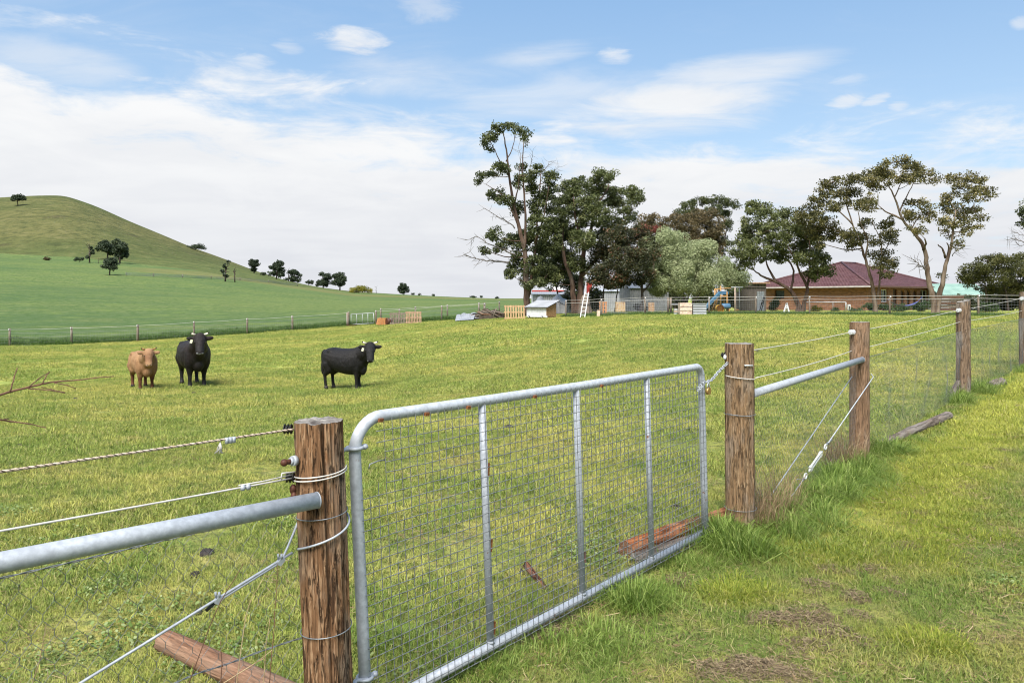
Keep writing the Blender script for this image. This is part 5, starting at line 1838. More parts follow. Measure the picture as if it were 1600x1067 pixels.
hf = [(197, 431), (240, 432.5), (285, 434), (330, 436), (375, 438.5), (420, 442), (465, 447)]
far_fence('hill_fence', 'distant fence line across the upper crop below the hill trees', [q for q, _ in hf], [hit(q, w).y for q, w in hf], [1.2] * 7, [(.79, .05), (.5, .05), (.2, .06)], None, None, .12)

# metal field gate far left of centre
a, c = PG(549, 59.9), PG(584, 59.4)
t = thing('field_gate', 'small far metal field gate between two posts in the boundary fence', 'gate', a)
u = (c - a)
for z0, z1 in ((.95, .95), (.12, .12)):
    MB().tube([a + Vector((0, -.1, z0)), c + Vector((0, -.1, z1))], .028, 6).build('rail', M_PALESHEET, t)
for k in range(5):
    p = a.lerp(c, k / 4) + Vector((0, -.1, 0))
    MB().tube([p + Vector((0, 0, .12)), p + Vector((0, 0, .95))], .022, 6).build('upright', M_PALESHEET, t)
A, B = [], []
for k in range(15):
    p = a.lerp(c, k / 14) + Vector((0, -.1, 0)); A.append(tuple(p + Vector((0, 0, .12)))); B.append(tuple(p + Vector((0, 0, .95))))
for k in range(7):
    z = .12 + .83 * k / 6; A.append(tuple(a + Vector((0, -.1, z)))); B.append(tuple(c + Vector((0, -.1, z))))
V, Fs = segs(A, B, .004)
o = link_mesh('wire_mesh', np_mesh('wire_mesh', V, [Fs]), M_NET, t); o['kind'] = 'stuff'
t = thing('strainer_post', 'stout grey timber strainer post at the hinge end of the far field gate', 'post', PG(543.5, 59.6))
p = PG(543.5, 59.6); mb = MB(); mb.tube([p - Vector((0, 0, .2)), p + Vector((0, 0, 1.12))], [.13, .12], 10); mb.build('post', M_POST_FAR, t)
mb = MB(); mb.beam(p + Vector((-.1, -.15, .05)), PG(556, 58.6) + Vector((0, 0, .05)), .12, .1); mb.build('foot_board', M_DARKRUST, t)

# enclosure of welded wire panels in front of the grey shed
t = thing('wire_enclosure', 'square-mesh wire pen in front of the dark trees and grey shed', 'wire pen', PG(950, 49.2))
for (x0, x1, Y0, Y1) in ((936, 975, 49.8, 49.3), (975, 1014, 49.3, 48.9), (1014, 1044, 48.9, 48.6)):
    a, c = PG(x0, Y0), PG(x1, Y1)
    A, B = [], []
    for k in range(15):
        p = a.lerp(c, k / 14); A.append(tuple(p)); B.append(tuple(p + Vector((0, 0, 1.0))))
    for k in range(10):
        z = Vector((0, 0, 1.0 * k / 9)); A.append(tuple(a + z)); B.append(tuple(c + z))
    V, Fs = segs(A, B, .006)
    o = link_mesh('mesh_panel', np_mesh('mesh_panel', V, [Fs]), M_PALESHEET, t)
for px, Y in ((1044, 48.6), (1048, 48.6)):
    p = PG(px, Y); MB().tube([p, p + Vector((0, 0, 1.08))], .07, 8).build('post', M_POST_FAR, t)

# ------------------------------------------------------------------ cattle
def hide_mat(name, a, b_, c, rough=.75, mark=None):
    m, nt, b, out = new_mat(name)
    co = nd(nt, 'ShaderNodeTexCoord')
    v = co.outputs['Object']
    n = NOISE(nt, v, 2.2, 4, .6)
    f = NOISE(nt, MAPPING(nt, v, scale=(1, 1, .35)), 26, 5, .7, .8)
    col = MIX(nt, SMOOTH(nt, n, .38, .62), a, b_)
    col = MIX(nt, SMOOTH(nt, f, .45, .75, 0, .6), col, c)  # hair streaks; on the black hides they paint the coat's sheen
    if mark:
        at = nd(nt, 'ShaderNodeAttribute', attribute_name='mark')
        col = MIX(nt, SMOOTH(nt, at.outputs['Fac'], .05, .9), col, mark)
    nt.links.new(col, b.inputs['Base Color'])
    b.inputs['Roughness'].default_value = rough
    b.inputs['Specular IOR Level'].default_value = .3
    bn = nd(nt, 'ShaderNodeBump')
    bn.inputs['Strength'].default_value = .9
    bn.inputs['Distance'].default_value = .03
    nt.links.new(f, bn.inputs['Height'])
    nt.links.new(bn.outputs[0], b.inputs['Normal'])
    return m


M_HIDE_BLACK = hide_mat('black_hide', (.0045, .004, .004), (.008, .0065, .006), (.020, .016, .015), .62)  # third colour of both black hides is the painted sheen
M_HIDE_BROWNISH = hide_mat('brownish_black_hide', (.006, .0045, .004), (.013, .007, .0055), (.024, .016, .013), .62, (.006, .005, .005))
M_HIDE_TAN = hide_mat('tan_hide', (.235, .125, .060), (.33, .19, .095), (.41, .26, .14), .8, (.10, .036, .017))
M_HOOF = pmat('dark_hoof', (.012, .010, .009), (.03, .025, .022), 20, .6)
M_HORN = pmat('pale_horn', (.52, .47, .38), (.64, .60, .50), 12, .5)
M_HORNTIP = pmat('dark_horn_tip', (.03, .025, .02), (.06, .05, .04), 12, .5)
M_EYE = pmat('dark_eye', (.005, .004, .004), (.01, .008, .008), 5, .1)
M_MUZZLE_D = pmat('grey_wet_muzzle', (.08, .08, .085), (.17, .17, .175), 30, .35)
M_MUZZLE_P = pmat('pale_pink_muzzle', (.40, .26, .20), (.52, .36, .28), 30, .4)
M_TAG = pmat('cream_ear_tag', (.66, .66, .46), (.74, .74, .54), 5, .5)
M_FACE_TAN = hide_mat('ginger_face_hide', (.20, .085, .035), (.28, .13, .055), (.34, .17, .08))


def cow(name, label, px, py, theta, s, hide, horn='pale', tags=(1,), muzzle=M_MUZZLE_D, girth=1.0, headscale=1.0, legsep=.0, head_drop=0.0, bull=False, lf=1.0):
    """theta: heading of the body (radians from +X). Head turned to the camera. s: height at the withers over 1.15 m"""
    g = hit(px, py)
    th = math.atan2(-g.y, -g.x)
    psi = (th - theta + math.pi) % (2 * math.pi) - math.pi
    mb = MB()

    def cap(p0, r0, p1, r1, n=6):
        p0, p1 = Vector(p0), Vector(p1)
        for i in range(n + 1):
            t = i / n
            mb.ball(p0.lerp(p1, t), r0 + (r1 - r0) * t, 14, 9)
    # trunk: elliptical sections along the back
    sec = [(-.84, .86, .06, .10), (-.80, .86, .20, .21), (-.66, .855, .275, .27), (-.48, .835, .30, .305), (-.25, .79, .335, .335), (0, .765, .35, .355), (.22, .765, .335, .37),
           (.42, .785, .30, .375), (.56, .80, .25, .345), (.68, .84, .19, .27), (.76, .88, .10, .15)]
    n = 20
    vs, fs = [], []
    for (x, z, ry, rz) in sec:
        for k in range(n):
            a = 2 * math.pi * k / n
            sy, sz = math.cos(a), math.sin(a)
            # flatter back, fuller belly
            vs.append((x, ry * girth * math.copysign(abs(sy) ** .85, sy), z + rz * (1.0 if sz < 0 else .97) * math.copysign(abs(sz) ** .9, sz)))
    for i in range(len(sec) - 1):
        for k in range(n):
            fs.append((i * n + k, i * n + (k + 1) % n, (i + 1) * n + (k + 1) % n, (i + 1) * n + k))
    fs.append(tuple(reversed(range(n)))); fs.append(tuple(range((len(sec) - 1) * n, len(sec) * n)))
    mb.add(vs, fs, True)
    # haunches, shoulders, brisket
    for sy in (-1, 1):
        y = sy * (.17 + legsep)
        mb.ball((-.60, y, .77), (.24, .15, .31), 16, 10)
        mb.ball((-.50, sy * .19, 1.03), (.12, .09, .07), 12, 8)
        mb.ball((.43, y * 1.08, .74), (.20, .13, .33), 16, 10)
        o = .04 * sy
        # hind leg: stifle forward, hock back
        cap((-.58 + o, y, .68), .175, (-.54 + o, y * 1.02, .55), .135, 4)
        cap((-.54 + o, y * 1.02, .55), .13, (-.70 + o, y * 1.02, .40), .064, 6)
        cap((-.70 + o, y * 1.02, .40), .062, (-.67 + o, y * 1.02, .13), .046, 6)
        cap((-.67 + o, y * 1.02, .13), .05, (-.64 + o, y * 1.02, .055), .052, 3)
        # front leg
        cap((.42 - o, y, .62), .13, (.41 - o, y, .40), .074, 6)
        cap((.41 - o, y, .38), .066, (.405 - o, y, .33), .06, 2)
        cap((.405 - o, y, .33), .056, (.41 - o, y, .12), .045, 5)
        cap((.41 - o, y, .12), .05, (.43 - o, y, .055), .052, 3)
    mb.ball((.58, 0, .58), (.16, .135, .19), 14, 9)
    mb.ball((-.86, 0, 1.0), (.06, .05, .08), 10, 7)
    if bull: mb.ball((-.22, 0, .40), (.16, .05, .06), 10, 7)
    mb.v = [(q[0] * lf, q[1], q[2]) for q in mb.v]
    # neck to the head
    hm = psi * .5
    hb = Vector((.62 * lf + .33 * math.cos(hm), .33 * math.sin(hm), 1.17 - head_drop))
    cap((.50 * lf, 0, .93), .25, (.56 * lf + .17 * math.cos(hm), .17 * math.sin(hm), 1.04 - head_drop * .5), .21, 4)
    cap((.56 * lf + .17 * math.cos(hm), .17 * math.sin(hm), 1.04 - head_drop * .5), .20, hb, .155, 4)
    cap((.60 * lf, 0, .78), .17, (.60 * lf + .2 * math.cos(hm), .2 * math.sin(hm), .92 - head_drop * .5), .13, 4)
    rz = Matrix.Rotation(psi, 3, 'Z')
    H = headscale

    def hp(f, l, u): return hb + rz @ Vector((f * H, l * H, u * H))
    pitch = Matrix.Rotation(R(52), 3, 'Y')
    rot = rz @ pitch
    for (f, u, ln, wd, dp) in ((.03, .06, .13, .135, .12), (.10, 0, .14, .135, .125), (.17, -.09, .14, .112, .11), (.22, -.165, .13, .105, .10), (.265, -.225, .10, .102, .09), (.295, -.26, .07, .092, .076)):
        mb.ball(hp(f, 0, u), (ln * H, wd * H, dp * H), 14, 9, rot)
    mb.ball(hp(.02, 0, .145), (.07 * H, .11 * H, .06 * H), 12, 8, rz)
    for sy in (-1, 1):
        mb.ball(hp(.155, sy * .10, -.02), (.05 * H, .035 * H, .035 * H), 8, 6, rot)
        er = rz @ Matrix.Rotation(sy * R(6), 3, 'X') @ Matrix.Rotation(-sy * R(12), 3, 'Z')
        mb.ball(hp(.0, sy * .205, .075 - .012), (.035 * H, .115 * H, .058 * H), 12, 8, er)
        mb.ball(hp(.0, sy * .12, .085), (.04 * H, .06 * H, .04 * H), 8, 6, rz)
    # tail
    tp = [Vector((-.86, 0, 1.04)), Vector((-.93, .0, .98)), Vector((-.955, .01, .8)), Vector((-.945, .02, .6)), Vector((-.94, .02, .42))]
    tp = [Vector((q.x * lf, q.y, q.z)) for q in tp]
    tp = limb_pts(tp, 0, np.random.default_rng(1), 5)
    for i, p in enumerate(tp):
        k = i / (len(tp) - 1)
        mb.ball(p, .034 if k < .6 else .034 + .02 * math.sin((k - .6) / .4 * math.pi), 8, 6)
    me0 = mb.mesh('body')
    tmpo = bpy.data.objects.new('remesh_tmp', me0)
    COL.objects.link(tmpo)
    rm = tmpo.modifiers.new('r', 'REMESH'); rm.mode = 'VOXEL'; rm.voxel_size = .017; rm.use_smooth_shade = True
    sm = tmpo.modifiers.new('s', 'SMOOTH'); sm.factor = .5; sm.iterations = 5
    dg = bpy.context.evaluated_depsgraph_get()
    me = bpy.data.meshes.new_from_object(tmpo.evaluated_get(dg))
    bpy.data.objects.remove(tmpo)
    me.name = 'body'
    nv = len(me.vertices)
    co = np.empty(nv * 3, np.float32); me.vertices.foreach_get('co', co); co = co.reshape(-1, 3)
    hc = np.array(hp(.13, 0, -.07))
    hw = np.clip(1.35 - np.linalg.norm(co - hc, axis=1) / (.27 * H), 0, 1)
    lw = np.clip((.52 - co[:, 2]) / .22, 0, 1)
    at = me.attributes.new('mark', 'FLOAT', 'POINT'); at.data.foreach_set('value', np.maximum(hw * .55, lw).astype(np.float32))
    dsp = np.array([mnoise.noise(Vector(q) * 6) * .006 + mnoise.noise(Vector((q[0] * 22, q[1] * 22, q[2] * 12))) * .004 for q in co], np.float32)
    no = np.empty(nv * 3, np.float32); me.vertices.foreach_get('normal', no)
    me.vertices.foreach_set('co', (co + no.reshape(-1, 3) * dsp[:, None]).ravel())
    me.polygons.foreach_set('use_smooth', [True] * len(me.polygons))
    t = thing(name, label, 'cow' if not bull else 'bull', g, theta)
    t.scale = (s, s, s)
    me.materials.clear()
    link_mesh('body', me, hide, t, True)
    for sx, xs in ((-1, -.635), (1, .435)):
        for sy in (-1, 1):
            o = .04 * sy * (1 if sx < 0 else -1)
            y = sy * (.17 + legsep) * (1.02 if sx < 0 else 1.0)
            m2 = MB(); m2.tube([((xs + o) * lf - .01, y, .0), ((xs + o) * lf - .012, y, .055), ((xs + o) * lf - .02, y, .085)], [.062, .056, .046], 10); m2.build('hoof', M_HOOF, t, True)
    for sy in (-1, 1):
        if horn:
            m2 = MB()
            p = [hp(-.01, sy * .10, .155), hp(.0, sy * .15, .17), hp(.02, sy * .19, .188), hp(.04, sy * .205, .225)]
            m2.tube(p[:3], [.028 * H, .025 * H, .020 * H], 8); h = m2.build('horn', M_HORN if horn == 'pale' else M_FACE_TAN, t, True)
            m2 = MB(); m2.tube(p[2:], [.0195 * H, .006 * H], 8); m2.build('tip', M_HORNTIP, h, True)
        m2 = MB(); m2.ball(hp(.185, sy * .118, -.015), .017 * H, 8, 6); m2.build('eye', M_EYE, t, True)
        m2 = MB(); m2.ball(hp(.352, sy * .038, -.270), (.012 * H, .015 * H, .012 * H), 8, 6); m2.build('nostril', M_EYE, t, True)
    m2 = MB(); m2.ball(hp(.315, 0, -.270), (.046 * H, .084 * H, .050 * H), 12, 8, rot); m2.build('muzzle', muzzle, t, True)
    for sy in tags:
        m2 = MB(); m2.box(hp(.045, sy * .19, -.0), (.012 * H, .055 * H, .085 * H), rz @ Matrix.Rotation(sy * .3, 3, 'X')); m2.build('ear_tag', M_TAG, t, True)
    return t, g


cow('cow', 'black horned bull standing in three-quarter view, facing the camera beside the tan calf', 303, 602.5, R(-90 + 33), 1.155, M_HIDE_BROWNISH, 'pale', (-1,), girth=1.08, bull=True)
cow('cow', 'black cow standing side-on with its head turned to the camera, nearest the gate', 542, 608, R(-90 + 74), 1.0, M_HIDE_BLACK, 'pale', (-1,), girth=1.05, headscale=1.02, legsep=-.03, lf=.80, head_drop=.06)
cow('cow', 'small tan horned calf facing the camera head-on, leftmost of the cattle', 224, 607, R(-90 + 37), .92, M_HIDE_TAN, 'tan', (), M_MUZZLE_P, girth=.88, headscale=1.0, head_drop=.09)

# ------------------------------------------------------------------ near fence: geometry of the line
DIR = Vector((.651, .759, 0)).normalized()
NRM = Vector((.759, -.651, 0)).normalized()          # towards the camera's side
P1 = Vector((-.725, 2.755, 0))
P2 = Vector((1.685, 5.46, 0))
P3 = Vector((3.745, 7.94, 0))
P4 = Vector((7.35, 12.0, 0))
P5 = Vector((10.85, 15.55, 0))
P6 = Vector((15.2, 20.0, 0))
P0 = Vector((-2.50, .985, 0))
for p in (P0, P1, P2, P3, P4, P5, P6): p.z = gz1(p.x, p.y)


def timber_post(name, label, base, height, r, mat, seed, lean=(0, 0), flat=0.0, split=0.0, rough=.012, tilt_top=0.0, nrad=84, nz=90):
    t = thing(name, label, 'post', base)
    rng = random.Random(seed)
    off = Vector((rng.uniform(0, 50), rng.uniform(0, 50), rng.uniform(0, 50)))
    vs, fs = [], []
    z0, z1 = -.12, height
    for j in range(nz + 1):
        z = z0 + (z1 - z0) * j / nz
        for i in range(nrad):
            a = 2 * math.pi * i / nrad
            cx, sx = math.cos(a), math.sin(a)
            q = Vector((cx * 1.3, sx * 1.3, z * .55)) + off
            rr = r * (1 + .055 * mnoise.noise(q))
            fine = mnoise.noise(Vector((cx * 9, sx * 9, z * 1.3)) + off)
            fine2 = mnoise.noise(Vector((cx * 26, sx * 26, z * 3.2)) + off)
            rr += rough * (.8 * fine + .5 * fine2) - rough * 9.0 * max(0, .13 - abs(fine)) * (.4 + .6 * max(0, mnoise.noise(q * 2.0) + .3))
            if split:                                   # an open crack down one face
                da = (a - (-1.1) + math.pi) % (2 * math.pi) - math.pi + .12 * mnoise.noise(Vector((0, 0, z * 2)) + off)
                rr -= split * math.exp(-(da / .07) ** 2) * (.5 + .5 * min(1, max(0, (z - .2) / .8)))
            if flat:
                cut = r * (1 - flat)
                ca = math.cos(a - 2.4)
                if ca > 0 and rr * ca > cut: rr = cut / ca
            x = rr * cx + lean[0] * (1 - z / height)
            y = rr * sx + lean[1] * (1 - z / height)
            zz = z
            if j == nz: zz += tilt_top * cx * r + .006 * mnoise.noise(Vector((cx * 3, sx * 3, 2)) + off)
            vs.append((x, y, zz))
    for j in range(nz):
        for i in range(nrad):
            fs.append((j * nrad + i, j * nrad + (i + 1) % nrad, (j + 1) * nrad + (i + 1) % nrad, (j + 1) * nrad + i))
    mb = MB(); mb.add(vs, fs, True)
    # sawn top in rings, slightly dished and cracked
    rings = 7
    tv, tf = [], []
    top = vs[nz * nrad:]
    cxm = sum(v[0] for v in top) / nrad; cym = sum(v[1] for v in top) / nrad
    for k in range(rings):
        s = 1 - k / rings
        for i in range(nrad):
            v = top[i]
            crack = -.02 * math.exp(-((i / nrad * 6.283 - 1.2) / .10) ** 2) * (1 - s * .3) - .016 * math.exp(-((i / nrad * 6.283 - 4.1) / .08) ** 2)
            tv.append((cxm + (v[0] - cxm) * s, cym + (v[1] - cym) * s, v[2] + (.004 * mnoise.noise(Vector((v[0] * 60 * s, v[1] * 60 * s, 3))) + crack if k else 0)))
    tv.append((cxm, cym, height))
    for k in range(rings - 1):
        for i in range(nrad):
            tf.append((k * nrad + i, k * nrad + (i + 1) % nrad, (k + 1) * nrad + (i + 1) % nrad, (k + 1) * nrad + i))
    for i in range(nrad): tf.append(((rings - 1) * nrad + i, (rings - 1) * nrad + (i + 1) % nrad, len(tv) - 1))
    mb.build('shaft', mat, t, True)
    m2 = MB(); m2.add([(v[0], v[1], v[2] + .0005) for v in tv], tf, True); m2.build('sawn_top', M_ENDGRAIN, t, True)
    return t


M_ENDGRAIN = pmat('weathered_end_grain', (.13, .115, .10), (.27, .25, .225), 26, .9, 0, .6, (1, 1, 1), (.075, .06, .05))
post1 = timber_post('gate_post', 'thick rough reddish timber post carrying the hinges of the metal gate', P1, 1.262, .0865, M_POST_RED, 1, lean=(.048, 0), split=.028, rough=.008, nrad=170, nz=150, flat=.06)
post2 = timber_post('gate_post', 'rough brown timber post at the chained latch end of the metal gate', P2, 1.385, .103, M_POST_TAN, 2, lean=(.01, 0), rough=.010, nrad=150, nz=130)
post3 = timber_post('fence_post', 'smooth tan timber post holding the inclined stay wire and pipe rail', P3, 1.452, .100, M_POST_SMOOTH, 3, rough=.005, flat=.15)
post4 = timber_post('fence_post', 'weathered split post with grey side and short log at its foot', P4, 1.53, .108, M_POST_GREY, 4, rough=.014, flat=.2, tilt_top=.2)
post5 = timber_post('fence_post', 'farthest timber post of the near fence, at the right picture edge', P5, 1.585, .115, M_POST_GREY, 5, rough=.012)


def wrap(post, name, z, r, wr, mat, a0=0.0, a1=2 * math.pi, dz=0.0, ctr=(0, 0), n=28, sub=None):
    pts = []
    for i in range(n + 1):
        a = a0 + (a1 - a0) * i / n
        pts.append((ctr[0] + r * math.cos(a), ctr[1] + r * math.sin(a), z + dz * i / n))
    mb = MB(); mb.tube(pts, wr, 6)
    return mb.build(name, mat, post, True)


# hardware on the hinge post
lx = lambda z: .048 * (1 - z / 1.262)
z = 1.035
wrap(post1, 'white_wire_band', 1.060, .094, .0028, M_WHITEWIRE, R(200), R(378), .030, (lx(z), 0))
wrap(post1, 'white_wire_band', 1.046, .095, .0028, M_WHITEWIRE, R(200), R(380), .036, (lx(z), 0))
wrap(post1, 'wire_band', .902, .093, .0022, M_WIRE, R(150), R(400), .03, (lx(.9), 0))
wrap(post1, 'wire_band', .480, .093, .0022, M_WIRE, R(170), R(400), .02, (lx(.48), 0))
wrap(post1, 'stay_wire_band', .800, .096, .0045, M_STEEL, R(215), R(400), .10, (lx(.8), 0))
mb = MB(); c = Vector((-.070 + lx(1.13), -.064, 1.128)); d = Vector((-.62, -.78, 0)).normalized()
mb.tube([c, c + d * .016], .0185, 18); mb.tube([c + d * .014, c + d * .026], .0135, 6); mb.build('washer', M_STEEL, post1, True)
mb = MB(); mb.tube([c + d * .02, c + d * .05], .0095, 10); mb.ball(c + d * .05, .0135, 10, 8); mb.build('bolt', M_DARKRUST, post1, True)
for (z, xx) in ((1.235, -.090), (1.055, -.088)):
    mb = MB()
    c = Vector((xx + lx(z), -.022, z))
    for k in range(5):
        mb.tube([c + Vector((-.004 - .006 * k, 0, 0)), c + Vector((-.007 - .006 * k, 0, 0))], .019 if k % 2 == 0 else .013, 12)
    mb.build('insulator', M_BLACK, post1, True)
mb = MB()
for q in ((-.098, -.02, 1.01), (-.092, -.03, .985)): mb.ball((q[0] + lx(1), q[1], q[2]), (.014, .012, .02), 8, 6)
mb.build('insulator_lug', M_DARKRUST, post1, True)
# hinge pin and strap that hold the gate
GA = Vector((-.62, 2.875, 0)); GL = 2.977


def gp(s, z, out=0.0):
    """point of the gate: s along it, z up; the frame racks a little"""
    return GA + DIR * (s + .055 * (1.245 - z)) + NRM * out + Vector((0, 0, z))


for zz, nm in ((1.135, 'hinge_strap'), (.22, 'hinge_strap')):
    mb = MB()
    c = gp(.0, zz) - P1
    a = Vector((.06 + lx(zz), .03, zz))
    mb.tube([a, c + Vector((-.03, -.03, 0)), c + NRM * .024 - DIR * .004], [.009, .009, .009], 8)
    ring = [c + (DIR * math.cos(q) + NRM * math.sin(q)) * .030 for q in [i * math.pi * 2 / 16 for i in range(17)]]
    mb.tube(ring, .0075, 6)
    mb.ball(c + DIR * .042 + NRM * .01, (.014, .014, .012), 10, 7)
    mb.build(nm, M_STEEL, post1, True)
# latch post hardware
wrap(post2, 'white_wire_band', 1.150, .111, .004, M_WHITEWIRE, R(195), R(350), -.03, (0, 0))
wrap(post2, 'wire_band', .865, .112, .0022, M_WIRE, R(150), R(400), 0, (.004, 0))
wrap(post2, 'wire_band', .872, .113, .0022, M_WIRE, R(200), R(300), -.01, (.004, 0))
wrap(post2, 'wire_band', .170, .113, .0022, M_WIRE, R(150), R(400), 0, (.01, 0))
mb = MB(); mb.tube([(.010, -.114, 1.232), (.072, -.090, 1.228)], .0055, 8); mb.tube([(.010, -.100, 1.232), (.010, -.116, 1.232)], .006, 8); mb.build('staple', M_ALU, post2, True)
mb = MB()
for k in range(4): mb.tube([(-.11 - .007 * k, -.01, 1.30), (-.114 - .007 * k, -.01, 1.30)], .02 if k % 2 == 0 else .013, 12)
mb.build('insulator', M_BLACK, post2, True)
mb = MB(); mb.ball((-.112, -.02, 1.285), (.014, .014, .02), 8, 6); mb.build('insulator_clip', M_WHITE, post2, True)


def insul(post, c, r=.022):
    mb = MB()
    c = Vector(c)
    for k in range(5): mb.tube([c + Vector((-.010 * k, -.004 * k, 0)), c + Vector((-.010 * k - .005, -.004 * k - .002, 0))], r * (1.25 if k % 2 == 0 else .8), 12)
    mb.build('insulator', M_WHITE, post, True)


insul(post3, (-.085, -.055, 1.347))
insul(post4, (-.085, -.06, 1.385), .026)
insul(post5, (-.10, -.06, 1.45), .03)

# ------------------------------------------------------------------ the metal gate
gate = thing('metal_gate', 'long galvanised tube gate with welded wire mesh, closed across the opening', 'gate', GA)
zb, ztp, rc = .075, 1.245, .135
pts = []
# start bottom-left, go up, round corner, along the top, round corner, down, back along the bottom
def arc(cs, cz, a0, a1, n=9): return [(cs + rc * math.cos(a0 + (a1 - a0) * i / n), cz + rc * math.sin(a0 + (a1 - a0) * i / n)) for i in range(n + 1)]
path = [(0, zb), (0, .4), (0, .8)] + arc(rc, ztp - rc, math.pi, math.pi / 2) + [(.8, ztp - .004), (1.5, ztp - .006), (2.2, ztp - .003)]
rc = .075
path += arc(GL - rc, ztp - rc, math.pi / 2, 0) + [(GL, .8), (GL, .4), (GL, zb)]
mb = MB(); mb.tube([gp(s, z) for s, z in path], .0240, 16, cap=True)
mb.build('frame', M_GATE, gate)
mb = MB(); mb.tube([gp(.02, zb), gp(GL - .02, zb)], .0215, 14); mb.build('bottom_rail', M_GATE, gate)
for s in (.735, 1.485, 2.235):
    mb = MB(); mb.tube([gp(s, zb + .0), gp(s, ztp - .004)], .0185, 12)
    mb.tube([gp(s, zb + .018), gp(s, zb + .03)], .021, 12)
    mb.build('upright', M_GATE, gate)
# welded mesh, wire by wire, slightly wavy, on the camera's side of the frame
A, B = [], []
rng = random.Random(9)
step = .0425
sv = []
s = .045
while s < GL - .03:
    sv.append(s); s += step
zh = []
z = zb + .010
while z < ztp - .02:
    zh.append(z); z += step
OUTM = .0265
for i, s in enumerate(sv):
    z_lo, z_hi = zb - .022, ztp - .004
    if i == 0: z_hi = ztp - .30
    if i == 1: z_hi = ztp - .26
    if i == 2: z_hi = ztp - .02
    k = 10
    w = [rng.uniform(-.0016, .0016) for _ in range(k + 1)]
    for j in range(k):
        a, b_ = z_lo + (z_hi - z_lo) * j / k, z_lo + (z_hi - z_lo) * (j + 1) / k
        A.append(tuple(gp(s + w[j], a, OUTM))); B.append(tuple(gp(s + w[j + 1], b_, OUTM)))
zh = [zb - .022] + zh
for i, z in enumerate(zh):
    s_lo = 0.0
    if z > ztp - .29: s_lo = .125
    if z > ztp - .13: s_lo = .085
    k = 40
    w = [rng.uniform(-.0018, .0018) for _ in range(k + 1)]
    for j in range(k):
        a, b_ = s_lo + (GL - s_lo) * j / k, s_lo + (GL - s_lo) * (j + 1) / k
        A.append(tuple(gp(a, z + w[j], OUTM + .003))); B.append(tuple(gp(b_, z + w[j + 1], OUTM + .003)))
V, Fs = segs(A, B, .00175, 4)
o = link_mesh('wire_mesh', np_mesh('wire_mesh', V, [Fs]), M_MESHWIRE, gate); o['kind'] = 'stuff'
mb = MB(); mb.tube([gp(.125, ztp - .175, OUTM), gp(.09, ztp - .172, OUTM + .004), gp(.045, ztp - .178, OUTM + .006), gp(.038, ztp - .195, OUTM + .008)], .0026, 6)
mb.build('loose_wire_end', M_WIRE, gate)
M_RUSTY = pmat('rust_spot', (.16, .055, .018), (.26, .10, .035), 90, .9, 0, .5)
for s, z in ((.115, ztp - .02), (.365, ztp - .026), (.62, ztp - .026), (1.1, ztp - .026), (1.7, ztp - .026)):
    mb = MB(); mb.box(gp(s, z + .008, OUTM - .004), (.022, .016, .014), (.2, .1, .9)); mb.build('tack_weld', M_RUSTY, gate)
for s, z in ((.735, .92), (.735, .56), (.735, .165), (1.485, .30)):
    mb = MB(); mb.box(gp(s + .012, z, .016), (.008, .008, .06), (.05, .03, .5)); mb.build('rust_weld', M_RUSTY, gate)

# chain and padlock between the gate and the latch post
chain = thing('gate_chain', 'galvanised chain with round brass padlock fastening the gate to its post', 'chain', gp(GL, 1.12))
cp = [gp(GL - .02, 1.135, .03), gp(GL + .10, 1.145, .03), gp(GL + .22, 1.185, .02), Vector((P2.x - .10, P2.y - .05, 1.245))]
cpts = limb_pts(cp, 0, np.random.default_rng(2), 6)
L = sum((cpts[i + 1] - cpts[i]).length for i in range(len(cpts) - 1))
nl = 15


def along(pts, dist):
    for i in range(len(pts) - 1):
        l = (pts[i + 1] - pts[i]).length
        if dist <= l: return pts[i].lerp(pts[i + 1], dist / l)
        dist -= l
    return pts[-1]


for k in range(nl):
    a, b_ = along(cpts, L * k / nl), along(cpts, L * (k + 1) / nl)
    d = (b_ - a).normalized(); c = (a + b_) / 2
    sd = d.cross(Vector((0, 0, 1))).normalized() if k % 2 else d.cross(d.cross(Vector((0, 0, 1)))).normalized()
    ring = [c + d * math.cos(q) * (L / nl * .72) + sd * math.sin(q) * .010 for q in [i * 2 * math.pi / 12 for i in range(12)]]
    mb = MB(); mb.tube(ring, .0034, 6, closed=True); mb.build('link', M_STEEL, chain)
for k in range(5):                                     # tail hanging inside the mesh and the turns round the stile
    a0 = gp(GL - .05 - .018 * k, 1.125 - .01 * (k % 2) - .006 * k, .035)
    ring = [a0 + (DIR if k % 2 else Vector((0, 0, 1))) * math.cos(q) * .016 + NRM * math.sin(q) * .010 for q in [i * 2 * math.pi / 12 for i in range(12)]]
    mb = MB(); mb.tube(ring, .0034, 6, closed=True); mb.build('link', M_STEEL, chain)
pl = thing('padlock', 'round brass padlock hanging from the gate chain', 'padlock', gp(GL + .02, 1.07))
c = gp(GL + .012, 1.075, .045)
mb = MB(); mb.tube([c - NRM * .010, c + NRM * .010], .026, 18); mb.build('body', M_BRASS, pl)
mb = MB(); mb.tube([c + DIR * .014 + Vector((0, 0, .02)), c + DIR * .014 + Vector((0, 0, .045)), c + Vector((0, 0, .058)), c - DIR * .014 + Vector((0, 0, .045)), c - DIR * .014 + Vector((0, 0, .02))], .0045, 8)
mb.build('shackle', M_STEEL, pl)
# black castor under the latch end
cs = thing('gate_castor', 'small black rubber wheel at the foot of the gate latch end', 'wheel', gp(GL + .02, 0))
c = gp(GL + .0, .052, .035)
mb = MB(); mb.tube([c - NRM * .018, c + NRM * .018], .048, 18); mb.build('tyre', M_TYRE, cs)
mb = MB(); mb.tube([c - NRM * .02, c + NRM * .024], .016, 12); mb.build('hub', M_DARKRUST, cs)

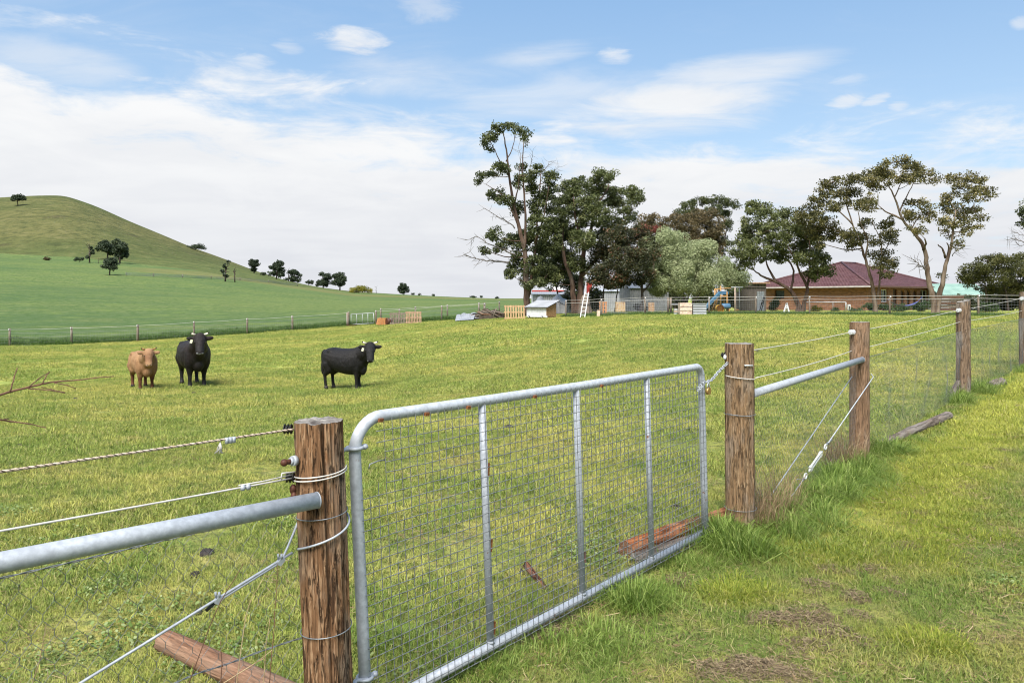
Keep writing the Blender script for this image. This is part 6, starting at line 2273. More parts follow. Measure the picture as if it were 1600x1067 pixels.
# ------------------------------------------------------------------ pipe rails
rail = thing('pipe_rail', 'thick galvanised pipe rail running left from the hinge post', 'pipe', P1)
e = Vector((-.705, 2.655, .992)); b0 = Vector((-1.405, 2.02, .995)); a = e + (b0 - e) * 2.05
mb = MB(); mb.tube([e, e.lerp(a, .3), e.lerp(a, .7), a], .0295, 22); mb.build('tube', M_STEEL, rail)
mb = MB(); d = (e - a).normalized(); mb.tube([e + d * .0005, e + d * .004], .0305, 22); mb.build('end_cap', M_STEEL, rail)
rail = thing('pipe_rail', 'galvanised pipe rail between the latch post and the smooth tan post', 'pipe', P2)
a, e = P2 + Vector((.07, -.01, 1.005)), P3 + Vector((-.02, -.10, 1.055)) 
mb = MB(); mb.tube([a, a.lerp(e, .5) , e], .031, 18); mb.build('tube', M_STEEL, rail)
mb = MB(); d = (e - a).normalized(); mb.tube([e, e + d * .006], .033, 18); mb.build('end_cap', M_STEEL, rail)

# far-left strainer post that carries the left rail (outside the frame)
post0 = timber_post('fence_post', 'rough timber post at the far left end of the pipe rail', P0 + Vector((-.05, -.02, 0)), 1.3, .09, M_POST_RED, 8, rough=.008, nrad=48, nz=40)


# ------------------------------------------------------------------ wires
def wire(name, label, pts, r, mat, sag=0.0, n=16, sides=6, cat='wire'):
    pts = [Vector(p) for p in pts]
    t = thing(name, label, cat, pts[0])
    full = []
    for i in range(len(pts) - 1):
        for k in range(n):
            q = pts[i].lerp(pts[i + 1], k / n); q.z -= sag * 4 * (k / n) * (1 - k / n); full.append(q)
    full.append(pts[-1])
    mb = MB(); mb.tube(full, r, sides); mb.build('strand', mat, t)
    return t, full


M_ROPETAN = pmat('tan_rope_fibre', (.38, .29, .21), (.52, .44, .36), 60, .9)
LD0 = Vector((-.68, -.70, 0)).normalized()
pl_ = lambda dist, z, o=0: Vector((P1.x - .085, P1.y - .03, z)) + LD0 * dist + Vector((0, 0, o))
# braided rope: two strands twisted
rope = thing('braided_rope', 'braided tan rope strung from the black insulator on the hinge post', 'rope', pl_(0, 1.235))
N = 900
for ph in (0, 2.09, 4.18):
    pts = []
    for i in range(N + 1):
        d = 2.35 * i / N
        p = pl_(d, 1.235 - .004 * math.sin(math.pi * i / N))
        an = d * 300 + ph
        pts.append(p + Vector((.7 * math.cos(an) * .0026, -.7 * math.cos(an) * .0026, math.sin(an) * .0026)))
    mb = MB(); mb.tube(pts, .0024 if ph else .0019, 4); mb.build('strand', M_ROPETAN if ph else M_LOG_GREY, rope)
c = pl_(.24, 1.228)
mb = MB()
for k in range(3): mb.tube([c + LD0 * (.012 * k - .012) + Vector((0, 0, -.010)), c + LD0 * (.012 * k - .012) + Vector((0, 0, .010))], .0075, 8)
mb.build('clamp', M_STEEL, rope)
mb = MB()
rngq = random.Random(3)
c = pl_(.275, 1.226)
for k in range(12): mb.tube([c, c + Vector((rngq.uniform(-.014, .006), rngq.uniform(-.008, .008), -.02)), c + Vector((rngq.uniform(-.022, .01), rngq.uniform(-.01, .01), -.038))], .0016, 4)
mb.build('frayed_end', M_WHITEWIRE, rope)
t, full = wire('white_wire', 'plain white electric wire strung left from the band on the hinge post', [pl_(0, 1.055), pl_(2.35, 1.095)], .0034, M_WHITEWIRE, .006, 24, 8)
mb = MB(); c = pl_(.185, 1.055)
for k in (-1, 1): mb.ball(c + LD0 * .010 * k, (.011, .011, .012), 8, 6)
mb.build('clamp', M_STEEL, t)
mb = MB(); mb.tube([pl_(.0, 1.068), pl_(.12, 1.064), pl_(.21, 1.066)], .0026, 6); mb.build('tail_end', M_WHITEWIRE, t)
mb = MB(); mb.tube([pl_(-.02, 1.075), pl_(.045, 1.08), pl_(.05, 1.055)], .0034, 6); mb.build('loop', M_WHITEWIRE, t)

# chicken-wire on the left: selvedge strands and hexagonal netting
def hexnet(name, label, a, b_, z0a, z1a, z0b, z1b, cw, ch, r, mat, bulge=.01, seed=1, strands=True, vr=1.35):
    t = thing(name, label, 'wire netting', a)
    rng = np.random.default_rng(seed)
    a, b_ = Vector(a), Vector(b_)
    L = (Vector((b_.x, b_.y, 0)) - Vector((a.x, a.y, 0))).length
    nx = int(L / cw)
    nz = max(2, int(((z1a - z0a) + (z1b - z0b)) / 2 / ch))
    nrm = Vector((b_.y - a.y, a.x - b_.x, 0)).normalized()
    off = rng.uniform(0, 9)

    def pos(s, v):
        s = min(max(s, 0), 1); v = min(max(v, 0), 1)
        p = a.lerp(b_, s)
        z0 = z0a + (z0b - z0a) * s; z1 = z1a + (z1b - z1a) * s
        bu = bulge * mnoise.noise(Vector((s * L * 2.2, v * 2.2, off))) * (.3 + v * (1 - v) * 3)
        jz = .010 * mnoise.noise(Vector((s * L * 6, v * 6, off + 5)))
        return (p.x + nrm.x * bu, p.y + nrm.y * bu, z0 + (z1 - z0) * v + jz * v * (1 - v) * 4)
    A, B, Rr = [], [], []
    for j in range(nz):
        for i in range(nx + 1):
            s0 = (i + .5 * (j % 2)) / nx
            if s0 > 1: continue
            v0, v1 = j / nz, (j + .36) / nz
            A.append(pos(s0, v0)); B.append(pos(s0, v1)); Rr.append(r * vr)
            for sg in (-1, 1):
                s2 = s0 + sg * .5 / nx
                if s2 < -1e-6 or s2 > 1 + 1e-6: continue
                A.append(pos(s0, v1)); B.append(pos(s2, (j + 1) / nz)); Rr.append(r)
    V, Fs = segs(A, B, np.array(Rr))
    o = link_mesh('netting', np_mesh('netting', V, [Fs]), mat, t); o['kind'] = 'stuff'
    if strands:
        for v in strands:
            mb = MB()
            for ph in (0, math.pi):
                pts = []
                m = int(L / .02)
                for i in range(m + 1):
                    p = Vector(pos(i / m, v)); an = i * 1.1 + ph
                    pts.append(p + Vector((nrm.x * math.cos(an), nrm.y * math.cos(an), math.sin(an))) * .0022)
                mb.tube(pts, .0017, 5)
            mb.build('selvedge_wire', M_WIRE, t)
    return t


hexnet('chicken_wire', 'loose chicken wire hanging below the left pipe rail', Vector((P1.x - .06, P1.y + .02, 0)), Vector((P0.x, P0.y, 0)), .02, .925, .02, .935, .058, .048, .00085, M_NET, .03, 1, (1.0, .47))
hexnet('chicken_wire', 'chicken wire between the latch post and the smooth tan post', P2 + Vector((.05, .06, 0)), P3 + Vector((-.03, -.02, 0)), .0, 1.0, .0, 1.05, .042, .036, .00065, M_NET, .02, 2, (1.0,))
hexnet('chicken_wire', 'chicken wire between the smooth tan post and the weathered split post', P3 + Vector((.05, .06, 0)), P4 + Vector((-.05, -.05, 0)), .0, 1.06, .14, 1.18, .045, .038, .00075, M_NET, .05, 3, (1.0,))
hexnet('chicken_wire', 'chicken wire right of the weathered split post', P4 + Vector((.05, .06, 0)), P5 + Vector((-.05, -.05, 0)), .14, 1.18, .24, 1.30, .048, .040, .0008, M_NET, .05, 4, (1.0,))

# stay wires
t, full = wire('stay_wire', 'doubled inclined stay cable clamped below the left pipe rail', [Vector((P1.x - .07, P1.y - .09, .80)), Vector((-1.34, 2.17, .545)), Vector((-2.47, 1.02, -.04))], .0048, M_STEEL, 0, 10, 8)
q = [Vector((P1.x - .07, P1.y - .09, .80)).lerp(Vector((-1.34, 2.17, .545)), s) for s in (.06, .36)]
mb = MB(); mb.tube([Vector((P1.x - .065, P1.y - .02, .90)), Vector((P1.x - .085, P1.y - .09, .825)), q[0] + Vector((0, 0, -.008)), q[1] + Vector((0, 0, -.009))], .0046, 8); mb.build('strand', M_STEEL, t)
for k, c in enumerate(q):
    mb = MB(); mb.box(c + Vector((0, 0, -.004)), (.018, .02, .026), (.3, .6, .6))
    for sg in (-1, 1): mb.tube([c + Vector((sg * .006, -.008, .006)), c + Vector((sg * .006, -.012, .024))], .0042, 6)
    mb.build('cable_clamp', M_STEEL, t)
mb = MB(); mb.tube([q[1] + Vector((-.01, 0, -.012)), q[1] + Vector((-.035, -.02, -.035))], .006, 8); mb.build('cable_end', M_BLACK, t)

fd = (P3 - P2); fd.z = 0; fd.normalize(); fn = Vector((fd.y, -fd.x, 0))
s3 = P3 + fn * .105 + Vector((0, 0, .868)); s3.x += .04
w0 = P2 + fd * .66 + fn * .06 + Vector((0, 0, -.02))
t = thing('stay_wire', 'inclined stay cable with white turnbuckle below the right pipe rail', 'wire', w0)
sp = lambda k: w0.lerp(s3, k)
# the turnbuckle sits between 24 and 43 percent of the way up
mb = MB(); mb.tube([sp(0), sp(.205)], .0052, 8); mb.build('strand', M_STEEL, t)
mb = MB(); mb.tube([sp(.44), s3, P3 + Vector((.115, -.03, .90))], .0052, 8); mb.build('strand', M_STEEL, t)
dd = (s3 - w0).normalized(); side = dd.cross(fn).normalized()
tb = MB()
for sg in (-1, 1): tb.beam(sp(.275) + side * .013 * sg, sp(.37) + side * .013 * sg, .010, .016, fn)
tb.beam(sp(.268), sp(.282), .040, .022, fn); tb.beam(sp(.363), sp(.377), .040, .022, fn)
tb.build('turnbuckle', M_ALU, t)
for k in (.225, .42):
    ring = [sp(k) + dd * math.cos(q) * .030 + side * math.sin(q) * .021 for q in [i * 2 * math.pi / 18 for i in range(18)]]
    mb = MB(); mb.tube(ring, .0075, 8, closed=True); mb.build('eye_bolt', M_ALU, t); MB().tube([sp(k).lerp(sp(.32), .32), sp(k).lerp(sp(.32), .6)], .007, 8).build('bolt_shank', M_ALU, t)
mb = MB()
for k in (.205, .445): mb.box(sp(k), (.018, .018, .024), (.4, .5, .5))
mb.tube([sp(.445), sp(.475) + Vector((.015, 0, .0))], .005, 6); mb.tube([sp(.205), sp(.20) + Vector((-.06, -.01, .012))], .004, 6)
mb.build('cable_clamp', M_WIRE, t)
wire('stay_wire', 'plain inclined stay cable left of the turnbuckle cable', [P2 + fd * .3 - fn * .02 + Vector((0, 0, -.02)), P3 + Vector((-.10, -.05, .87))], .0050, M_STEEL, 0, 6, 8)

# white electric wires to the right
wire('white_wire', 'upper white electric wire running along the right fence posts', [P2 + Vector((-.11, -.005, 1.305)), P3 + Vector((-.13, -.075, 1.345)), P4 + Vector((-.13, -.08, 1.385)), P5 + Vector((-.15, -.08, 1.45)), P6 + Vector((0, 0, 1.5))], .0038, M_WHITEWIRE, .012, 12)
wire('white_wire', 'lower white electric wire running along the right fence posts', [P2 + Vector((.105, -.05, 1.135)), P3 + Vector((-.105, -.04, 1.142)), P4 + Vector((-.10, -.08, 1.195)), P5 + Vector((-.12, -.06, 1.19)), P6 + Vector((0, 0, 1.2))], .0038, M_WHITEWIRE, .014, 12)


# ------------------------------------------------------------------ logs and sticks on the ground
def log(name, label, a, b_, r0, r1, mat, seed, rough=.08, bark=None, n=28, m=40):
    a, b_ = Vector(a), Vector(b_)
    d = (b_ - a); L = d.length; d.normalize()
    t = thing(name, label, 'log', a)
    t.rotation_mode = 'QUATERNION'
    t.rotation_quaternion = d.to_track_quat('X', 'Z')
    off = Vector((seed * 3.1, seed * 1.7, 0))
    vs, fs = [], []
    for j in range(m + 1):
        k = j / m
        r = r0 + (r1 - r0) * k
        for i in range(n):
            an = 2 * math.pi * i / n
            c, s = math.cos(an), math.sin(an)
            rr = r * (1 + rough * mnoise.noise(Vector((k * L * 3.5, c * 1.6, s * 1.6)) + off) + rough * .5 * mnoise.noise(Vector((k * L * 6, c * 6, s * 6)) + off))
            y0 = r * .5 * rough * 4 * mnoise.noise(Vector((k * L * .9, 3, 3)) + off)
            vs.append((k * L + (.012 * mnoise.noise(Vector((c * 2, s * 2, seed))) if j in (0, m) else 0), y0 + rr * c, rr * s))
    for j in range(m):
        for i in range(n): fs.append((j * n + i, j * n + (i + 1) % n, (j + 1) * n + (i + 1) % n, (j + 1) * n + i))
    mb = MB(); mb.add(vs, fs, True); mb.build('shaft', mat, t, True)
    for j, nm, sg in ((0, 'cut_end', -1), (m, 'cut_end', 1)):
        ring = vs[j * n:(j + 1) * n]
        cx = sum(v[0] for v in ring) / n; cy = sum(v[1] for v in ring) / n; cz = sum(v[2] for v in ring) / n
        tv = [(v[0] + sg * .0015, v[1], v[2]) for v in ring] + [(cx + sg * .006, cy, cz)]
        mb = MB(); mb.add(tv, [(i, (i + 1) % n, n) for i in range(n)]); mb.build(nm, M_ENDGRAIN if mat is not M_LOG_RED else M_LOG_TAN, t, True)
    return t


ga = lambda x, y, r: Vector((x, y, gz1(x, y) + r))
log('log', 'smooth tan log lying behind the chicken wire at lower left', ga(-1.70, 3.60, .05), ga(-.80, 2.98, .058), .052, .062, M_LOG_TAN, 1, .03)
log('log', 'split orange debarked log lying behind the gate by the latch post', ga(.755, 4.88, .05), ga(1.82, 5.80, .06), .062, .055, M_LOG_RED, 2, .14)
log('log', 'thin grey log tucked under the orange debarked log', ga(.80, 4.80, .02), ga(1.30, 5.22, .02), .04, .035, M_LOG_GREY, 3, .1)
log('log', 'long dry grey log lying along the foot of the right fence', ga(4.28, 8.48, .035), ga(5.95, 10.05, .05), .048, .06, M_LOG_GREY, 4, .15)
log('log', 'short chunky log at the fence foot right of the weathered split post', ga(8.15, 12.55, .05), ga(8.62, 12.95, .06), .075, .09, M_LOG_GREY, 5, .18)
log('log', 'small stub of wood leaning at the foot of the weathered split post', ga(7.0, 11.75, .02), ga(7.22, 11.90, .24), .05, .035, M_LOG_GREY, 6, .15)
log('stick', 'short reddish stick stuck in the grass behind the gate mesh', ga(.085, 4.56, .07), ga(.20, 4.36, .0), .022, .015, M_STICK, 7, .2, n=12, m=12)

# cow pats and a tussock or two of dark dung across the paddock
M_DUNG = pmat('dark_dung', (.018, .015, .014), (.05, .042, .038), 30, .9, 0, .8)
pats = [(305, 900, 18), (322, 866, 24), (303, 615, 9), (795, 668, 18), (1056, 795, 20), (815, 896, 12), (310, 958, 14), (478, 652, 10), (620, 676, 9), (132, 826, 9), (190, 672, 9), (178, 651, 8), (30, 697, 10),
        (117, 624, 9), (350, 690, 8), (1185, 550, 10), (745, 655, 7)]
for i, (px, py, w) in enumerate(pats):
    g = hit(px, py)
    rr = w / F * g.y * .5
    rg = random.Random(i)
    n, m = 18, 5
    vs, fs = [(0, 0, rr * .42)], []
    for j in range(1, m + 1):
        for k in range(n):
            an = 2 * math.pi * k / n
            q = rr * j / m * (1 + .3 * mnoise.noise(Vector((math.cos(an) * 1.5, math.sin(an) * 1.5, i * 3.3))))
            vs.append((q * math.cos(an), q * math.sin(an), rr * .38 * (1 - (j / m) ** 2) + .018 * mnoise.noise(Vector((q * 60, an * 2, i))) - (.02 if j == m else 0) + .012))
    for k in range(n): fs.append((0, 1 + k, 1 + (k + 1) % n))
    for j in range(m - 1):
        for k in range(n):
            a = 1 + j * n + k; b_ = 1 + j * n + (k + 1) % n
            fs.append((a, a + n, b_ + n, b_))
    o = MB().add(vs, fs, True).build('cow_pat', M_DUNG)
    o.location = g
    where = ['flat dark cow pat in the grass below the left chicken wire', 'crumbly grey-brown mound just above the flat cow pat at left', 'dark cow pat before the hooves of the black bull', 'dark cow pat seen through the upper middle of the gate',
             'grey dung lump behind the gate above the orange log', 'small dark clod beside the reddish stick', 'small clod right beside the smooth tan log', 'dark clod behind the top of the hinge post', 'dark clod seen past the rounded gate corner',
             'brown clod between the white wire and the left pipe', 'grey dung patch second row below the bare twig', 'grey dung patch below and right of the bare twig', 'grey dung patch below the lower bare twig', 'grey-green pat below the bare twig tip',
             'small dark clod above the braided rope', 'dark pat behind the upper white wire by the latch post', 'small dark clod near the first gate upright top'][i]
    tag(o, where, 'cow pat', 'cow pats and clods in the paddock')

# bare twigs reaching in from the left, close to the camera
tw = thing('bare_branch', 'bare reddish-brown branch with side twigs reaching in at the left edge', 'branch', P(-20, 622, 2.9))
M_TWIG = pmat('reddish_twig', (.085, .040, .025), (.15, .075, .045), 20, .8)


def twig(parent, name, pts, Y, r0, r1, mat=None):
    p = [P(a, b_, Y + (pts.index((a, b_)) * .02)) for a, b_ in pts]
    sm = limb_pts(p, .0006, np.random.default_rng(5), 4)
    mb = MB(); mb.tube(sm, [r0 + (r1 - r0) * i / (len(sm) - 1) * 1 + (.0006 if i % 4 == 0 else 0) for i in range(len(sm))], 6)
    return mb.build(name, mat or M_TWIG, parent)


twig(tw, 'stem', [(-70, 640), (0, 617), (15, 612), (45, 605), (65, 600), (90, 596), (120, 594), (150, 590), (178, 588)], 2.9, .0055, .0018)
twig(tw, 'side_twig', [(16, 612), (22, 590), (27, 575)], 2.9, .0028, .0017)
twig(tw, 'side_twig', [(45, 605), (60, 592), (78, 581)], 2.92, .0024, .0014)
twig(tw, 'side_twig', [(66, 600), (72, 588), (77, 582)], 2.95, .0024, .0014)
twig(tw, 'side_twig', [(45, 607), (80, 610), (102, 614)], 2.92, .0024, .0016)
twig(tw, 'side_twig', [(65, 605), (80, 608), (102, 613)], 2.96, .0018, .0012)
twig(tw, 'side_twig', [(85, 598), (105, 602), (119, 607)], 2.97, .0022, .0014)
tw = thing('bare_branch', 'lower thin bare twig at the left edge below the reddish branch', 'branch', P(-20, 655, 2.9))
twig(tw, 'stem', [(-60, 658), (0, 656), (15, 658), (45, 662), (72, 668)], 2.9, .0042, .0016)
twig(tw, 'side_twig', [(-5, 657), (8, 655), (14, 654)], 2.9, .003, .0016)

# ------------------------------------------------------------------ grass, weeds and clippings
SRC = {}


def blade_patch(name, size, n, h, hs, w, lean, seed, mat, tlo=0.0, thi=1.0, disc=False, droop=.0, tint_pow=1.0):
    rng = np.random.default_rng(seed)
    if disc:
        rr = size / 2 * np.sqrt(rng.uniform(0, 1, n)); an = rng.uniform(0, 2 * math.pi, n)
        x, y = rr * np.cos(an), rr * np.sin(an)
    else:
        x, y = rng.uniform(-.5, .5, n) * size, rng.uniform(-.5, .5, n) * size
    H = np.clip(rng.normal(h, hs, n), h * .3, h * 2.2)
    if disc: H *= 1 - .45 * (rr / (size / 2)) ** 2
    az_ = rng.uniform(0, 2 * math.pi, n)
    le = np.abs(rng.normal(0, lean, n)) + lean * .3
    if disc:
        az_ = np.where(rng.uniform(0, 1, n) < .7, an + rng.normal(0, .6, n), az_)
        le = le * (.5 + rr / (size / 2))
    dxy = np.stack([np.cos(az_), np.sin(az_)], -1)
    fa = az_ + math.pi / 2 + rng.normal(0, .7, n)
    wv = np.stack([np.cos(fa), np.sin(fa), np.zeros(n)], -1) * (w * rng.uniform(.6, 1.3, n))[:, None] / 2
    root = np.stack([x, y, np.full(n, -.008)], -1)
    mid = root.copy(); mid[:, :2] += dxy * (H * le * .35)[:, None]; mid[:, 2] += H * .58
    tip = root.copy(); tip[:, :2] += dxy * (H * le)[:, None]; tip[:, 2] += H * np.clip(1 - .45 * le ** 2 - droop * rng.uniform(0, 1, n), .15, 1)
    V = np.stack([root - wv, root + wv, mid + wv * .8, mid - wv * .8, tip], 1).reshape(-1, 3)
    b = np.arange(n)[:, None] * 5
    T = tlo + (thi - tlo) * rng.uniform(0, 1, n) ** tint_pow
    me = np_mesh(name, V, [b + np.array([[0, 1, 2, 3]]), b + np.array([[3, 2, 4]])], False, {'tint': np.repeat(T, 5)})
    me.materials.append(mat)
    return bpy.data.objects.new(name, me)


def leaf_patch(name, size, n, lo, hi, ls, seed, mat, disc=True, tilt=.5):
    """flat broad leaves lying near the ground (clover, capeweed, thatch)"""
    rng = np.random.default_rng(seed)
    rr = size / 2 * np.sqrt(rng.uniform(0, 1, n)); an = rng.uniform(0, 2 * math.pi, n)
    c = np.stack([rr * np.cos(an), rr * np.sin(an), rng.uniform(lo, hi, n)], -1)
    nv = rng.normal(0, tilt, (n, 3)); nv[:, 2] = 1; nv /= np.linalg.norm(nv, axis=1)[:, None]
    a = rng.normal(size=(n, 3)); u = np.cross(nv, a); u /= np.linalg.norm(u, axis=1)[:, None]
    v = np.cross(nv, u)
    s = (ls * rng.uniform(.6, 1.4, n))[:, None]
    k = [(0, -1), (.62, -.45), (.72, .35), (.25, .95), (-.25, .95), (-.72, .35), (-.62, -.45)]
    V = np.stack([c + u * (q[0] * .5) * s + v * (q[1] * .5) * s + nv * (abs(q[0]) * .12) * s for q in k], 1).reshape(-1, 3)
    b = np.arange(n)[:, None] * 7
    me = np_mesh(name, V, [b + np.arange(7)[None, :]], False, {'tint': np.repeat(rng.uniform(0, 1, n), 7)})
    me.materials.append(mat)
    return bpy.data.objects.new(name, me)


def straw_patch(name, size, n, ln, seed, mat, hz=.025, w=.0016):
    """loose dead blades lying in a low tangle"""
    rng = np.random.default_rng(seed)
    rr = size / 2 * np.sqrt(rng.uniform(0, 1, n)); an = rng.uniform(0, 2 * math.pi, n)
    c = np.stack([rr * np.cos(an), rr * np.sin(an), rng.uniform(.004, 1, n) * hz * (1.15 - (rr / (size / 2)) ** 2)], -1)
    a = rng.uniform(0, 2 * math.pi, n)
    d = np.stack([np.cos(a), np.sin(a), rng.normal(0, .22, n)], -1) * (ln * rng.uniform(.4, 1.4, n))[:, None] / 2
    wv = np.stack([-np.sin(a), np.cos(a), rng.normal(0, .5, n)], -1) * w
    V = np.stack([c - d - wv, c - d + wv, c + d + wv, c + d - wv], 1).reshape(-1, 3)
    me = np_mesh(name, V, [np.arange(n * 4).reshape(-1, 4)], False, {'tint': np.repeat(rng.uniform(0, 1, n), 4)})
    me.materials.append(mat)
    return bpy.data.objects.new(name, me)


M_TALL = leaf_mat('tall_green_grass', (.095, .160, .026), (.185, .270, .045), (.320, .380, .110), .4)
M_CROPBLADE = leaf_mat('crop_edge_grass', (.055, .110, .025), (.095, .170, .035), (.155, .215, .070), .35)
M_CLOVER = leaf_mat('clover_leaves', (.095, .160, .030), (.165, .235, .055), (.29, .34, .15), .3, .55)
M_STRAW = leaf_mat('dry_straw', (.135, .085, .045), (.25, .17, .09), (.38, .29, .17), .2, .8)
M_THATCH = leaf_mat('brown_clippings', (.10, .070, .042), (.19, .140, .082), (.30, .235, .14), .15, .9)
M_STRAW_PLAIN = pmat('plain_straw', (.25, .17, .09), (.38, .29, .17), 30, .8)
M_LIME = leaf_mat('lime_grass', (.14, .20, .022), (.26, .31, .035), (.40, .39, .08), .4)


def collection(name, objs):
    c = bpy.data.collections.new(name)
    for o in objs: c.objects.link(o)
    return c


def scatter(name, pts, col, nvar, seed, smin=.8, smax=1.2, label=None, patchy=0.0):
    rng = np.random.default_rng(seed)
    pts = np.asarray(pts, float)
    n = len(pts)
    me = bpy.data.meshes.new(name)
    me.vertices.add(n)
    me.vertices.foreach_set('co', pts.astype(np.float32).ravel())
    e = .25
    sx = (gz(pts[:, 0] + e, pts[:, 1]) - gz(pts[:, 0] - e, pts[:, 1])) / (2 * e)
    sy = (gz(pts[:, 0], pts[:, 1] + e) - gz(pts[:, 0], pts[:, 1] - e)) / (2 * e)
    # rotation: spin about z then tilt with the slope
    spin = rng.uniform(0, 2 * math.pi, n)
    rot = np.empty((n, 3), np.float32)
    for i in range(n):
        q = Vector((-sx[i], -sy[i], 1)).normalized().to_track_quat('Z', 'Y').to_matrix() @ Matrix.Rotation(spin[i], 3, 'Z')
        rot[i] = q.to_euler()
    a = me.attributes.new('rot', 'FLOAT_VECTOR', 'POINT'); a.data.foreach_set('vector', rot.ravel())
    a = me.attributes.new('scl', 'FLOAT', 'POINT'); sc = rng.uniform(smin, smax, n)
    if patchy:
        sc *= np.clip(1 + patchy * (nz2(pts, 1.1, 6.0) * 1.3 + nz2(pts, 3.3, 1.0) * .9), .4, 1.9)
    a.data.foreach_set('value', sc.astype(np.float32))
    a = me.attributes.new('var', 'INT', 'POINT'); a.data.foreach_set('value', rng.integers(0, nvar, n).astype(np.int32))
    o = bpy.data.objects.new(name, me)
    COL.objects.link(o)
    o['kind'] = 'stuff'
    if label: o['label'] = label
    ng = bpy.data.node_groups.new(name + '_nodes', 'GeometryNodeTree')
    ng.interface.new_socket('Geometry', in_out='INPUT', socket_type='NodeSocketGeometry')
    ng.interface.new_socket('Geometry', in_out='OUTPUT', socket_type='NodeSocketGeometry')
    gi, go = ng.nodes.new('NodeGroupInput'), ng.nodes.new('NodeGroupOutput')
    iop = ng.nodes.new('GeometryNodeInstanceOnPoints')
    ci = ng.nodes.new('GeometryNodeCollectionInfo')
    ci.inputs['Collection'].default_value = col
    ci.inputs['Separate Children'].default_value = True
    ci.inputs['Reset Children'].default_value = True
    iop.inputs['Pick Instance'].default_value = True

    def attr(nm, ty):
        q = ng.nodes.new('GeometryNodeInputNamedAttribute'); q.data_type = ty; q.inputs['Name'].default_value = nm
        return q.outputs['Attribute']
    er = ng.nodes.new('FunctionNodeEulerToRotation')
    ng.links.new(attr('rot', 'FLOAT_VECTOR'), er.inputs[0])
    ng.links.new(er.outputs[0], iop.inputs['Rotation'])
    ng.links.new(attr('scl', 'FLOAT'), iop.inputs['Scale'])
    ng.links.new(attr('var', 'INT'), iop.inputs['Instance Index'])
    ng.links.new(gi.outputs[0], iop.inputs['Points'])
    ng.links.new(ci.outputs[0], iop.inputs['Instance'])
    ng.links.new(iop.outputs[0], go.inputs[0])
    md = o.modifiers.new('scatter', 'NODES')
    md.node_group = ng
    return o


def jit_grid(x0, x1, y0, y1, step, rng):
    xs, ys = np.meshgrid(np.arange(x0, x1, step), np.arange(y0, y1, step))
    p = np.stack([xs.ravel(), ys.ravel()], -1) + rng.uniform(-.5, .5, (xs.size, 2)) * step
    return p


def with_z(p): return np.column_stack([p, gz(p[:, 0], p[:, 1])])


rng = np.random.default_rng(77)
FD = lambda p: (p[:, 0] + .71) * .764 - (p[:, 1] - 2.77) * .645
SAL = lambda p: (p[:, 0] + .71) * .645 + (p[:, 1] - 2.77) * .764


def nz2(p, sc, o=0.0):
    return np.array([mnoise.noise(Vector((a * sc + o, b * sc - o, o))) for a, b in p[:, :2]])


def infront(p, lim, y0=-99):
    return (np.abs(p[:, 0]) < lim * np.maximum(p[:, 1], 0) + 1.0) & (p[:, 1] > y0)


# near turf
near = collection('near_turf', [blade_patch('near_turf_%d' % i, .40, 430, .036, .014, .0036, .75, 100 + i, M_BLADE) for i in range(6)])
lawn = collection('lawn_turf', [blade_patch('lawn_turf_%d' % i, .40, 470,   .030, .012, .0036, .95, 120 + i, M_BLADE) for i in range(6)])
p = jit_grid(-8, 10, .6, 10.2, .175, rng)
p = p[infront(p, .80) & (np.hypot(p[:, 0], p[:, 1]) < 10.2)]
fdv = FD(p)
worn = (np.abs(fdv - .05) < .22 + .12 * nz2(p, 2.0)) & (SAL(p) > .2) & (SAL(p) < 3.4)
scuff = ((nz2(p, .9, 7.0) > .38) & (rng.uniform(0, 1, len(p)) < .5)) | ((fdv > .3) & (nz2(p, 1.4, 3.0) > .30) & (rng.uniform(0, 1, len(p)) < .05))
keep = ~(worn & (rng.uniform(0, 1, len(p)) < .75)) & ~scuff
pad, lwn = p[(fdv < 0.02) & keep], p[(fdv >= 0.02) & keep]
scatter('paddock_grass', with_z(pad), near, 6, 1, .7, 1.35, patchy=.8)
scatter('lawn_grass', with_z(lwn), lawn, 6, 2, .7, 1.2, patchy=.7)
# middle distance
mid = collection('mid_turf', [blade_patch('mid_turf_%d' % i, .8, 820, .045, .018, .0065, .8, 140 + i, M_BLADE) for i in range(5)])
p = jit_grid(-22, 26, 7, 27, .42, rng)
r = np.hypot(p[:, 0], p[:, 1])
p = p[infront(p, .80) & (r > 9.6) & (r < 27)]
scatter('meadow_grass', with_z(p), mid, 5, 3, .65, 1.25, patchy=.8)
fart = collection('far_turf', [blade_patch('far_turf_%d' % i, 1.7, 1100, .055, .025, .015, .8, 150 + i, M_BLADE) for i in range(5)])
p = jit_grid(-46, 52, 24, 60, 1.0, rng)
r = np.hypot(p[:, 0], p[:, 1])
dfe = np.interp(np.arctan2(p[:, 0], p[:, 1]), AZF, DF)
p = p[infront(p, .80) & (r > 26) & (p[:, 1] < dfe + np.where(p[:, 0] > 1, 9, -.3))]
scatter('distant_grass', with_z(p), fart, 5, 4, .65, 1.2, patchy=.6)

# darker rank tufts and pale seed patches dotted over the paddock
tuft = collection('rank_tuft', [blade_patch('rank_tuft_%d' % i, .34, 170, .075, .025, .005, .8, 160 + i, M_TALL, .1, .9, True) for i in range(4)])
p = np.stack([rng.uniform(-20, 22, 5200), 3.0 + 36 * rng.uniform(0, 1, 5200) ** 1.3], -1)
p = p[infront(p, .78) & (nz2(p, .45, 2.0) + .6 * nz2(p, 1.7, 5.0) > .34)]
p = p[FD(p) < -.1]
scatter('rank_grass_tufts', with_z(p), tuft, 4, 5, .5, 1.3)

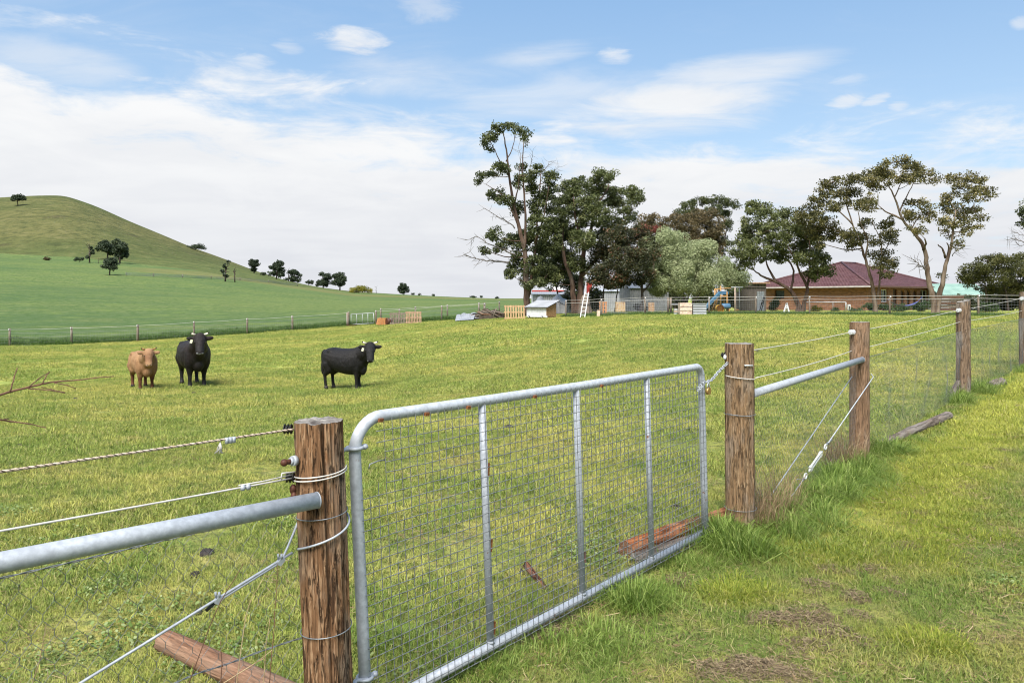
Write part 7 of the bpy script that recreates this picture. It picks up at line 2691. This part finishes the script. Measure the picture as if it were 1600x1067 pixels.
# broad-leaved weeds and clover
clov = collection('clover', [leaf_patch('clover_%d' % i,   .34, 80, .008, .040, .019, 170 + i, M_CLOVER) for i in range(4)])
p = np.stack([rng.uniform(-6, 8, 4200), rng.uniform(1.2, 9.5, 4200)], -1)
sel = nz2(p, .8, 4.0) + .5 * nz2(p, 2.6, 9.0)
fdv = FD(p)
low_left = (p[:, 0] < -.7) & (p[:, 1] < 4.6)
p = p[infront(p, .8) & (((fdv < -.05) & low_left & (sel > .0)) | ((fdv < -.05) & (p[:, 1] < 6.2) & (p[:, 0] < 1.6) & (sel > .25)) | ((fdv > .35) & (sel > .58) & (rng.uniform(0, 1, len(p)) < .5)))]
scatter('clover_weeds', with_z(p), clov, 4, 6, .5, 1.15)

# long green grass along the foot of the right-hand fence
tall = collection('tall_clump', [blade_patch('tall_clump_%d' % i, .42, 330, .22, .07, .0075, .75, 180 + i, M_TALL, 0, 1, True, .25) for i in range(4)])
pts = []


def line_pts(a, b, n, spread, off=0.0):
    d = b - a; L = d.length; d.normalize(); nn = Vector((d.y, -d.x, 0))
    for _ in range(n):
        k = rng.uniform(0, 1)
        q = a + d * (L * k) + nn * (off + rng.normal(0, spread))
        pts.append((q.x, q.y))


line_pts(P2 + Vector((-.06, -.22, 0)), P3, 22, .07, .10)
line_pts(P2 + Vector((.1, -.1, 0)), P2.lerp(P3, .6), 9, .10, .26)
line_pts(P3, P3.lerp(P4, .15), 6, .06, .06)
line_pts(P3.lerp(P4, .85), P4, 4, .06, .02)
line_pts(P4 + Vector((.1, .0, 0)), P4.lerp(P5, .35), 12, .10, .05)
line_pts(P4.lerp(P5, .3), P6, 14, .12, .10)
for px, py, k in ((985, 945, 3), (1128, 845, 5), (1150, 860, 4), (760, 1050, 0)):
    for _ in range(k):
        g = hit(px + rng.normal(0, 9), py + rng.normal(0, 4)); pts.append((g.x, g.y))
scatter('tall_fence_grass', with_z(np.array(pts)), tall, 4, 7, .45, 1.0)
# a lower green fringe round the tall clumps, and round the hinge post
fr = collection('fringe_clump', [blade_patch('fringe_clump_%d' % i, .34, 190, .085, .03, .005, .8, 190 + i, M_TALL, .1, 1, True, .1) for i in range(4)])
pts = []
line_pts(P2 + Vector((-.2, -.4, 0)), P3, 40, .14, .30)
line_pts(P3, P6, 60, .10, -.02)
line_pts(P1 + Vector((-.6, -.7, 0)), P1 + Vector((.35, .25, 0)), 16, .12, .05)
for px, py, k, s in ((745, 1045, 10, 45), (900, 1010, 10, 45), (1010, 925, 9, 26), (1085, 880, 8, 22), (600, 1000, 6, 30), (660, 940, 8, 60)):
    for _ in range(k):
        g = hit(px + rng.normal(0, s), py + rng.normal(0, s * .3)); pts.append((g.x, g.y))
scatter('green_fringe', with_z(np.array(pts)), fr, 4, 8, .5, 1.15)
# lime strip grass
lime = collection('lime_clump', [blade_patch('lime_clump_%d' % i, .36, 260, .05, .018, .0045, .8, 200 + i, M_LIME, 0, 1, True, .05) for i in range(4)])
pts = []
line_pts(P2 + Vector((.1, -.3, 0)), P3, 120, .22, .85)
line_pts(P3, P6, 420, .35, .75)
for px, py, k, s in ((1280, 860, 40, 40), (1480, 720, 45, 50), (1380, 770, 30, 45), (1150, 925, 18, 22), (1440, 1005, 10, 25)):
    for _ in range(k):
        g = hit(px + rng.normal(0, s), py + rng.normal(0, s * .3)); pts.append((g.x, g.y))
scatter('lime_grass', with_z(np.array(pts)), lime, 4, 9, .5, 1.15)

# brown clippings raked into loose drifts on the lawn
th = collection('clippings', [straw_patch('clippings_%d' % i, .17, 230, .032, 210 + i, M_THATCH, .022, .0012) for i in range(4)])
pts = []
for px, py, sx, sy, k in ((1240, 965, 70, 8, 42), (1170, 1045, 55, 10, 34), (1455, 800, 32, 10, 22), (1480, 728, 60, 4, 24), (1410, 848, 26, 9, 12), (1320, 895, 45, 12, 18), (1290, 990, 18, 8, 12),
                          (1350, 930, 40, 9, 14), (1270, 925, 22, 8, 10), (1600, 640, 30, 8, 10), (1520, 760, 40, 8, 8), (850, 990, 40, 8, 14), (880, 965, 30, 8, 12), (1050, 905, 18, 8, 10),
                          (1545, 700, 50, 6, 12), (1230, 1010, 70, 10, 14), (1140, 870, 10, 4, 3)):
    for _ in range(int(k * .45)):
        g = hit(px + rng.normal(0, sx * .8), py + rng.normal(0, sy * .75)); pts.append((g.x, g.y))
pts = np.array(pts)
scatter('grass_clippings', with_z(pts), th, 4, 10, .6, 1.2)
bits = collection('straw_bits', [straw_patch('straw_bits_%d' % i, .5, 60, .05, 220 + i, M_STRAW, .03, .0013) for i in range(3)])
p = np.stack([rng.uniform(-5, 8, 1500), rng.uniform(1.3, 9.0, 1500)], -1)
p = p[infront(p, .8) & (nz2(p, .7, 11.0) > -.05)]
scatter('straw_litter', with_z(p), bits, 3, 11, .7, 1.2)

# dead grass stalks by the latch post and thin stems before the chicken wire
dry = collection('dry_stalks', [blade_patch('dry_stalks_%d' % i, .30, 110, .38, .12, .0042, .42, 230 + i, M_STRAW, 0, 1, True, .1) for i in range(3)])
pts = []
line_pts(P2 + Vector((.1, .05, 0)), P2.lerp(P3, .32), 9, .06, .02)
line_pts(P2.lerp(P3, .5), P2.lerp(P3, .9), 4, .05, -.02)
scatter('dry_grass_stalks', with_z(np.array(pts)), dry, 3, 12, .7, 1.05)
rq = random.Random(8)
stems = [((296, 1067), (335, 960), (372, 895), (380, 880)), ((425, 1020), (430, 960), (433, 880)), ((412, 1067), (416, 1010), (422, 965)), ((370, 1067), (385, 960), (410, 905)), ((50, 1067), (62, 1030), (72, 975)), ((345, 1067), (347, 1040), (345, 1000)),
         ((360, 1060), (400, 1035), (425, 1015))]
for i, pp in enumerate(stems):
    Y = 2.25 if i < 4 else 2.15
    a = [P(x, y, Y) for x, y in pp]
    if len(a) > 1:
        d = a[0] - a[1]
        k = (a[0].z + .02) / max(1e-3, -d.z / d.length)
        a = [a[0] + d.normalized() * min(k, 1.2)] + a
    lab = ['tall brown dry stem crossing the stay cable clamp', 'upright dry stem nearest the hinge post', 'short dry stem beside the upright one', 'pale straw stem leaning right over the tan log', 'faint dry stem at the lower left corner',
           'short dry stem in front of the tan log middle', 'low bent straw lying across the tan log'][i]
    mb = MB(); sm = limb_pts(a, .0008, np.random.default_rng(i), 4); mb.tube(sm, [.0018 - .0009 * j / len(sm) for j in range(len(sm))], 5)
    o = mb.build('dry_stem', M_STRAW_PLAIN if i in (2, 3, 4, 6) else M_TWIG)
    tag(o, lab, 'plant stem', 'dry stems before the chicken wire')

# rank crop edge along the boundary fence
ce = collection('crop_edge', [blade_patch('crop_edge_%d' % i, 1.1, 420, .30, .10, .020, .6, 240 + i, M_CROPBLADE, 0, 1, True, .2) for i in range(4)])
pts = []
for px in np.arange(-60, 812, 1.9):
    Yf = float(np.interp(math.atan((px - CX) / F), AZF, DF))
    for _ in range(3):
        Yq = Yf + abs(rng.normal(.0, 2.2)) + .1
        x = (px + rng.normal(0, 2) - CX) / F * Yq
        pts.append((x, Yq))
scatter('crop_edge_grass', with_z(np.array(pts)), ce, 4, 13, .45, 1.25)
# lush strip under the yard fence
pts = []
for px in np.arange(880, 1560, 2.2):
    Yf = float(np.interp(px, [884, 939, 1008, 1108, 1181, 1265, 1390, 1529], [50.5, 49.5, 48.5, 47.8, 47, 44.8, 42, 39]))
    for _ in range(2):
        Yq = Yf + rng.normal(.6, .7)
        pts.append(((px + rng.normal(0, 2) - CX) / F * Yq, Yq))
scatter('yard_edge_grass', with_z(np.array(pts)), ce, 4, 14, .25, .7)
